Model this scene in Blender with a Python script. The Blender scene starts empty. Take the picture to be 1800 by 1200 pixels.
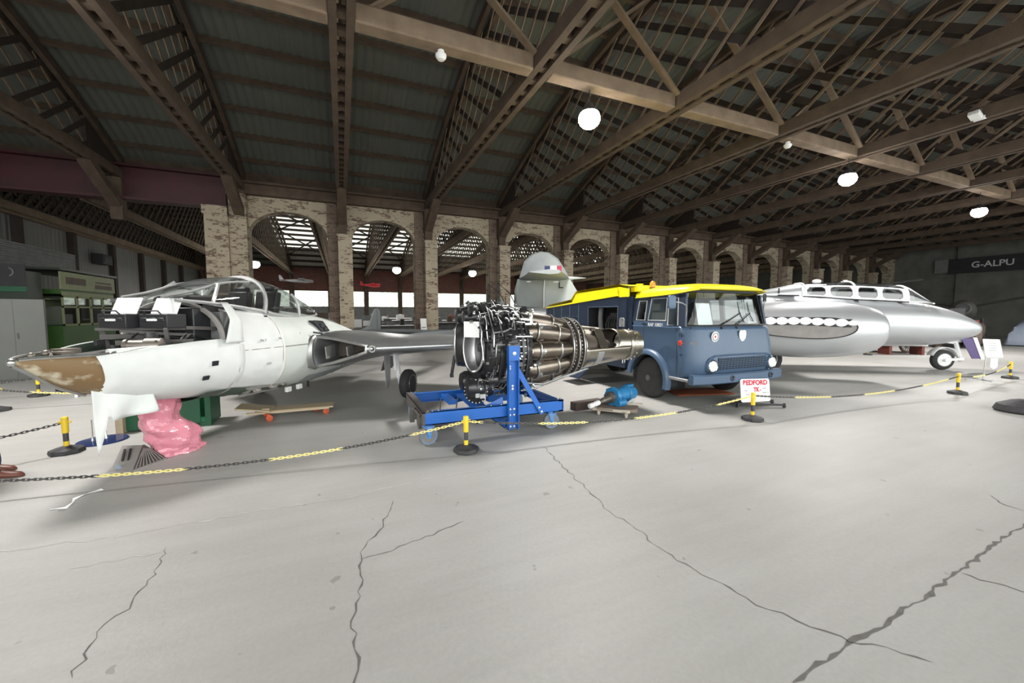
import bpy, bmesh, math, random
from math import sin, cos, pi, radians, sqrt, atan2, hypot
from mathutils import Vector as V, Matrix as MX

rnd = random.Random(11)
SC = bpy.context.scene
COL = SC.collection

# ------------------------------------------------------------------ materials
MATS = {}
def pm(name, c1, c2=None, sc=4.0, rough=.6, metal=0., bump=0., bsc=30., spec=.5, contrast=.5, detail=4., emit=None, es=0., coat=0., stretch=None, rough2=None, mid=.5):
    """principled material; the colour wanders between c1 and c2 with a noise"""
    m = bpy.data.materials.new(name); m.use_nodes = True
    nt = m.node_tree; N = nt.nodes; L = nt.links
    b = N['Principled BSDF']
    b.inputs['Roughness'].default_value = rough
    b.inputs['Metallic'].default_value = metal
    b.inputs['Specular IOR Level'].default_value = spec
    b.inputs['Coat Weight'].default_value = coat
    b.inputs['Base Color'].default_value = (*c1, 1)
    if c2 is None: c2 = tuple(x * .82 for x in c1)
    tc = N.new('ShaderNodeTexCoord'); mp = N.new('ShaderNodeMapping')
    L.new(tc.outputs['Object'], mp.inputs['Vector'])
    if stretch: mp.inputs['Scale'].default_value = stretch
    nz = N.new('ShaderNodeTexNoise'); nz.inputs['Scale'].default_value = sc; nz.inputs['Detail'].default_value = detail
    L.new(mp.outputs[0], nz.inputs['Vector'])
    rp = N.new('ShaderNodeValToRGB')
    rp.color_ramp.elements[0].position = mid - contrast / 2; rp.color_ramp.elements[1].position = mid + contrast / 2
    rp.color_ramp.elements[0].color = (*c1, 1); rp.color_ramp.elements[1].color = (*c2, 1)
    L.new(nz.outputs[0], rp.inputs[0]); L.new(rp.outputs[0], b.inputs['Base Color'])
    if rough2 is not None:
        mr = N.new('ShaderNodeMapRange'); mr.inputs[3].default_value = rough; mr.inputs[4].default_value = rough2
        L.new(nz.outputs[0], mr.inputs[0]); L.new(mr.outputs[0], b.inputs['Roughness'])
    if bump:
        n2 = N.new('ShaderNodeTexNoise'); n2.inputs['Scale'].default_value = bsc; n2.inputs['Detail'].default_value = 3
        L.new(mp.outputs[0], n2.inputs['Vector'])
        bp = N.new('ShaderNodeBump'); bp.inputs['Strength'].default_value = bump; bp.inputs['Distance'].default_value = .02
        L.new(n2.outputs[0], bp.inputs['Height']); L.new(bp.outputs[0], b.inputs['Normal'])
    if emit:
        b.inputs['Emission Color'].default_value = (*emit, 1); b.inputs['Emission Strength'].default_value = es
    MATS[name] = m
    return m

def glass_mat(name, tint=(.9, .95, .95), refl=.12, mottle=0., mottle_col=(.6, .65, .55)):
    m = bpy.data.materials.new(name); m.use_nodes = True
    nt = m.node_tree; N = nt.nodes; L = nt.links
    for n in list(N): N.remove(n)
    out = N.new('ShaderNodeOutputMaterial'); tr = N.new('ShaderNodeBsdfTransparent'); gl = N.new('ShaderNodeBsdfGlossy')
    tr.inputs[0].default_value = (*tint, 1); gl.inputs['Roughness'].default_value = .03
    lw = N.new('ShaderNodeLayerWeight'); lw.inputs[0].default_value = .25
    ma = N.new('ShaderNodeMath'); ma.operation = 'MULTIPLY_ADD'; ma.inputs[1].default_value = .6; ma.inputs[2].default_value = refl
    mx = N.new('ShaderNodeMixShader'); L.new(lw.outputs['Fresnel'], ma.inputs[0]); L.new(ma.outputs[0], mx.inputs[0])
    L.new(tr.outputs[0], mx.inputs[1]); L.new(gl.outputs[0], mx.inputs[2])
    last = mx
    if mottle:
        tc = N.new('ShaderNodeTexCoord'); nz = N.new('ShaderNodeTexNoise'); nz.inputs['Scale'].default_value = 2.2; nz.inputs['Detail'].default_value = 6
        L.new(tc.outputs['Object'], nz.inputs['Vector'])
        rp = N.new('ShaderNodeValToRGB'); rp.color_ramp.elements[0].position = .52; rp.color_ramp.elements[1].position = .68
        rp.color_ramp.elements[1].color = (mottle, mottle, mottle, 1); L.new(nz.outputs[0], rp.inputs[0])
        df = N.new('ShaderNodeBsdfDiffuse'); df.inputs[0].default_value = (*mottle_col, 1)
        m2 = N.new('ShaderNodeMixShader'); L.new(rp.outputs[0], m2.inputs[0]); L.new(mx.outputs[0], m2.inputs[1]); L.new(df.outputs[0], m2.inputs[2])
        last = m2
    L.new(last.outputs[0], out.inputs[0])
    MATS[name] = m
    return m

def brick_mat(name, paint, brick, mortar, flake=.5):
    """brick wall with old paint that has flaked off in places"""
    m = bpy.data.materials.new(name); m.use_nodes = True
    nt = m.node_tree; N = nt.nodes; L = nt.links; b = N['Principled BSDF']
    b.inputs['Roughness'].default_value = .9
    tc = N.new('ShaderNodeTexCoord'); sp = N.new('ShaderNodeSeparateXYZ'); L.new(tc.outputs['Object'], sp.inputs[0])
    ad = N.new('ShaderNodeMath'); ad.operation = 'ADD'; L.new(sp.outputs[0], ad.inputs[0]); L.new(sp.outputs[1], ad.inputs[1])
    cb = N.new('ShaderNodeCombineXYZ'); L.new(ad.outputs[0], cb.inputs[0]); L.new(sp.outputs[2], cb.inputs[1])
    bt = N.new('ShaderNodeTexBrick'); L.new(cb.outputs[0], bt.inputs['Vector'])
    bt.inputs['Scale'].default_value = 1.; bt.inputs['Brick Width'].default_value = .235; bt.inputs['Row Height'].default_value = .078
    bt.inputs['Mortar Size'].default_value = .008
    bt.inputs['Color1'].default_value = (*brick, 1); bt.inputs['Color2'].default_value = tuple([x * .55 for x in brick] + [1]); bt.inputs['Mortar'].default_value = (*mortar, 1)
    nz = N.new('ShaderNodeTexNoise'); nz.inputs['Scale'].default_value = 1.; nz.inputs['Detail'].default_value = 7; nz.inputs['Roughness'].default_value = .72
    mp = N.new('ShaderNodeMapping'); mp.inputs['Scale'].default_value = (1.7, 1.7, 5.2); L.new(tc.outputs['Object'], mp.inputs[0]); L.new(mp.outputs[0], nz.inputs['Vector'])
    n2 = N.new('ShaderNodeTexNoise'); n2.inputs['Scale'].default_value = 7.; n2.inputs['Detail'].default_value = 4
    mp2 = N.new('ShaderNodeMapping'); mp2.inputs['Scale'].default_value = (1, 1, 2.6); L.new(tc.outputs['Object'], mp2.inputs[0]); L.new(mp2.outputs[0], n2.inputs['Vector'])
    a2 = N.new('ShaderNodeMath'); a2.operation = 'MULTIPLY_ADD'; a2.inputs[1].default_value = .55; L.new(n2.outputs[0], a2.inputs[0]); L.new(nz.outputs[0], a2.inputs[2])
    rp = N.new('ShaderNodeValToRGB'); rp.color_ramp.elements[0].position = .78 + flake * .08 - .04; rp.color_ramp.elements[1].position = .80 + flake * .08
    L.new(a2.outputs[0], rp.inputs[0])
    pn = N.new('ShaderNodeTexNoise'); pn.inputs['Scale'].default_value = .9; pn.inputs['Detail'].default_value = 3; L.new(tc.outputs['Object'], pn.inputs['Vector'])
    pr = N.new('ShaderNodeMixRGB'); pr.inputs[1].default_value = (*paint, 1); pr.inputs[2].default_value = tuple([x * .72 for x in paint] + [1]); L.new(pn.outputs[0], pr.inputs[0])
    mx = N.new('ShaderNodeMixRGB'); L.new(rp.outputs[0], mx.inputs[0]); L.new(pr.outputs[0], mx.inputs[1]); L.new(bt.outputs[0], mx.inputs[2])
    L.new(mx.outputs[0], b.inputs['Base Color'])
    bp = N.new('ShaderNodeBump'); bp.inputs['Strength'].default_value = .5; bp.inputs['Distance'].default_value = .01
    iv = N.new('ShaderNodeMath'); iv.operation = 'SUBTRACT'; iv.inputs[0].default_value = 1; L.new(bt.outputs['Fac'], iv.inputs[1])
    L.new(iv.outputs[0], bp.inputs['Height']); L.new(bp.outputs[0], b.inputs['Normal'])
    MATS[name] = m
    return m

def sheet_mat(name, c1, c2, period=.15, transl=0., axis='X', bump=.6):
    """corrugated roofing sheet: ridges by bump, optional translucency (old GRP/asbestos roof lights)"""
    m = bpy.data.materials.new(name); m.use_nodes = True
    nt = m.node_tree; N = nt.nodes; L = nt.links; b = N['Principled BSDF']; b.inputs['Roughness'].default_value = .75
    tc = N.new('ShaderNodeTexCoord'); wv = N.new('ShaderNodeTexWave'); wv.bands_direction = axis; wv.wave_profile = 'SIN'
    wv.inputs['Scale'].default_value = (2 * pi / period) / 20.0 ; wv.inputs['Distortion'].default_value = 0
    L.new(tc.outputs['Object'], wv.inputs['Vector'])
    nz = N.new('ShaderNodeTexNoise'); nz.inputs['Scale'].default_value = .8; nz.inputs['Detail'].default_value = 5; L.new(tc.outputs['Object'], nz.inputs['Vector'])
    mx = N.new('ShaderNodeMixRGB'); mx.inputs[1].default_value = (*c1, 1); mx.inputs[2].default_value = (*c2, 1); L.new(nz.outputs[0], mx.inputs[0])
    L.new(mx.outputs[0], b.inputs['Base Color'])
    bp = N.new('ShaderNodeBump'); bp.inputs['Strength'].default_value = bump; bp.inputs['Distance'].default_value = .05
    L.new(wv.outputs[0], bp.inputs['Height']); L.new(bp.outputs[0], b.inputs['Normal'])
    if transl:
        out = N['Material Output']; tl = N.new('ShaderNodeBsdfTranslucent'); tl.inputs[0].default_value = (.9, .88, .82, 1)
        ms = N.new('ShaderNodeMixShader'); ms.inputs[0].default_value = transl
        L.new(b.outputs[0], ms.inputs[1]); L.new(tl.outputs[0], ms.inputs[2]); L.new(ms.outputs[0], out.inputs[0])
    MATS[name] = m
    return m

# ------------------------------------------------------------------ mesh building
class B:
    def __init__(s): s.bm = bmesh.new(); s.mi = 0
    def f(s, vs):
        try:
            fc = s.bm.faces.new(vs); fc.material_index = s.mi; return fc
        except ValueError: return None
    def v(s, p): return s.bm.verts.new(p)
    def hexa(s, p):
        q = [s.v(x) for x in p]
        for i in ((0, 3, 2, 1), (4, 5, 6, 7), (0, 1, 5, 4), (1, 2, 6, 5), (2, 3, 7, 6), (3, 0, 4, 7)): s.f([q[j] for j in i])
        return s
    def box(s, c, d, rot=None):
        c = V(c); hx, hy, hz = d[0] / 2, d[1] / 2, d[2] / 2
        pts = [V((x, y, z)) for z in (-hz, hz) for x, y in ((-hx, -hy), (hx, -hy), (hx, hy), (-hx, hy))]
        if rot is not None: pts = [rot @ p for p in pts]
        return s.hexa([p + c for p in pts])
    def mm(s, a, b):
        return s.box([(a[i] + b[i]) / 2 for i in range(3)], [abs(b[i] - a[i]) for i in range(3)])
    def beam(s, p0, p1, w, h, up=(0, 0, 1)):
        """rectangular bar from p0 to p1; w sideways, h along up"""
        p0, p1 = V(p0), V(p1); d = (p1 - p0).normalized(); u = V(up)
        x = d.cross(u)
        if x.length < 1e-5: u = V((1, 0, 0)); x = d.cross(u)
        x.normalize(); u = x.cross(d).normalized()
        a, b = x * w / 2, u * h / 2
        return s.hexa([p0 - a - b, p0 + a - b, p1 + a - b, p1 - a - b, p0 - a + b, p0 + a + b, p1 + a + b, p1 - a + b])
    def rings(s, rr, closed=True, cap0=True, cap1=True, loop=False):
        q = [[s.v(p) for p in r] for r in rr]
        n = len(q[0])
        m = len(q)
        for i in range(m if loop else m - 1):
            a, b = q[i], q[(i + 1) % m]
            for j in range(n if closed else n - 1):
                k = (j + 1) % n
                s.f([a[j], a[k], b[k], b[j]])
        if not loop and closed:
            if cap0: s.f(list(reversed(q[0])))
            if cap1: s.f(q[-1])
        return s
    @staticmethod
    def frame(d):
        d = V(d).normalized(); u = V((0, 0, 1)) if abs(d.z) < .9 else V((1, 0, 0))
        x = d.cross(u).normalized(); return x, x.cross(d).normalized()
    def lathe(s, o, d, prof, n=24, cap0=True, cap1=True, a0=0, a1=2 * pi):
        o = V(o); d = V(d).normalized(); x, y = s.frame(d)
        full = abs(a1 - a0 - 2 * pi) < 1e-6
        k = n if full else n + 1
        rr = [[o + d * t + (x * cos(a0 + (a1 - a0) * j / n) + y * sin(a0 + (a1 - a0) * j / n)) * max(r, 1e-4) for j in range(k)] for t, r in prof]
        return s.rings(rr, full, cap0, cap1)
    def cyl(s, p0, p1, r, r2=None, n=14):
        p0, p1 = V(p0), V(p1); d = p1 - p0
        return s.lathe(p0, d, [(0, r), (d.length, r if r2 is None else r2)], n)
    def tube(s, pts, r, n=8, closed=False):
        pts = [V(p) for p in pts]; m = len(pts); rr = []; x = None
        for i, p in enumerate(pts):
            if closed: d = pts[(i + 1) % m] - pts[i - 1]
            else: d = pts[min(i + 1, m - 1)] - pts[max(i - 1, 0)]
            d.normalize()
            if x is None: x, y = s.frame(d)
            else:
                x = (x - d * x.dot(d)); x.normalize(); y = x.cross(d)
            ri = r[i] if isinstance(r, (list, tuple)) else r
            rr.append([p + (x * cos(2 * pi * j / n) + y * sin(2 * pi * j / n)) * ri for j in range(n)])
        return s.rings(rr, True, True, True, loop=closed)
    def prism(s, poly, ext):
        e = V(ext); a = [s.v(p) for p in poly]; b = [s.v(V(p) + e) for p in poly]; n = len(a)
        s.f(list(reversed(a))); s.f(b)
        for i in range(n): s.f([a[i], a[(i + 1) % n], b[(i + 1) % n], b[i]])
        return s
    def grid(s, fn, nu, nv):
        q = [[s.v(fn(i / nu, j / nv)) for j in range(nv + 1)] for i in range(nu + 1)]
        for i in range(nu):
            for j in range(nv): s.f([q[i][j], q[i + 1][j], q[i + 1][j + 1], q[i][j + 1]])
        return s
    def ball(s, c, r, sx=1, sy=1, sz=1, n=14, m=9):
        c = V(c); rr = []
        for i in range(m + 1):
            th = pi * i / m; rr.append([c + V((r * sx * sin(th) * cos(2 * pi * j / n) , r * sy * sin(th) * sin(2 * pi * j / n), -r * sz * cos(th))) if 0 < i < m else c + V((1e-4 * cos(2 * pi * j / n), 1e-4 * sin(2 * pi * j / n), -r * sz * cos(th))) for j in range(n)])
        return s.rings(rr)
    def torus(s, c, d, R, r, n=28, m=8, a0=0, a1=2 * pi):
        c = V(c); x, y = s.frame(d)
        full = abs(a1 - a0 - 2 * pi) < 1e-6
        k = n if full else n + 1
        return s.tube([c + (x * cos(a0 + (a1 - a0) * i / n) + y * sin(a0 + (a1 - a0) * i / n)) * R for i in range(k)], r, m, closed=full)
    def merge(s, d=1e-4): bmesh.ops.remove_doubles(s.bm, verts=s.bm.verts, dist=d); return s

def obj(name, b, m, parent=None, ang=35, loc=None, bevel=0, solid=0, subs=0):
    bmesh.ops.recalc_face_normals(b.bm, faces=b.bm.faces)
    me = bpy.data.meshes.new(name); b.bm.to_mesh(me); b.bm.free()
    ms = m if isinstance(m, (list, tuple)) else [m]
    for k in ms: me.materials.append(MATS[k] if isinstance(k, str) else k)
    if ang:
        me.shade_smooth(); me.set_sharp_from_angle(angle=radians(ang))
    o = bpy.data.objects.new(name, me); COL.objects.link(o)
    if parent: o.parent = parent
    if loc is not None: o.location = loc
    if solid:
        md = o.modifiers.new('thickness', 'SOLIDIFY'); md.thickness = solid; md.offset = 0
    if bevel:
        md = o.modifiers.new('soft_edges', 'BEVEL'); md.width = bevel; md.segments = 2; md.limit_method = 'ANGLE'; md.angle_limit = radians(40)
    if subs:
        md = o.modifiers.new('smooth', 'SUBSURF'); md.levels = subs; md.render_levels = subs
    return o

def tag(o, label=None, cat=None, group=None, kind=None):
    if label: o['label'] = label
    if cat: o['category'] = cat
    if group: o['group'] = group
    if kind: o['kind'] = kind
    return o
def thing(name, label, cat, loc=(0, 0, 0), rz=0, group=None):
    o = bpy.data.objects.new(name, None); COL.objects.link(o); o.empty_display_size = .2
    o.location = loc; o.rotation_euler = (0, 0, rz)
    return tag(o, label, cat, group)
def struct(name, b, m, parent=None, label=None, **k):
    o = obj(name, b, m, parent, **k)
    if not parent: o['kind'] = 'structure'
    if label: o['label'] = label
    return o
def copy_tree(o, parent=None):
    c = o.copy(); COL.objects.link(c)
    if parent: c.parent = parent
    for ch in list(o.children): copy_tree(ch, c)
    return c
def lettering(txt, size, m, parent, mtx, name='lettering', depth=.002, bold=0., sx=1., align='CENTER'):
    cu = bpy.data.curves.new('lettering_curve', 'FONT'); cu.body = txt; cu.size = size; cu.extrude = depth; cu.offset = bold
    cu.align_x = align; cu.align_y = 'CENTER'
    t = bpy.data.objects.new('lettering_curve', cu); COL.objects.link(t)
    bpy.context.view_layer.update()
    me = bpy.data.meshes.new_from_object(t.evaluated_get(bpy.context.evaluated_depsgraph_get()))
    COL.objects.unlink(t); bpy.data.objects.remove(t)
    me.transform(mtx @ MX.Diagonal((sx, 1, 1, 1))); me.materials.clear(); me.materials.append(MATS[m])
    o = bpy.data.objects.new(name, me); COL.objects.link(o)
    if parent: o.parent = parent
    return o
def basis(o, x, y):
    """matrix whose local X,Y run along x,y at origin o (for text and badges)"""
    x = V(x).normalized(); y = V(y); y = (y - x * y.dot(x)).normalized(); z = x.cross(y)
    return MX.Translation(V(o)) @ MX((x, y, z)).transposed().to_4x4()
def sup(n, hw, zt, zb, zm=None, e=2.2, x=0., cy=0.):
    """fuselage ring in the YZ plane at station x"""
    zm = (zt + zb) / 2 if zm is None else zm
    out = []
    for j in range(n):
        a = 2 * pi * j / n; ca, sa = cos(a), sin(a)
        yy = hw * math.copysign(abs(ca) ** (2 / e), ca)
        h = (zt - zm) if sa >= 0 else (zm - zb)
        out.append(V((x, cy + yy, zm + h * math.copysign(abs(sa) ** (2 / e), sa))))
    return out
def lerp(a, b, t): return a + (b - a) * t
def interp(tab, x):
    """piecewise smooth interpolation of a table of rows (x, v1, v2, ...)"""
    if x <= tab[0][0]: return tab[0][1:]
    for i in range(len(tab) - 1):
        if x <= tab[i + 1][0]:
            x0, x1 = tab[i][0], tab[i + 1][0]; t = (x - x0) / (x1 - x0)
            p1, p2 = tab[i], tab[i + 1]; p0 = tab[max(i - 1, 0)]; p3 = tab[min(i + 2, len(tab) - 1)]
            r = []
            for k in range(1, len(p1)):
                m1 = (p2[k] - p0[k]) / max(p2[0] - p0[0], 1e-6) * (x1 - x0); m2 = (p3[k] - p1[k]) / max(p3[0] - p1[0], 1e-6) * (x1 - x0)
                r.append((2 * t**3 - 3 * t**2 + 1) * p1[k] + (t**3 - 2 * t**2 + t) * m1 + (-2 * t**3 + 3 * t**2) * p2[k] + (t**3 - t**2) * m2)
            return r
    return tab[-1][1:]

# palette
pm('timber', (.105, .072, .048), (.06, .04, .028), sc=3, rough=.85, bump=.3, stretch=(1, 1, 1))
pm('timber_light', (.24, .175, .12), (.15, .105, .07), sc=3, rough=.85, bump=.3)
pm('timber_dark', (.05, .036, .03), (.03, .022, .018), sc=3, rough=.9)
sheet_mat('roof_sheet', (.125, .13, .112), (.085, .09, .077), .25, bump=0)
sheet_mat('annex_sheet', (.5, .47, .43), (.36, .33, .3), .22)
sheet_mat('roof_light_sheet', (.7, .7, .66), (.6, .6, .55), .28, transl=.8, bump=0)
sheet_mat('wall_sheet', (.2, .2, .19), (.15, .15, .145), .3, axis='Y')
brick_mat('painted_brick', (.45, .38, .28), (.17, .105, .075), (.24, .2, .165), .75)
brick_mat('bare_brick', (.19, .14, .105), (.12, .075, .055), (.18, .15, .125), .5)
brick_mat('red_brick', (.20, .075, .06), (.17, .07, .055), (.22, .17, .15), .2)
pm('grey_render', (.17, .17, .15), (.10, .10, .09), sc=1.2, rough=.9, detail=6)
pm('red_steel', (.06, .009, .014), (.036, .006, .009), sc=2, rough=.55)
pm('grey_steel', (.28, .28, .28), (.18, .18, .18), sc=8, rough=.45, metal=.6)
pm('dark_steel', (.07, .07, .075), (.04, .04, .045), sc=8, rough=.5, metal=.4)
pm('white_lamp', (.9, .9, .9), emit=(1, .98, .95), es=60)
pm('white_lamp_far', (.9, .9, .9), emit=(1, .98, .95), es=18)
pm('white_plastic', (.85, .85, .84), (.75, .75, .74), rough=.4)
pm('paper', (.74, .75, .74), (.66, .67, .66), sc=5, rough=.85, bump=.12, bsc=5)
pm('white_card', (.88, .88, .88), (.84, .84, .84), rough=.7)
pm('primer', (.66, .69, .66), (.58, .61, .58), sc=2.5, rough=.5, detail=6)
pm('tape', (.82, .8, .74), (.75, .73, .67), rough=.6)
pm('aluminium', (.50, .51, .52), (.36, .37, .38), sc=3, rough=.34, metal=.85, detail=6)
pm('bare_metal', (.62, .62, .61), (.45, .45, .44), sc=10, rough=.3, metal=.9)
pm('silver_paint', (.60, .61, .63), (.54, .55, .57), sc=1.5, rough=.36, metal=.55)
pm('silver_dull', (.46, .46, .46), (.36, .36, .36), sc=5, rough=.45, metal=.5)
pm('fin_grey', (.20, .22, .225), (.16, .175, .18), sc=2, rough=.5)
pm('fin_pale', (.38, .41, .42), (.33, .36, .37), sc=2, rough=.5)
pm('boom_grey', (.11, .12, .125), (.08, .09, .095), sc=2, rough=.55)
pm('corroded', (.19, .115, .05), (.50, .44, .33), sc=5.5, rough=.6, contrast=.12, detail=9, mid=.60, stretch=(1, 1, 1.6))
pm('chromate', (.10, .14, .105), (.07, .10, .075), sc=5, rough=.6)
pm('black_paint', (.018, .018, .02), (.03, .03, .033), sc=6, rough=.4)
pm('soot', (.05, .048, .047), (.025, .024, .024), sc=6, rough=.7)
pm('engine_black', (.012, .012, .013), (.03, .03, .032), sc=9, rough=.28, spec=.6)
pm('engine_grey', (.12, .12, .125), (.05, .05, .052), sc=11, rough=.32, metal=.7)
pm('combustor', (.30, .26, .22), (.16, .13, .105), sc=4, rough=.3, metal=.92, detail=7)
pm('jetpipe', (.42, .39, .34), (.28, .25, .21), sc=3.5, rough=.27, metal=.92, detail=8, stretch=(.6, 1.8, 1.8))
pm('burnt', (.13, .105, .09), (.08, .062, .052), sc=4, rough=.5, metal=.5)
pm('mirror_metal', (.72, .72, .73), (.55, .55, .56), sc=4, rough=.34, metal=.9)
pm('rim_grey', (.10, .10, .11), (.075, .075, .08), rough=.45)
pm('chrome', (.8, .8, .8), (.75, .75, .75), rough=.08, metal=1.)
pm('stand_blue', (.018, .135, .50), (.014, .11, .43), sc=5, rough=.33)
pm('caster_blue', (.10, .26, .55), (.08, .22, .48), sc=5, rough=.5)
pm('rubber', (.022, .022, .023), (.032, .031, .03), sc=10, rough=.75)
pm('rubber_grey', (.2, .19, .18), (.16, .15, .145), sc=10, rough=.75)
pm('truck_blue', (.074, .122, .200), (.064, .106, .178), sc=2, rough=.38, spec=.5)
pm('truck_navy', (.022, .034, .062), (.017, .027, .05), sc=2, rough=.42)
pm('truck_black', (.012, .013, .016), (.018, .019, .022), sc=3, rough=.6)
pm('truck_yellow', (.83, .70, .008), (.78, .65, .006), sc=2, rough=.4)
pm('lens_orange', (.9, .22, .02), (.8, .18, .02), rough=.15, emit=(1, .25, .03), es=.15)
pm('lens_red', (.65, .06, .03), (.55, .05, .03), rough=.15)
pm('sign_red', (.62, .01, .05), (.58, .01, .05), rough=.6)
pm('flag_blue', (.012, .012, .10), rough=.6)
pm('flag_red', (.35, .02, .06), rough=.6)
pm('ink', (.02, .02, .022), rough=.7)
pm('grey_ink', (.3, .3, .31), rough=.7)
pm('wheel_white', (.86, .86, .87), (.8, .8, .81), rough=.4)
pm('wheel_purple', (.10, .06, .20), (.07, .04, .15), rough=.5)
pm('post_yellow', (.85, .60, .03), (.80, .54, .02), sc=8, rough=.45)
pm('chain_yellow', (.82, .70, .22), (.80, .72, .35), sc=6, rough=.45)
pm('chain_black', (.045, .043, .042), (.07, .066, .062), sc=8, rough=.5)
pm('base_rubber', (.05, .048, .052), (.028, .027, .03), sc=16, rough=.65, bump=.3, bsc=25)
pm('plywood', (.55, .44, .30), (.46, .36, .24), sc=4, rough=.7, stretch=(.6, 5, 5))
pm('old_plank', (.26, .20, .16), (.17, .13, .10), sc=5, rough=.8, stretch=(.7, 5, 5))
pm('pale_wood', (.58, .52, .44), (.48, .42, .35), sc=5, rough=.75, stretch=(.7, 5, 5))
pm('brown_box', (.075, .05, .042), (.05, .033, .028), sc=5, rough=.65)
pm('caster_red', (.62, .10, .035), (.55, .085, .03), rough=.5)
pm('pump_blue', (.03, .22, .46), (.02, .16, .36), sc=8, rough=.42)
pm('dull_metal', (.24, .21, .18), (.15, .13, .115), sc=9, rough=.45, metal=.7)
pm('crate_green', (.010, .10, .042), (.008, .075, .033), sc=3, rough=.5)
pm('orange_mat', (.32, .075, .02), (.24, .055, .016), sc=5, rough=.85)
pm('pink_film', (.72, .27, .34), (.62, .21, .28), sc=3, rough=.24, spec=.8, bump=.5, bsc=9)
pm('blue_gloss', (.02, .035, .12), (.016, .03, .1), rough=.12)
pm('plate_grey', (.27, .25, .235), (.20, .185, .175), sc=6, rough=.6)
pm('plate_dark', (.10, .09, .085), (.07, .063, .06), sc=10, rough=.6)
pm('shoe_brown', (.17, .055, .035), (.12, .04, .028), sc=6, rough=.45)
pm('jeans', (.03, .055, .15), (.02, .04, .12), sc=14, rough=.9)
pm('cabinet_grey', (.115, .12, .11), (.10, .104, .095), sc=2, rough=.5)
pm('kiosk_green', (.045, .12, .02), (.03, .085, .015), sc=2, rough=.5)
pm('kiosk_lime', (.26, .29, .14), (.21, .23, .12), sc=3, rough=.6)
pm('kiosk_dark', (.015, .022, .016), (.02, .03, .02), sc=3, rough=.5)
pm('table_navy', (.014, .016, .024), (.01, .012, .018), sc=3, rough=.6)
pm('red_toy', (.70, .015, .03), (.6, .012, .025), rough=.4)
pm('museum_grey', (.22, .22, .22), (.15, .15, .15), sc=3, rough=.7)
pm('museum_white', (.72, .72, .72), (.6, .6, .6), sc=3, rough=.6)
pm('museum_brown', (.13, .095, .075), (.085, .06, .048), sc=3, rough=.7)
pm('museum_black', (.02, .02, .022), (.03, .03, .033), sc=3, rough=.6)
pm('tractor_red', (.16, .035, .025), (.11, .026, .02), sc=3, rough=.6)
pm('camo_grey', (.10, .098, .088), (.06, .057, .05), sc=1.5, rough=.6)
pm('tarp_blue', (.30, .34, .42), (.24, .28, .36), sc=3, rough=.6)
pm('crack_dark', (.16, .15, .14), (.10, .095, .09), sc=20, rough=.95)
pm('crack_pale', (.50, .48, .45), (.44, .42, .4), sc=20, rough=.95)
pm('foliage', (.10, .2, .05), (.3, .4, .15), sc=2.5, rough=.9)
glass_mat('canopy_glass', (.80, .82, .82), .10)
glass_mat('cab_glass', (.82, .88, .88), .07)
glass_mat('window_glass', (.97, 1, .95), .02, mottle=.3, mottle_col=(.55, .6, .42))  # green mottle painted into the panes for foliage outside, plus slight dirt
glass_mat('dark_glass', (.45, .47, .48), .12)
# ------------------------------------------------------------------ camera, world
H = 1.65
cam_d = bpy.data.cameras.new('camera'); cam = bpy.data.objects.new('camera', cam_d); COL.objects.link(cam)
cam_d.sensor_width = 36; cam_d.lens = 36 * 697 / 1800; cam_d.clip_end = 300
cam.location = (0, 0, H); cam.rotation_euler = (radians(90 - 4.02), 0, radians(-23.2))
SC.camera = cam
SC.view_settings.view_transform = 'Standard'; SC.view_settings.look = 'None'
SC.view_settings.gamma = 1; SC.view_settings.use_curve_mapping = False
SC.view_settings.exposure = EXPOSURE = 0.0
w = bpy.data.worlds.new('sky'); SC.world = w; w.use_nodes = True
bg = w.node_tree.nodes['Background']; bg.inputs[0].default_value = (.95, 1., .93, 1); bg.inputs[1].default_value = 2.1

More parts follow.
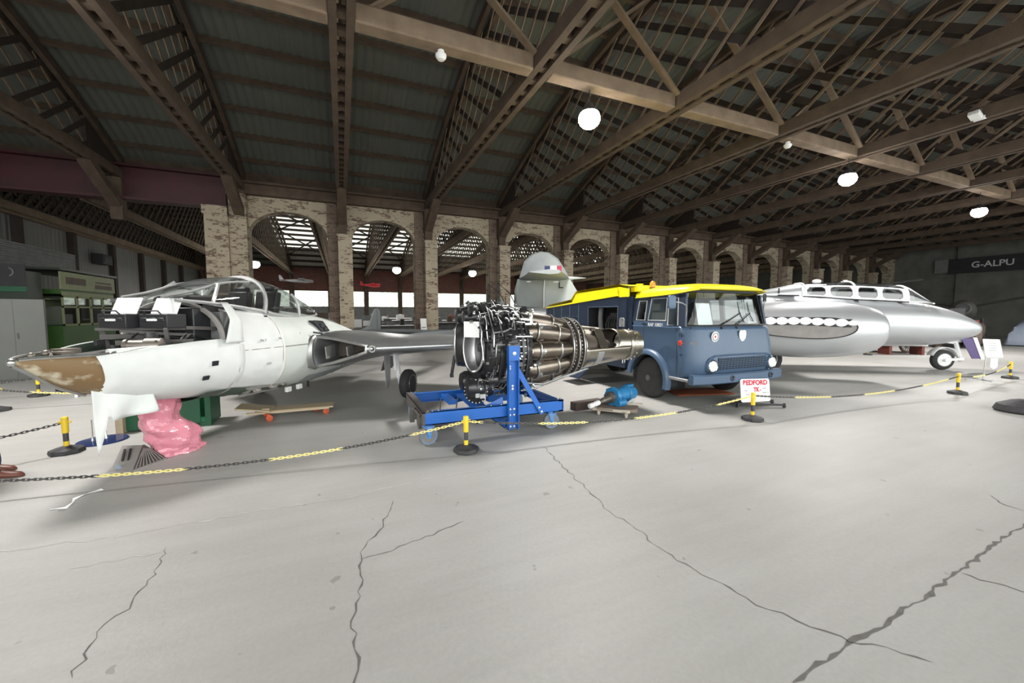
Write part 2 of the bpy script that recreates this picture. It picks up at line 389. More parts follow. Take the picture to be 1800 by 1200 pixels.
def concrete():
    m = bpy.data.materials.new('concrete_floor'); m.use_nodes = True
    nt = m.node_tree; N = nt.nodes; L = nt.links; b = N['Principled BSDF']
    tc = N.new('ShaderNodeTexCoord')
    def noise(s, d=5, r=.55, stretch=None):
        n = N.new('ShaderNodeTexNoise'); n.inputs['Scale'].default_value = s; n.inputs['Detail'].default_value = d; n.inputs['Roughness'].default_value = r
        if stretch:
            mp = N.new('ShaderNodeMapping'); mp.inputs['Scale'].default_value = stretch; L.new(tc.outputs['Object'], mp.inputs[0]); L.new(mp.outputs[0], n.inputs[0])
        else: L.new(tc.outputs['Object'], n.inputs[0])
        return n.outputs[0]
    def ramp(x, p0, p1, c0, c1):
        r = N.new('ShaderNodeValToRGB'); r.color_ramp.elements[0].position = p0; r.color_ramp.elements[1].position = p1
        r.color_ramp.elements[0].color = (*c0, 1); r.color_ramp.elements[1].color = (*c1, 1); L.new(x, r.inputs[0]); return r.outputs[0]
    def mul(a, c):
        x = N.new('ShaderNodeMixRGB'); x.blend_type = 'MULTIPLY'; x.inputs[0].default_value = 1; L.new(a, x.inputs[1]); L.new(c, x.inputs[2]); return x.outputs[0]
    base = ramp(noise(.55, 6), .3, .72, (.355, .347, .332), (.415, .409, .396))
    patch = ramp(noise(.23, 3), .46, .52, (.95, .945, .94), (1, 1, 1))
    grain = ramp(noise(34, 4, .7), .3, .75, (.93, .93, .93), (1.03, 1.03, 1.03))
    streak = ramp(noise(2.2, 5, .6, (.35, 2.4, 1)), .35, .62, (.95, .95, .945), (1.02, 1.02, 1.02))
    chips = ramp(noise(7.5, 2, .4), .245, .262, (.72, .71, .7), (1, 1, 1))
    c = mul(mul(mul(mul(base, patch), grain), streak), chips)
    L.new(c, b.inputs['Base Color'])
    rr = N.new('ShaderNodeMapRange'); rr.inputs[3].default_value = .42; rr.inputs[4].default_value = .62; L.new(noise(1.1, 4), rr.inputs[0]); L.new(rr.outputs[0], b.inputs['Roughness'])
    b.inputs['Specular IOR Level'].default_value = .35
    bp = N.new('ShaderNodeBump'); bp.inputs['Strength'].default_value = .25; bp.inputs['Distance'].default_value = .01; L.new(noise(13, 6, .6), bp.inputs['Height']); L.new(bp.outputs[0], b.inputs['Normal'])
    MATS['concrete'] = m
concrete()

# ------------------------------------------------------------------ floor and its cracks
b = B(); b.grid(lambda u, v: V((lerp(-34, 50, u), lerp(-24, 52, v), 0)), 4, 4)
floor = struct('floor', b, 'concrete')
def crack(pts, w, m, name='crack', jag=.02, seed=1, z=.0015):
    r = random.Random(seed); b = B(); P = []
    for i in range(len(pts) - 1):
        a, c = V((*pts[i], 0)), V((*pts[i + 1], 0)); n = max(2, int((c - a).length / .05))
        d = (c - a).normalized(); s = V((-d.y, d.x, 0))
        for k in range(n): P.append(a.lerp(c, k / n) + s * r.uniform(-jag, jag))
    P.append(V((*pts[-1], 0)))
    L_, R_ = [], []
    for i, p in enumerate(P):
        d = (P[min(i + 1, len(P) - 1)] - P[max(i - 1, 0)]).normalized(); s = V((-d.y, d.x, 0))
        h = w * r.uniform(.15, 1.) * (0.15 if i in (0, len(P) - 1) else 1)
        L_.append(b.v(p + s * h + V((0, 0, z)))); R_.append(b.v(p - s * h * r.uniform(.3, 1) + V((0, 0, z))))
    for i in range(len(P) - 1): b.f([L_[i], R_[i], R_[i + 1], L_[i + 1]])
    return obj(name, b, m, floor, ang=0)
crack([(2.26,4.28),(2.13,3.47),(2.05,2.76),(2.01,2.69),(2.04,2.32),(2.01,2.07),(2.02,1.91),(2.07,1.68),(2.13,1.43),(2.21,1.26),(2.3,1.1),(2.3,1.06)], .007, 'crack_dark', seed=1)
crack([(1.5,.9),(1.82,1.03),(2.08,1.05),(2.31,1.05),(2.85,1.07),(3.6,1.1),(4.14,1.14),(4.83,1.17),(6.5,1.2)], .017, 'crack_dark', jag=.014, seed=2)
crack([(3.6,1.1),(3.6,1.02),(3.69,.89),(3.75,.7)], .008, 'crack_dark', seed=3)
crack([(2.3,1.08),(2.45,.98),(2.53,.84)], .007, 'crack_dark', seed=4)
crack([(.37,3.54),(.24,3.13),(.14,2.96),(.08,2.84),(.07,2.58),(.04,2.33),(.01,2.2),(.02,2.0),(.01,1.81),(.0,1.4)], .009, 'crack_dark', seed=5, jag=.015)
crack([(.07,2.74),(.28,2.79),(.58,2.86),(.85,2.96)], .006, 'crack_dark', seed=6)
crack([(-1.18,3.45),(-1.13,3.1),(-1.15,2.79),(-1.22,2.64),(-1.17,2.34)], .006, 'crack_dark', seed=7)
crack([(-2.9,3.86),(-2.22,3.83),(-1.93,3.81),(-1.59,3.75),(-1.16,3.78),(-.5,3.8),(-.05,3.74),(.46,3.86),(1.68,3.92)], .010, 'crack_pale', seed=8)
crack([(-1.67,3.39),(-1.45,3.39),(-1.17,3.38)], .008, 'crack_pale', seed=9)
crack([(5.39,1.51),(5.21,1.37),(5.21,1.26)], .009, 'crack_dark', seed=10)
crack([(3.9,4.1),(5.5,3.95),(8,3.9),(12,3.8)], .006, 'crack_pale', seed=11)
# ------------------------------------------------------------------ hall geometry
BAY = 3.68
def X_(n): return .13 + BAY * n
RB = 28.02; ZB = 9.6 - RB
def zbow(y, yc=7.0, R=RB, zc=ZB): return zc + sqrt(max(R * R - (y - yc) ** 2, 0))

# roof sheets and purlins
b = B()
NY = 40
def rp(u, v):
    y = lerp(-5.2, 19.3, v); k_ = round(u * NX) % 4; return V((lerp(-26, 44.6, u), y, zbow(y) + .40 + (0, .028, 0, -.028)[k_]))
NX = 1130
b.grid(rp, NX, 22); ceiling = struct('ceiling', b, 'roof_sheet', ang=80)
thA = math.asin(12.0 / RB)
for k in range(20):
    th = -thA + .03 + (2 * thA - .06) * k / 19
    y = 7 + (RB + .30) * sin(th); z = ZB + (RB + .30) * cos(th)
    q = MX.Rotation(-th, 3, 'X')
    b = B(); b.box((0, 0, 0), (70.4, .10, .17))
    o = obj('purlin', b, 'timber', ceiling, loc=(9.3, y, z)); o.rotation_euler = (-th, 0, 0)

def make_truss(y0, y1, zch, bowf, mats, gus=2.0, step=.95, lean=54, w1=.075, w2=.15, wide=.40, far_gus=True):
    """tied bowstring truss of the Belfast kind, built at x = 0"""
    t = bpy.data.objects.new('roof_truss', None); COL.objects.link(t); t['kind'] = 'structure'
    t['label'] = 'timber bowstring roof truss with close lattice of thin laths'
    bw = wide * .32
    b = B()
    for s in (-1, 1): b.mm((s * (wide / 2 - bw / 2) - bw / 2, y0, zch), (s * (wide / 2 - bw / 2) + bw / 2, y1, zch + .30))
    obj('bottom_chord', b, mats[0], t)
    b = B(); y = y0 + .4
    while y < y1 - .3:
        b.box((0, y, zch + .10), (wide - 2 * bw + .012, .16, .12)); y += .46
    obj('spacer_block', b, mats[1], t)
    b = B()
    for s in (-1, 1):
        rr = []
        for i in range(33):
            y = lerp(y0, y1, i / 32); z = bowf(y); xx = s * (wide / 2 - bw / 2)
            rr.append([V((xx - bw / 2, y, z)), V((xx + bw / 2, y, z)), V((xx + bw / 2, y, z + .22)), V((xx - bw / 2, y, z + .22))])
        b.rings(rr)
    obj('top_bow', b, mats[1], t)
    b = B()
    for sgn, xo, ww in ((1, .03, w2), (-1, -.03, w1)):
        if sgn == -1: obj('lattice', b, mats[3], t); b = B()
        y = y0 - 5
        while y < y1 + 5:
            # straight lath leaning sgn*22 degrees between the chord and the bow
            ya = y; za = zch + .2; k = math.tan(radians(lean)) * sgn
            yb = ya; zb_ = za
            for _ in range(8):
                zb_ = bowf(min(max(yb, y0), y1)) + .08; yb = ya + k * (zb_ - za)
            if y0 + gus * .55 < ya < y1 - gus * .55 and y0 + .3 < yb < y1 - .3 and zb_ - za > .15:
                b.beam((xo, ya, za), (xo, yb, zb_), .022, ww, up=(0, 1, 0))
            y += step
    obj('lattice', b, mats[2], t)
    def gusset(ya, yb):
        b = B(); n = 6; p = [V((-.05, ya, zch + .3)), V((-.05, yb, zch + .3))] + [V((-.05, lerp(yb, ya, i / n), bowf(lerp(yb, ya, i / n)) + .05)) for i in range(n + 1)]
        b.prism(p, (.1, 0, 0)); obj('gusset', b, mats[3], t)
    gusset(y1 - gus, y1)
    if far_gus: gusset(y0, y0 + gus)
    return t
trussA = make_truss(-5, 19, 6.45, zbow, ('timber', 'timber', 'timber_light', 'timber_dark'))
def knee_post():
    b = B()
    rr = []
    for yy, zz in ((18.86, 5.0), (18.72, 5.35), (18.1, 5.85), (17.0, 6.47)):
        rr.append([V((-.17, yy, zz)), V((.17, yy, zz)), V((.17, yy - .05, zz + .36 if zz > 5.2 else zz)), V((-.17, yy - .05, zz + .36 if zz > 5.2 else zz))])
    for i in range(3):
        b.beam((0, (18.82, 18.8, 17.9)[i], (5.0, 5.5, 5.95)[i]), (0, (18.8, 17.9, 16.95)[i], (5.6, 5.98, 6.5)[i]), .34, .26, up=(0, -1, 0))
    b.mm((-.19, 18.66, 5.4), (.19, 19.0, 6.5))
    return b
kp = obj('knee_brace', knee_post(), 'timber', trussA)
trussA.location = (X_(0), 0, 0)
for n in range(-6, 12):
    if n == 0: continue
    c = copy_tree(trussA); c.location = (X_(n), 0, 0)
# long stiffening beam with crossed braces at mid span
for n in range(-6, 11):
    b = B(); b.mm((X_(n) + .2, 7.32, 6.44), (X_(n + 1) - .2, 7.62, 6.76))
    o = struct('trim_%d' % (n + 7), b, 'timber_light', label='squared timber stiffening beam running between two roof trusses', bevel=.03)
    b = B(); b.beam((X_(n) + .2, 7.66, 6.7), (X_(n + 1) - .2, 7.66, 9.35), .05, .16, up=(0, 1, 0)); b.beam((X_(n) + .2, 7.28, 9.35), (X_(n + 1) - .2, 7.28, 6.7), .05, .16, up=(0, 1, 0))
    obj('cross_brace', b, 'timber_light', o)

# ------------------------------------------------------------------ arcade wall
b = B()
def arch_z(x, xa, xb, zs=4.88, rise=.95):
    c, h = (xa + xb) / 2, (xb - xa) / 2; q = max(0, 1 - ((x - c) / h) ** 2); return zs + rise * q ** .5
for n in range(-1, 12):
    xa = BAY * n + .5 if n >= 0 else -3.32; xb = BAY * (n + 1) - .47; top = 6.4
    k = 16
    xs = [lerp(xa, xb, .5 - .5 * cos(pi * i / k)) for i in range(k + 1)]
    poly = [V((x, 19, arch_z(x, xa, xb))) for x in xs] + [V((xb, 19, top)), V((xa, 19, top))]
    b.prism(poly, (0, .5, 0))
    xr = BAY * (n + 1) + .5 if n < 11 else 44.5
    b.mm((xb, 19, 0), (xr, 19.5, top))
wall_north = struct('wall_north', b, 'painted_brick', ang=0)
for n in range(0, 12):
    b = B(); b.mm((BAY * n - .06, 18.55, 0), (BAY * n + .5, 18.99, 4.92)); b.mm((BAY * n - .1, 18.52, 4.92), (BAY * n + .54, 18.99, 5.02))
    struct('wall_pier', b, 'painted_brick', ang=0, label='cream painted brick buttress pier of the arcade')
    b = B(); b.mm((BAY * n - .47, 18.93, 0), (BAY * n - .09, 18.995, 6.35)); struct('wall_pier', b, 'bare_brick', ang=0, label='bare brown brick strip beside a painted pier')
b = B(); b.mm((-4.65, 18.45, 0), (-3.9, 19.5, 5.70)); b.mm((-3.9, 18.62, 0), (-3.32, 19.5, 6.3)); b.mm((-4.7, 18.4, 5.4), (-3.9, 19.0, 5.72))
struct('wall_pier', b, 'painted_brick', ang=0, label='wide painted brick pier at the end of the arcade under the red beam')
b = B(); b.mm((-3.4, 18.72, 6.34), (44.5, 18.99, 6.72)); b.mm((-3.4, 18.5, 6.72), (44.5, 19.2, 6.80))
b.mm((-26, 19.05, 6.7), (44.5, 19.45, 7.75))
struct('trim_30', b, 'timber', label='brown timber wall plate along the top of the arcade')
b = B(); b.mm((-26, 18.80, 5.72), (-4.0, 18.86, 6.92)); b.mm((-26, 18.55, 5.70), (-4.0, 19.1, 5.78)); b.mm((-26, 18.55, 6.86), (-4.0, 19.1, 6.94))
x = -24
while x < -4.3: b.mm((x, 18.6, 5.78), (x + .03, 18.8, 6.86)); x += 40
struct('trim_31', b, 'red_steel', ang=0, label='deep dark red steel beam over the wide opening')
# end walls
b = B(); b.mm((44.5, -5.2, 0), (44.8, 47.5, 10)); wall_east = struct('wall_east', b, 'grey_render', ang=0)
b = B()
for yy in (6.5, 10.4, 14.6): b.mm((44.3, yy, 0), (44.5, yy + .5, 7.0))
b.mm((44.38, -5, 2.6), (44.5, 19, 2.8)); b.mm((44.38, -5, 4.5), (44.5, 19, 4.62)); obj('wall_rib', b, 'grey_render', wall_east, ang=0)
b = B(); b.mm((-26, -5.2, 0), (-25.7, 19, 10)); struct('wall_west', b, 'grey_render', ang=0)

# ------------------------------------------------------------------ the second hall behind the arcade
YA0, YA1 = 19.5, 47.5; YAC = 33.5; RA = (14.0 ** 2 + 3.0 ** 2) / 6.0; ZA = 9.15 - RA
def zbow2(y): return ZA + sqrt(max(RA * RA - (y - YAC) ** 2, 0))
def ann(x0, x1, y0, y1, nm, m, dz=.40):
    b = B(); b.grid(lambda u, v: V((lerp(x0, x1, u), lerp(y0, y1, v), zbow2(lerp(y0, y1, v)) + dz)), 1, 24); return struct(nm, b, m, ang=60)
ceil2 = ann(-13, 44.6, 19.3, 28.0, 'ceiling_annex', 'annex_sheet')
def child_sheet(x0, x1, y0, y1, nm, m):
    b = B(); b.grid(lambda u, v: V((lerp(x0, x1, u), lerp(y0, y1, v), zbow2(lerp(y0, y1, v)) + .40)), 1, 24); return obj(nm, b, m, ceil2, ang=60)
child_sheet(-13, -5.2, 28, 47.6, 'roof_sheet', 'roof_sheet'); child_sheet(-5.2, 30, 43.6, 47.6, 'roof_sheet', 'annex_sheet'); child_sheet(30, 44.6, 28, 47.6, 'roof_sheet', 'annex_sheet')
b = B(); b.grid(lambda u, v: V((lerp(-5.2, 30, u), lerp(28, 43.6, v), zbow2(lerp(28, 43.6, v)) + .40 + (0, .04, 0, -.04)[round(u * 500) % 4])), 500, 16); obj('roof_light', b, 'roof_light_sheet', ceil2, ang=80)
for k in range(26):
    y = 20 + 27.2 * k / 25
    b = B(); b.box((0, 0, 0), (57, .09, .2)); o = obj('purlin', b, 'timber_dark', ceil2, loc=(15.8, y, zbow2(y) + .28))
trussB = make_truss(19.55, 47.4, 5.75, zbow2, ('timber_light', 'timber', 'timber', 'timber'), gus=2.6, step=.55, lean=45, w1=.09, w2=.13, wide=.36)
trussB['label'] = 'timber bowstring truss in the second hall beyond the arcade'
trussB.location = (2.6, 0, 0)
for k in range(-4, 11):
    if k: c = copy_tree(trussB); c.location = (2.6 + 3.66 * k, 0, 0)
# windows of the far wall
wn = 0
b = B(); b.mm((-12.5, 47.4, 0), (44.5, 47.7, 2.34)); wall_far = struct('wall_far', b, 'museum_grey', ang=0)
b = B(); b.mm((-12.5, 47.4, 4.15), (44.5, 47.7, 6.75)); obj('wall_band', b, 'red_brick', wall_far, ang=0)
for k in range(-4, 12):
    x = 2.6 + 3.66 * k
    b = B(); b.mm((x - .18, 47.1, 0), (x + .18, 47.55, 5.75)); b.beam((x, 47.1, 4.6), (x, 46.2, 5.75), .2, .2); obj('wall_post', b, 'timber', wall_far, ang=0)
    if k < 11:
        wn += 1
        b = B(); x0, x1 = x + .18, x + 3.48
        for q in ((x0, 2.34, x1, 2.42), (x0, 4.07, x1, 4.15), (x0, 2.34, x0 + .07, 4.15), (x1 - .07, 2.34, x1, 4.15)): b.mm((q[0], 47.42, q[1]), (q[2], 47.5, q[3]))
        f = struct('window_%d' % wn, b, 'timber', ang=0)
        b = B(); b.mm((x0 + .05, 47.45, 2.4), (x1 - .05, 47.46, 4.1)); obj('pane', b, 'window_glass', f, ang=0)
b = B(); b.mm((-12.8, 19.5, 0), (-12.5, 47.5, 6.6)); wall_side = struct('wall_annex_side', b, 'wall_sheet', ang=0)
for yy in (23.5, 27.2, 31, 34.7, 38.4, 42):
    b = B(); b.mm((-12.5, yy, 0), (-12.25, yy + .3, 5.8)); obj('wall_post', b, 'timber_dark', wall_side, ang=0)
b = B(); b.mm((-12.5, 19.6, 5.7), (-12.2, 47.4, 5.95)); obj('wall_plate', b, 'timber_light', wall_side, ang=0)
b = B(); b.prism([V((-12.8, lerp(19.3, 47.7, i / 20), zbow2(lerp(19.3, 47.7, i / 20)) + .5)) for i in range(21)] + [V((-12.8, 47.7, 6.5)), V((-12.8, 19.3, 6.5))], (.3, 0, 0)); obj('gable', b, 'wall_sheet', wall_side, ang=0)
# wind bracing rods below the roof lights
for i, (xa, xb, ya, yb) in enumerate(((-4.7, -1.06, 33, 39), (-1.06, -4.7, 33, 39), (-4.7, -1.06, 39, 44.5), (-1.06, -4.7, 39, 44.5), (-1.06, 2.6, 33, 39), (2.6, -1.06, 33, 39), (-1.06, 2.6, 39, 44.5), (2.6, -1.06, 39, 44.5), (2.6, 6.26, 33, 39), (6.26, 2.6, 33, 39), (2.6, 6.26, 39, 44.5), (6.26, 2.6, 39, 44.5), (6.26, 9.9, 33, 39), (9.9, 6.26, 33, 39))):
    b = B(); b.beam((xa, ya, zbow2(ya) - .02), (xb, yb, zbow2(yb) - .02), .11, .08); obj('wind_brace', b, 'timber_dark', ceil2, ang=0)

# ------------------------------------------------------------------ lamps
def lamp(x, y, z, top, label, group, power, r=.24, m='white_lamp'):
    t = thing('highbay_lamp', label, 'lamp', (x, y, z), 0, group)
    b = B(); b.lathe((0, 0, 0), (0, 0, 1), [(r * .55, r * .8), (r * .75, r * .72), (r * .95, r * .5), (.27, .09), (.32, .06)], 24); obj('housing', b, 'dark_steel', t)
    b = B(); b.lathe((0, 0, 0), (0, 0, 1), [(-r * .82, .02), (-r * .79, r * .25), (-r * .66, r * .55), (-r * .42, r * .82), (-r * .15, r * .95), (r * .1, r * .97), (r * .4, r * .88), (r * .6, r * .76)], 28); obj('lens', b, m, t)  # lens swollen into a glowing ball, giving the lamp's glare a solid shape
    b = B(); b.cyl((0, 0, .3), (0, 0, top - z), .012, n=6); obj('suspension_cord', b, 'dark_steel', t)
    if power:
        l = bpy.data.lights.new('lamp_light', 'AREA'); l.shape = 'DISK'; l.size = 1.3; l.energy = power; l.color = (1, .97, .93)
        lo = bpy.data.objects.new('lamp_light', l); COL.objects.link(lo); lo.location = (x, y, z - .3)
    return t
LP = 560
lamp(5.03, 7.5, 5.83, 6.44, 'lit round high-bay lamp nearest the camera, hanging above the blue truck', 'lit high-bay lamps along the middle of the hall', LP)
lamp(14.55, 7.5, 5.80, 6.44, 'lit round high-bay lamp hanging above the silver jet nacelle', 'lit high-bay lamps along the middle of the hall', LP)
lamp(23.5, 7.5, 5.68, 6.44, 'lit round high-bay lamp farthest right, near the end wall', 'lit high-bay lamps along the middle of the hall', LP)
lamp(-4.5, 7.5, 5.8, 6.44, 'lit high-bay lamp above the masked jet nose at the left', 'lit high-bay lamps along the middle of the hall', LP)
for x, l in ((-5.6, 'lit round lamp in the second hall seen just right of the wide brick pier'), (4.2, 'lit round lamp in the second hall seen through the arch left of the engine'), (10.6, 'lit round lamp in the second hall seen through the arch above the engine')):
    lamp(x, 33.5, 5.15, 5.9, l, 'lit lamps in the second hall', 420, r=.34, m='white_lamp_far')
def area(nm, loc, rot, sx, sy, e, col=(1, 1, 1)):
    l = bpy.data.lights.new(nm, 'AREA'); l.shape = 'RECTANGLE'; l.size = sx; l.size_y = sy; l.energy = e; l.color = col
    o = bpy.data.objects.new(nm, l); COL.objects.link(o); o.location = loc; o.rotation_euler = rot; return o
# daylight through the wide open hangar doors on the south side (behind the camera)
area('door_daylight', (6, -6.2, 3.4), (radians(78), 0, 0), 44, 6.2, 2200, (.97, .99, 1.))

def bulb(x, y, z, label):
    t = thing('round_detector', label, 'smoke detector', (x, y, z))
    b = B(); b.lathe((0, 0, 0), (0, 0, 1), [(-.07, .02), (-.06, .06), (-.02, .095), (.0, .1), (.03, .1)], 18); obj('cover', b, 'white_plastic', t)
    b = B(); b.cyl((0, 0, .03), (0, 0, .1), .06); obj('mount', b, 'white_plastic', t)
bulb(1.8, 7.5, 6.34, 'small round white fitting under the long roof beam left of the bright lamp')
bulb(11.62, 7.5, 6.34, 'small round white fitting under the long roof beam above the truck cab')
t = thing('floodlight', 'white twin floodlight fixed under the roof truss at the upper right', 'floodlight', (14.58, 4.8, 6.62))
b = B(); b.box((-.16, 0, -.12), (.24, .2, .1), MX.Rotation(.35, 3, 'Y')); obj('lamp_head', b, 'white_plastic', t, bevel=.01)
b = B(); b.box((.16, 0, -.12), (.24, .2, .1), MX.Rotation(-.35, 3, 'Y')); obj('lamp_head', b, 'white_plastic', t, bevel=.01)
b = B(); b.box((0, 0, -.01), (.1, .1, .12)); obj('bracket', b, 'grey_steel', t)
# ------------------------------------------------------------------ masked twin-boom jet on the left
# local frame: x rearwards from the nose wheel, y to starboard (so the side seen is y < 0), z up
jet = thing('jet_aircraft', 'twin-boom jet with stripped nose under white masking paper, facing left', 'aircraft', (-1.95, 5.95, 0), radians(58))
POD = [(.34, .735, 1.80, .60), (.7, .76, 1.80, .54), (1.0, .78, 1.76, .50), (1.6, .78, 1.71, .47), (2.2, .75, 1.66, .47), (3.0, .66, 1.50, .52), (3.8, .52, 1.29, .58), (4.6, .36, 1.16, .68), (5.2, .24, 1.10, .74), (5.5, .20, 1.07, .76)]
def podring(s, grow=0., n=48):
    hw, zt, zb = interp(POD, s); return sup(n, hw + grow, zt + grow, zb - grow, zm=min(1.12, (zt + zb) / 2 + .05), e=2.25, x=s)
b = B(); b.rings([podring(lerp(.34, 5.5, i / 36)) for i in range(37)], cap0=False)
b.mi = 1
b.lathe((5.5, 0, .915), (-1, 0, 0), [(-.01, .16), (-.01, .13), (.0, .12)], 24)
obj('fuselage', b, ['primer', 'burnt'], jet, ang=50)
# white paper over the forward sides, edges slightly raised
def wrap(s0, s1, a0, a1, grow, m, name, seed=0, ns=10, na=24, rip=.0):
    b = B(); r = random.Random(seed)
    jit = [[r.uniform(-1, 1) * .006 for _ in range(na + 1)] for _ in range(ns + 1)]
    def fn(u, v):
        s = lerp(s0, s1, u); a = lerp(a0, a1, v); hw, zt, zb = interp(POD, s); i, j = round(u * ns), round(v * na)
        g = grow + jit[i][j]; ca, sa = cos(a), sin(a); e = 2.25
        if rip and i in (0, ns): s += rip * sin(j * 1.7) * .5
        h = (zt + g - 1.12) if sa >= 0 else (1.12 - zb + g)
        return V((s, (hw + g) * math.copysign(abs(ca) ** (2 / e), ca), 1.12 + h * math.copysign(abs(sa) ** (2 / e), sa)))
    b.grid(fn, ns, na)
    return obj(name, b, m, jet, ang=60)
wrap(.30, .98, radians(180 - 58), radians(180 + 46), .010, 'paper', 'masking_paper', 3)
wrap(.975, 1.005, radians(180 - 52), radians(180 + 88), .014, 'tape', 'masking_tape', 5, ns=1)
b = B(); b.tube([V((s, -(interp(POD, s)[0] + .006), 1.19)) for s in [lerp(.36, 1.9, i / 14) for i in range(15)]], .0045, 4); obj('seam', b, 'plate_grey', jet)
# lower nose: an open boat-shaped shell, bare and corroded at the tip
NOSE = [(-1.30, .02, 1.235, 1.21, 1.23, 1.30), (-1.22, .10, 1.245, 1.15, 1.22, 1.36), (-1.05, .25, 1.25, 1.00, 1.19, 1.45), (-.85, .38, 1.255, .88, 1.17, 1.52), (-.6, .50, 1.30, .78, 1.15, 1.60), (-.3, .62, 1.33, .70, 1.13, 1.69), (0, .69, 1.35, .65, 1.12, 1.76), (.34, .735, 1.36, .60, 1.12, 1.80)]
def nose_half(s, g=0., n=28):
    """lower part of the fuselage ring, open above the deck line"""
    hw, dk, zb, zm, zt = interp(NOSE, s); e = 2.25; q = min(.95, max(0, (dk - zm) / (zt - zm))); ad = math.asin(q ** (e / 2)); out = []
    for j in range(n + 1):
        a = lerp(pi - ad, 2 * pi + ad, j / n); ca, sa = cos(a), sin(a); h = (zt - zm) if sa >= 0 else (zm - zb + g)
        out.append(V((s, (hw + g) * math.copysign(abs(ca) ** (2 / e), ca), zm + h * math.copysign(abs(sa) ** (2 / e), sa))))
    return out
def nose_shell(s0, s1, m, name, g=0., seed=0, jit=0., ns=12, solid=.012, slant=0.):
    r = random.Random(seed); rr = []
    for i in range(ns + 1):
        s = lerp(s0, s1, i / ns); row = nose_half(s, g)
        if slant and i == 0: row = [p + V((slant * (p.z - 1.0), 0, 0)) for p in row]
        rr.append([p + V((0, r.uniform(-jit, jit), r.uniform(-jit, jit))) for p in row])
    b = B(); b.rings(rr, closed=False); return obj(name, b, m, jet, ang=50, solid=solid)
nose_shell(-1.30, -.70, 'corroded', 'nose_shell')
nose_shell(-.86, .36, 'paper', 'masking_paper', .012, 4, .004, slant=-.35)
nose_shell(-1.28, .34, 'chromate', 'nose_lining', -.02, solid=.01)
b = B(); b.tube([nose_half(lerp(-1.30, -.8, i / 10), .012)[14] for i in range(11)], .022, 6); b.tube([nose_half(lerp(-1.28, -.8, i / 8), .006)[0] + V((0, 0, .01)) for i in range(9)], .016, 6); b.tube([nose_half(lerp(-1.28, -.8, i / 8), .006)[-1] + V((0, 0, .01)) for i in range(9)], .016, 6)
b.ball((-1.30, 0, 1.225), .035)
obj('edge_strip', b, 'bare_metal', jet)
b = B(); b.ball((-1.16, .02, 1.27), .03); b.ball((-1.02, .08, 1.275), .035); b.box((-.98, -.05, 1.275), (.1, .12, .04)); b.box((-.86, .1, 1.285), (.14, .16, .05)); b.cyl((-1.1, -.1, 1.27), (-.95, .12, 1.28), .012); obj('nose_fittings', b, 'dull_metal', jet)
# deck inside the nose with the equipment that stands on it
b = B(); b.prism([V((-.8, -.34, 1.20)), V((.34, -.68, 1.24)), V((.34, .68, 1.24)), V((-.8, .34, 1.20))], (0, 0, .02)); obj('equipment_deck', b, 'soot', jet)
def eqbox(c, d, lid_tilt, name='equipment_box'):
    x, y, z = c; dx, dy, dz = d
    b = B(); b.box(c, d); 
    for k in range(3): b.box((x - dx / 2 - .004, y - dy * .3 + dy * .3 * k, z + dz * .1), (.012, dy * .22, dz * .25))
    o = obj(name, b, 'black_paint', jet, bevel=.008)
    b = B(); q = MX.Rotation(radians(lid_tilt), 3, 'Y'); b.box((x + .05, y, z + dz / 2 + .09), (.015, dy * .95, .20), q); obj('white_cover', b, 'white_card', o, bevel=.01)
    b = B(); b.box((x - dx / 2 - .012, y, z + .012), (.006, dy * .36, .025)); obj('name_plate', b, 'white_card', o)
    b = B(); b.tube([V((x - dx / 2, y - dy * .3, z + dz / 2)), V((x - dx / 2 - .02, y - dy * .25, z + dz / 2 + .035)), V((x - dx / 2 - .02, y + dy * .25, z + dz / 2 + .035)), V((x - dx / 2, y + dy * .3, z + dz / 2))], .008, 6); obj('handle', b, 'dark_steel', o)
    return o
eqbox((-.33, .12, 1.57), (.22, .36, .15), 24)
eqbox((-.22, -.27, 1.57), (.22, .36, .15), 24)
b = B()
for p0, p1, ww in (((-.42, .3, 1.49), (-.36, .28, 1.24), .035), ((-.36, -.46, 1.49), (-.28, -.40, 1.24), .035), ((-.45, .32, 1.48), (-.1, -.44, 1.48), .03), ((-.38, .1, 1.46), (-.02, -.45, 1.40), .03), ((-.1, .3, 1.5), (.25, .3, 1.5), .04), ((-.12, -.44, 1.49), (.2, -.5, 1.47), .04), ((-.5, .2, 1.40), (.2, -.2, 1.40), .05), ((-.5, 0, 1.34), (-.1, -.52, 1.34), .045)): b.beam(p0, p1, ww, ww)
obj('equipment_frame', b, 'plate_dark', jet)
b = B(); b.lathe((-.50, -.12, 1.31), (.35, -.9, 0), [(0, .03), (0, .07), (.03, .075), (.04, .06), (.18, .06), (.19, .08), (.34, .08), (.36, .03)], 18); obj('motor', b, 'dull_metal', jet)
b = B(); r = random.Random(8)
for k in range(16):
    x, y, z = r.uniform(-.45, .3), r.uniform(-.5, .35), r.uniform(1.25, 1.42); b.box((x, y, z), (r.uniform(.04, .13), r.uniform(.04, .14), r.uniform(.03, .09)), MX.Rotation(r.uniform(0, 2), 3, 'Z'))
for k in range(12):
    x, y, z = r.uniform(-.4, .1), r.uniform(-.5, .2), r.uniform(1.26, 1.4); b.tube([V((x, y, z)), V((x + .12, y + r.uniform(-.1, .1), z + .06)), V((x + .26, y + r.uniform(-.1, .1), z + .02)), V((x + .4, y - .05, z + r.uniform(-.04, .05)))], .011, 6)
obj('wiring_and_brackets', b, 'engine_grey', jet)
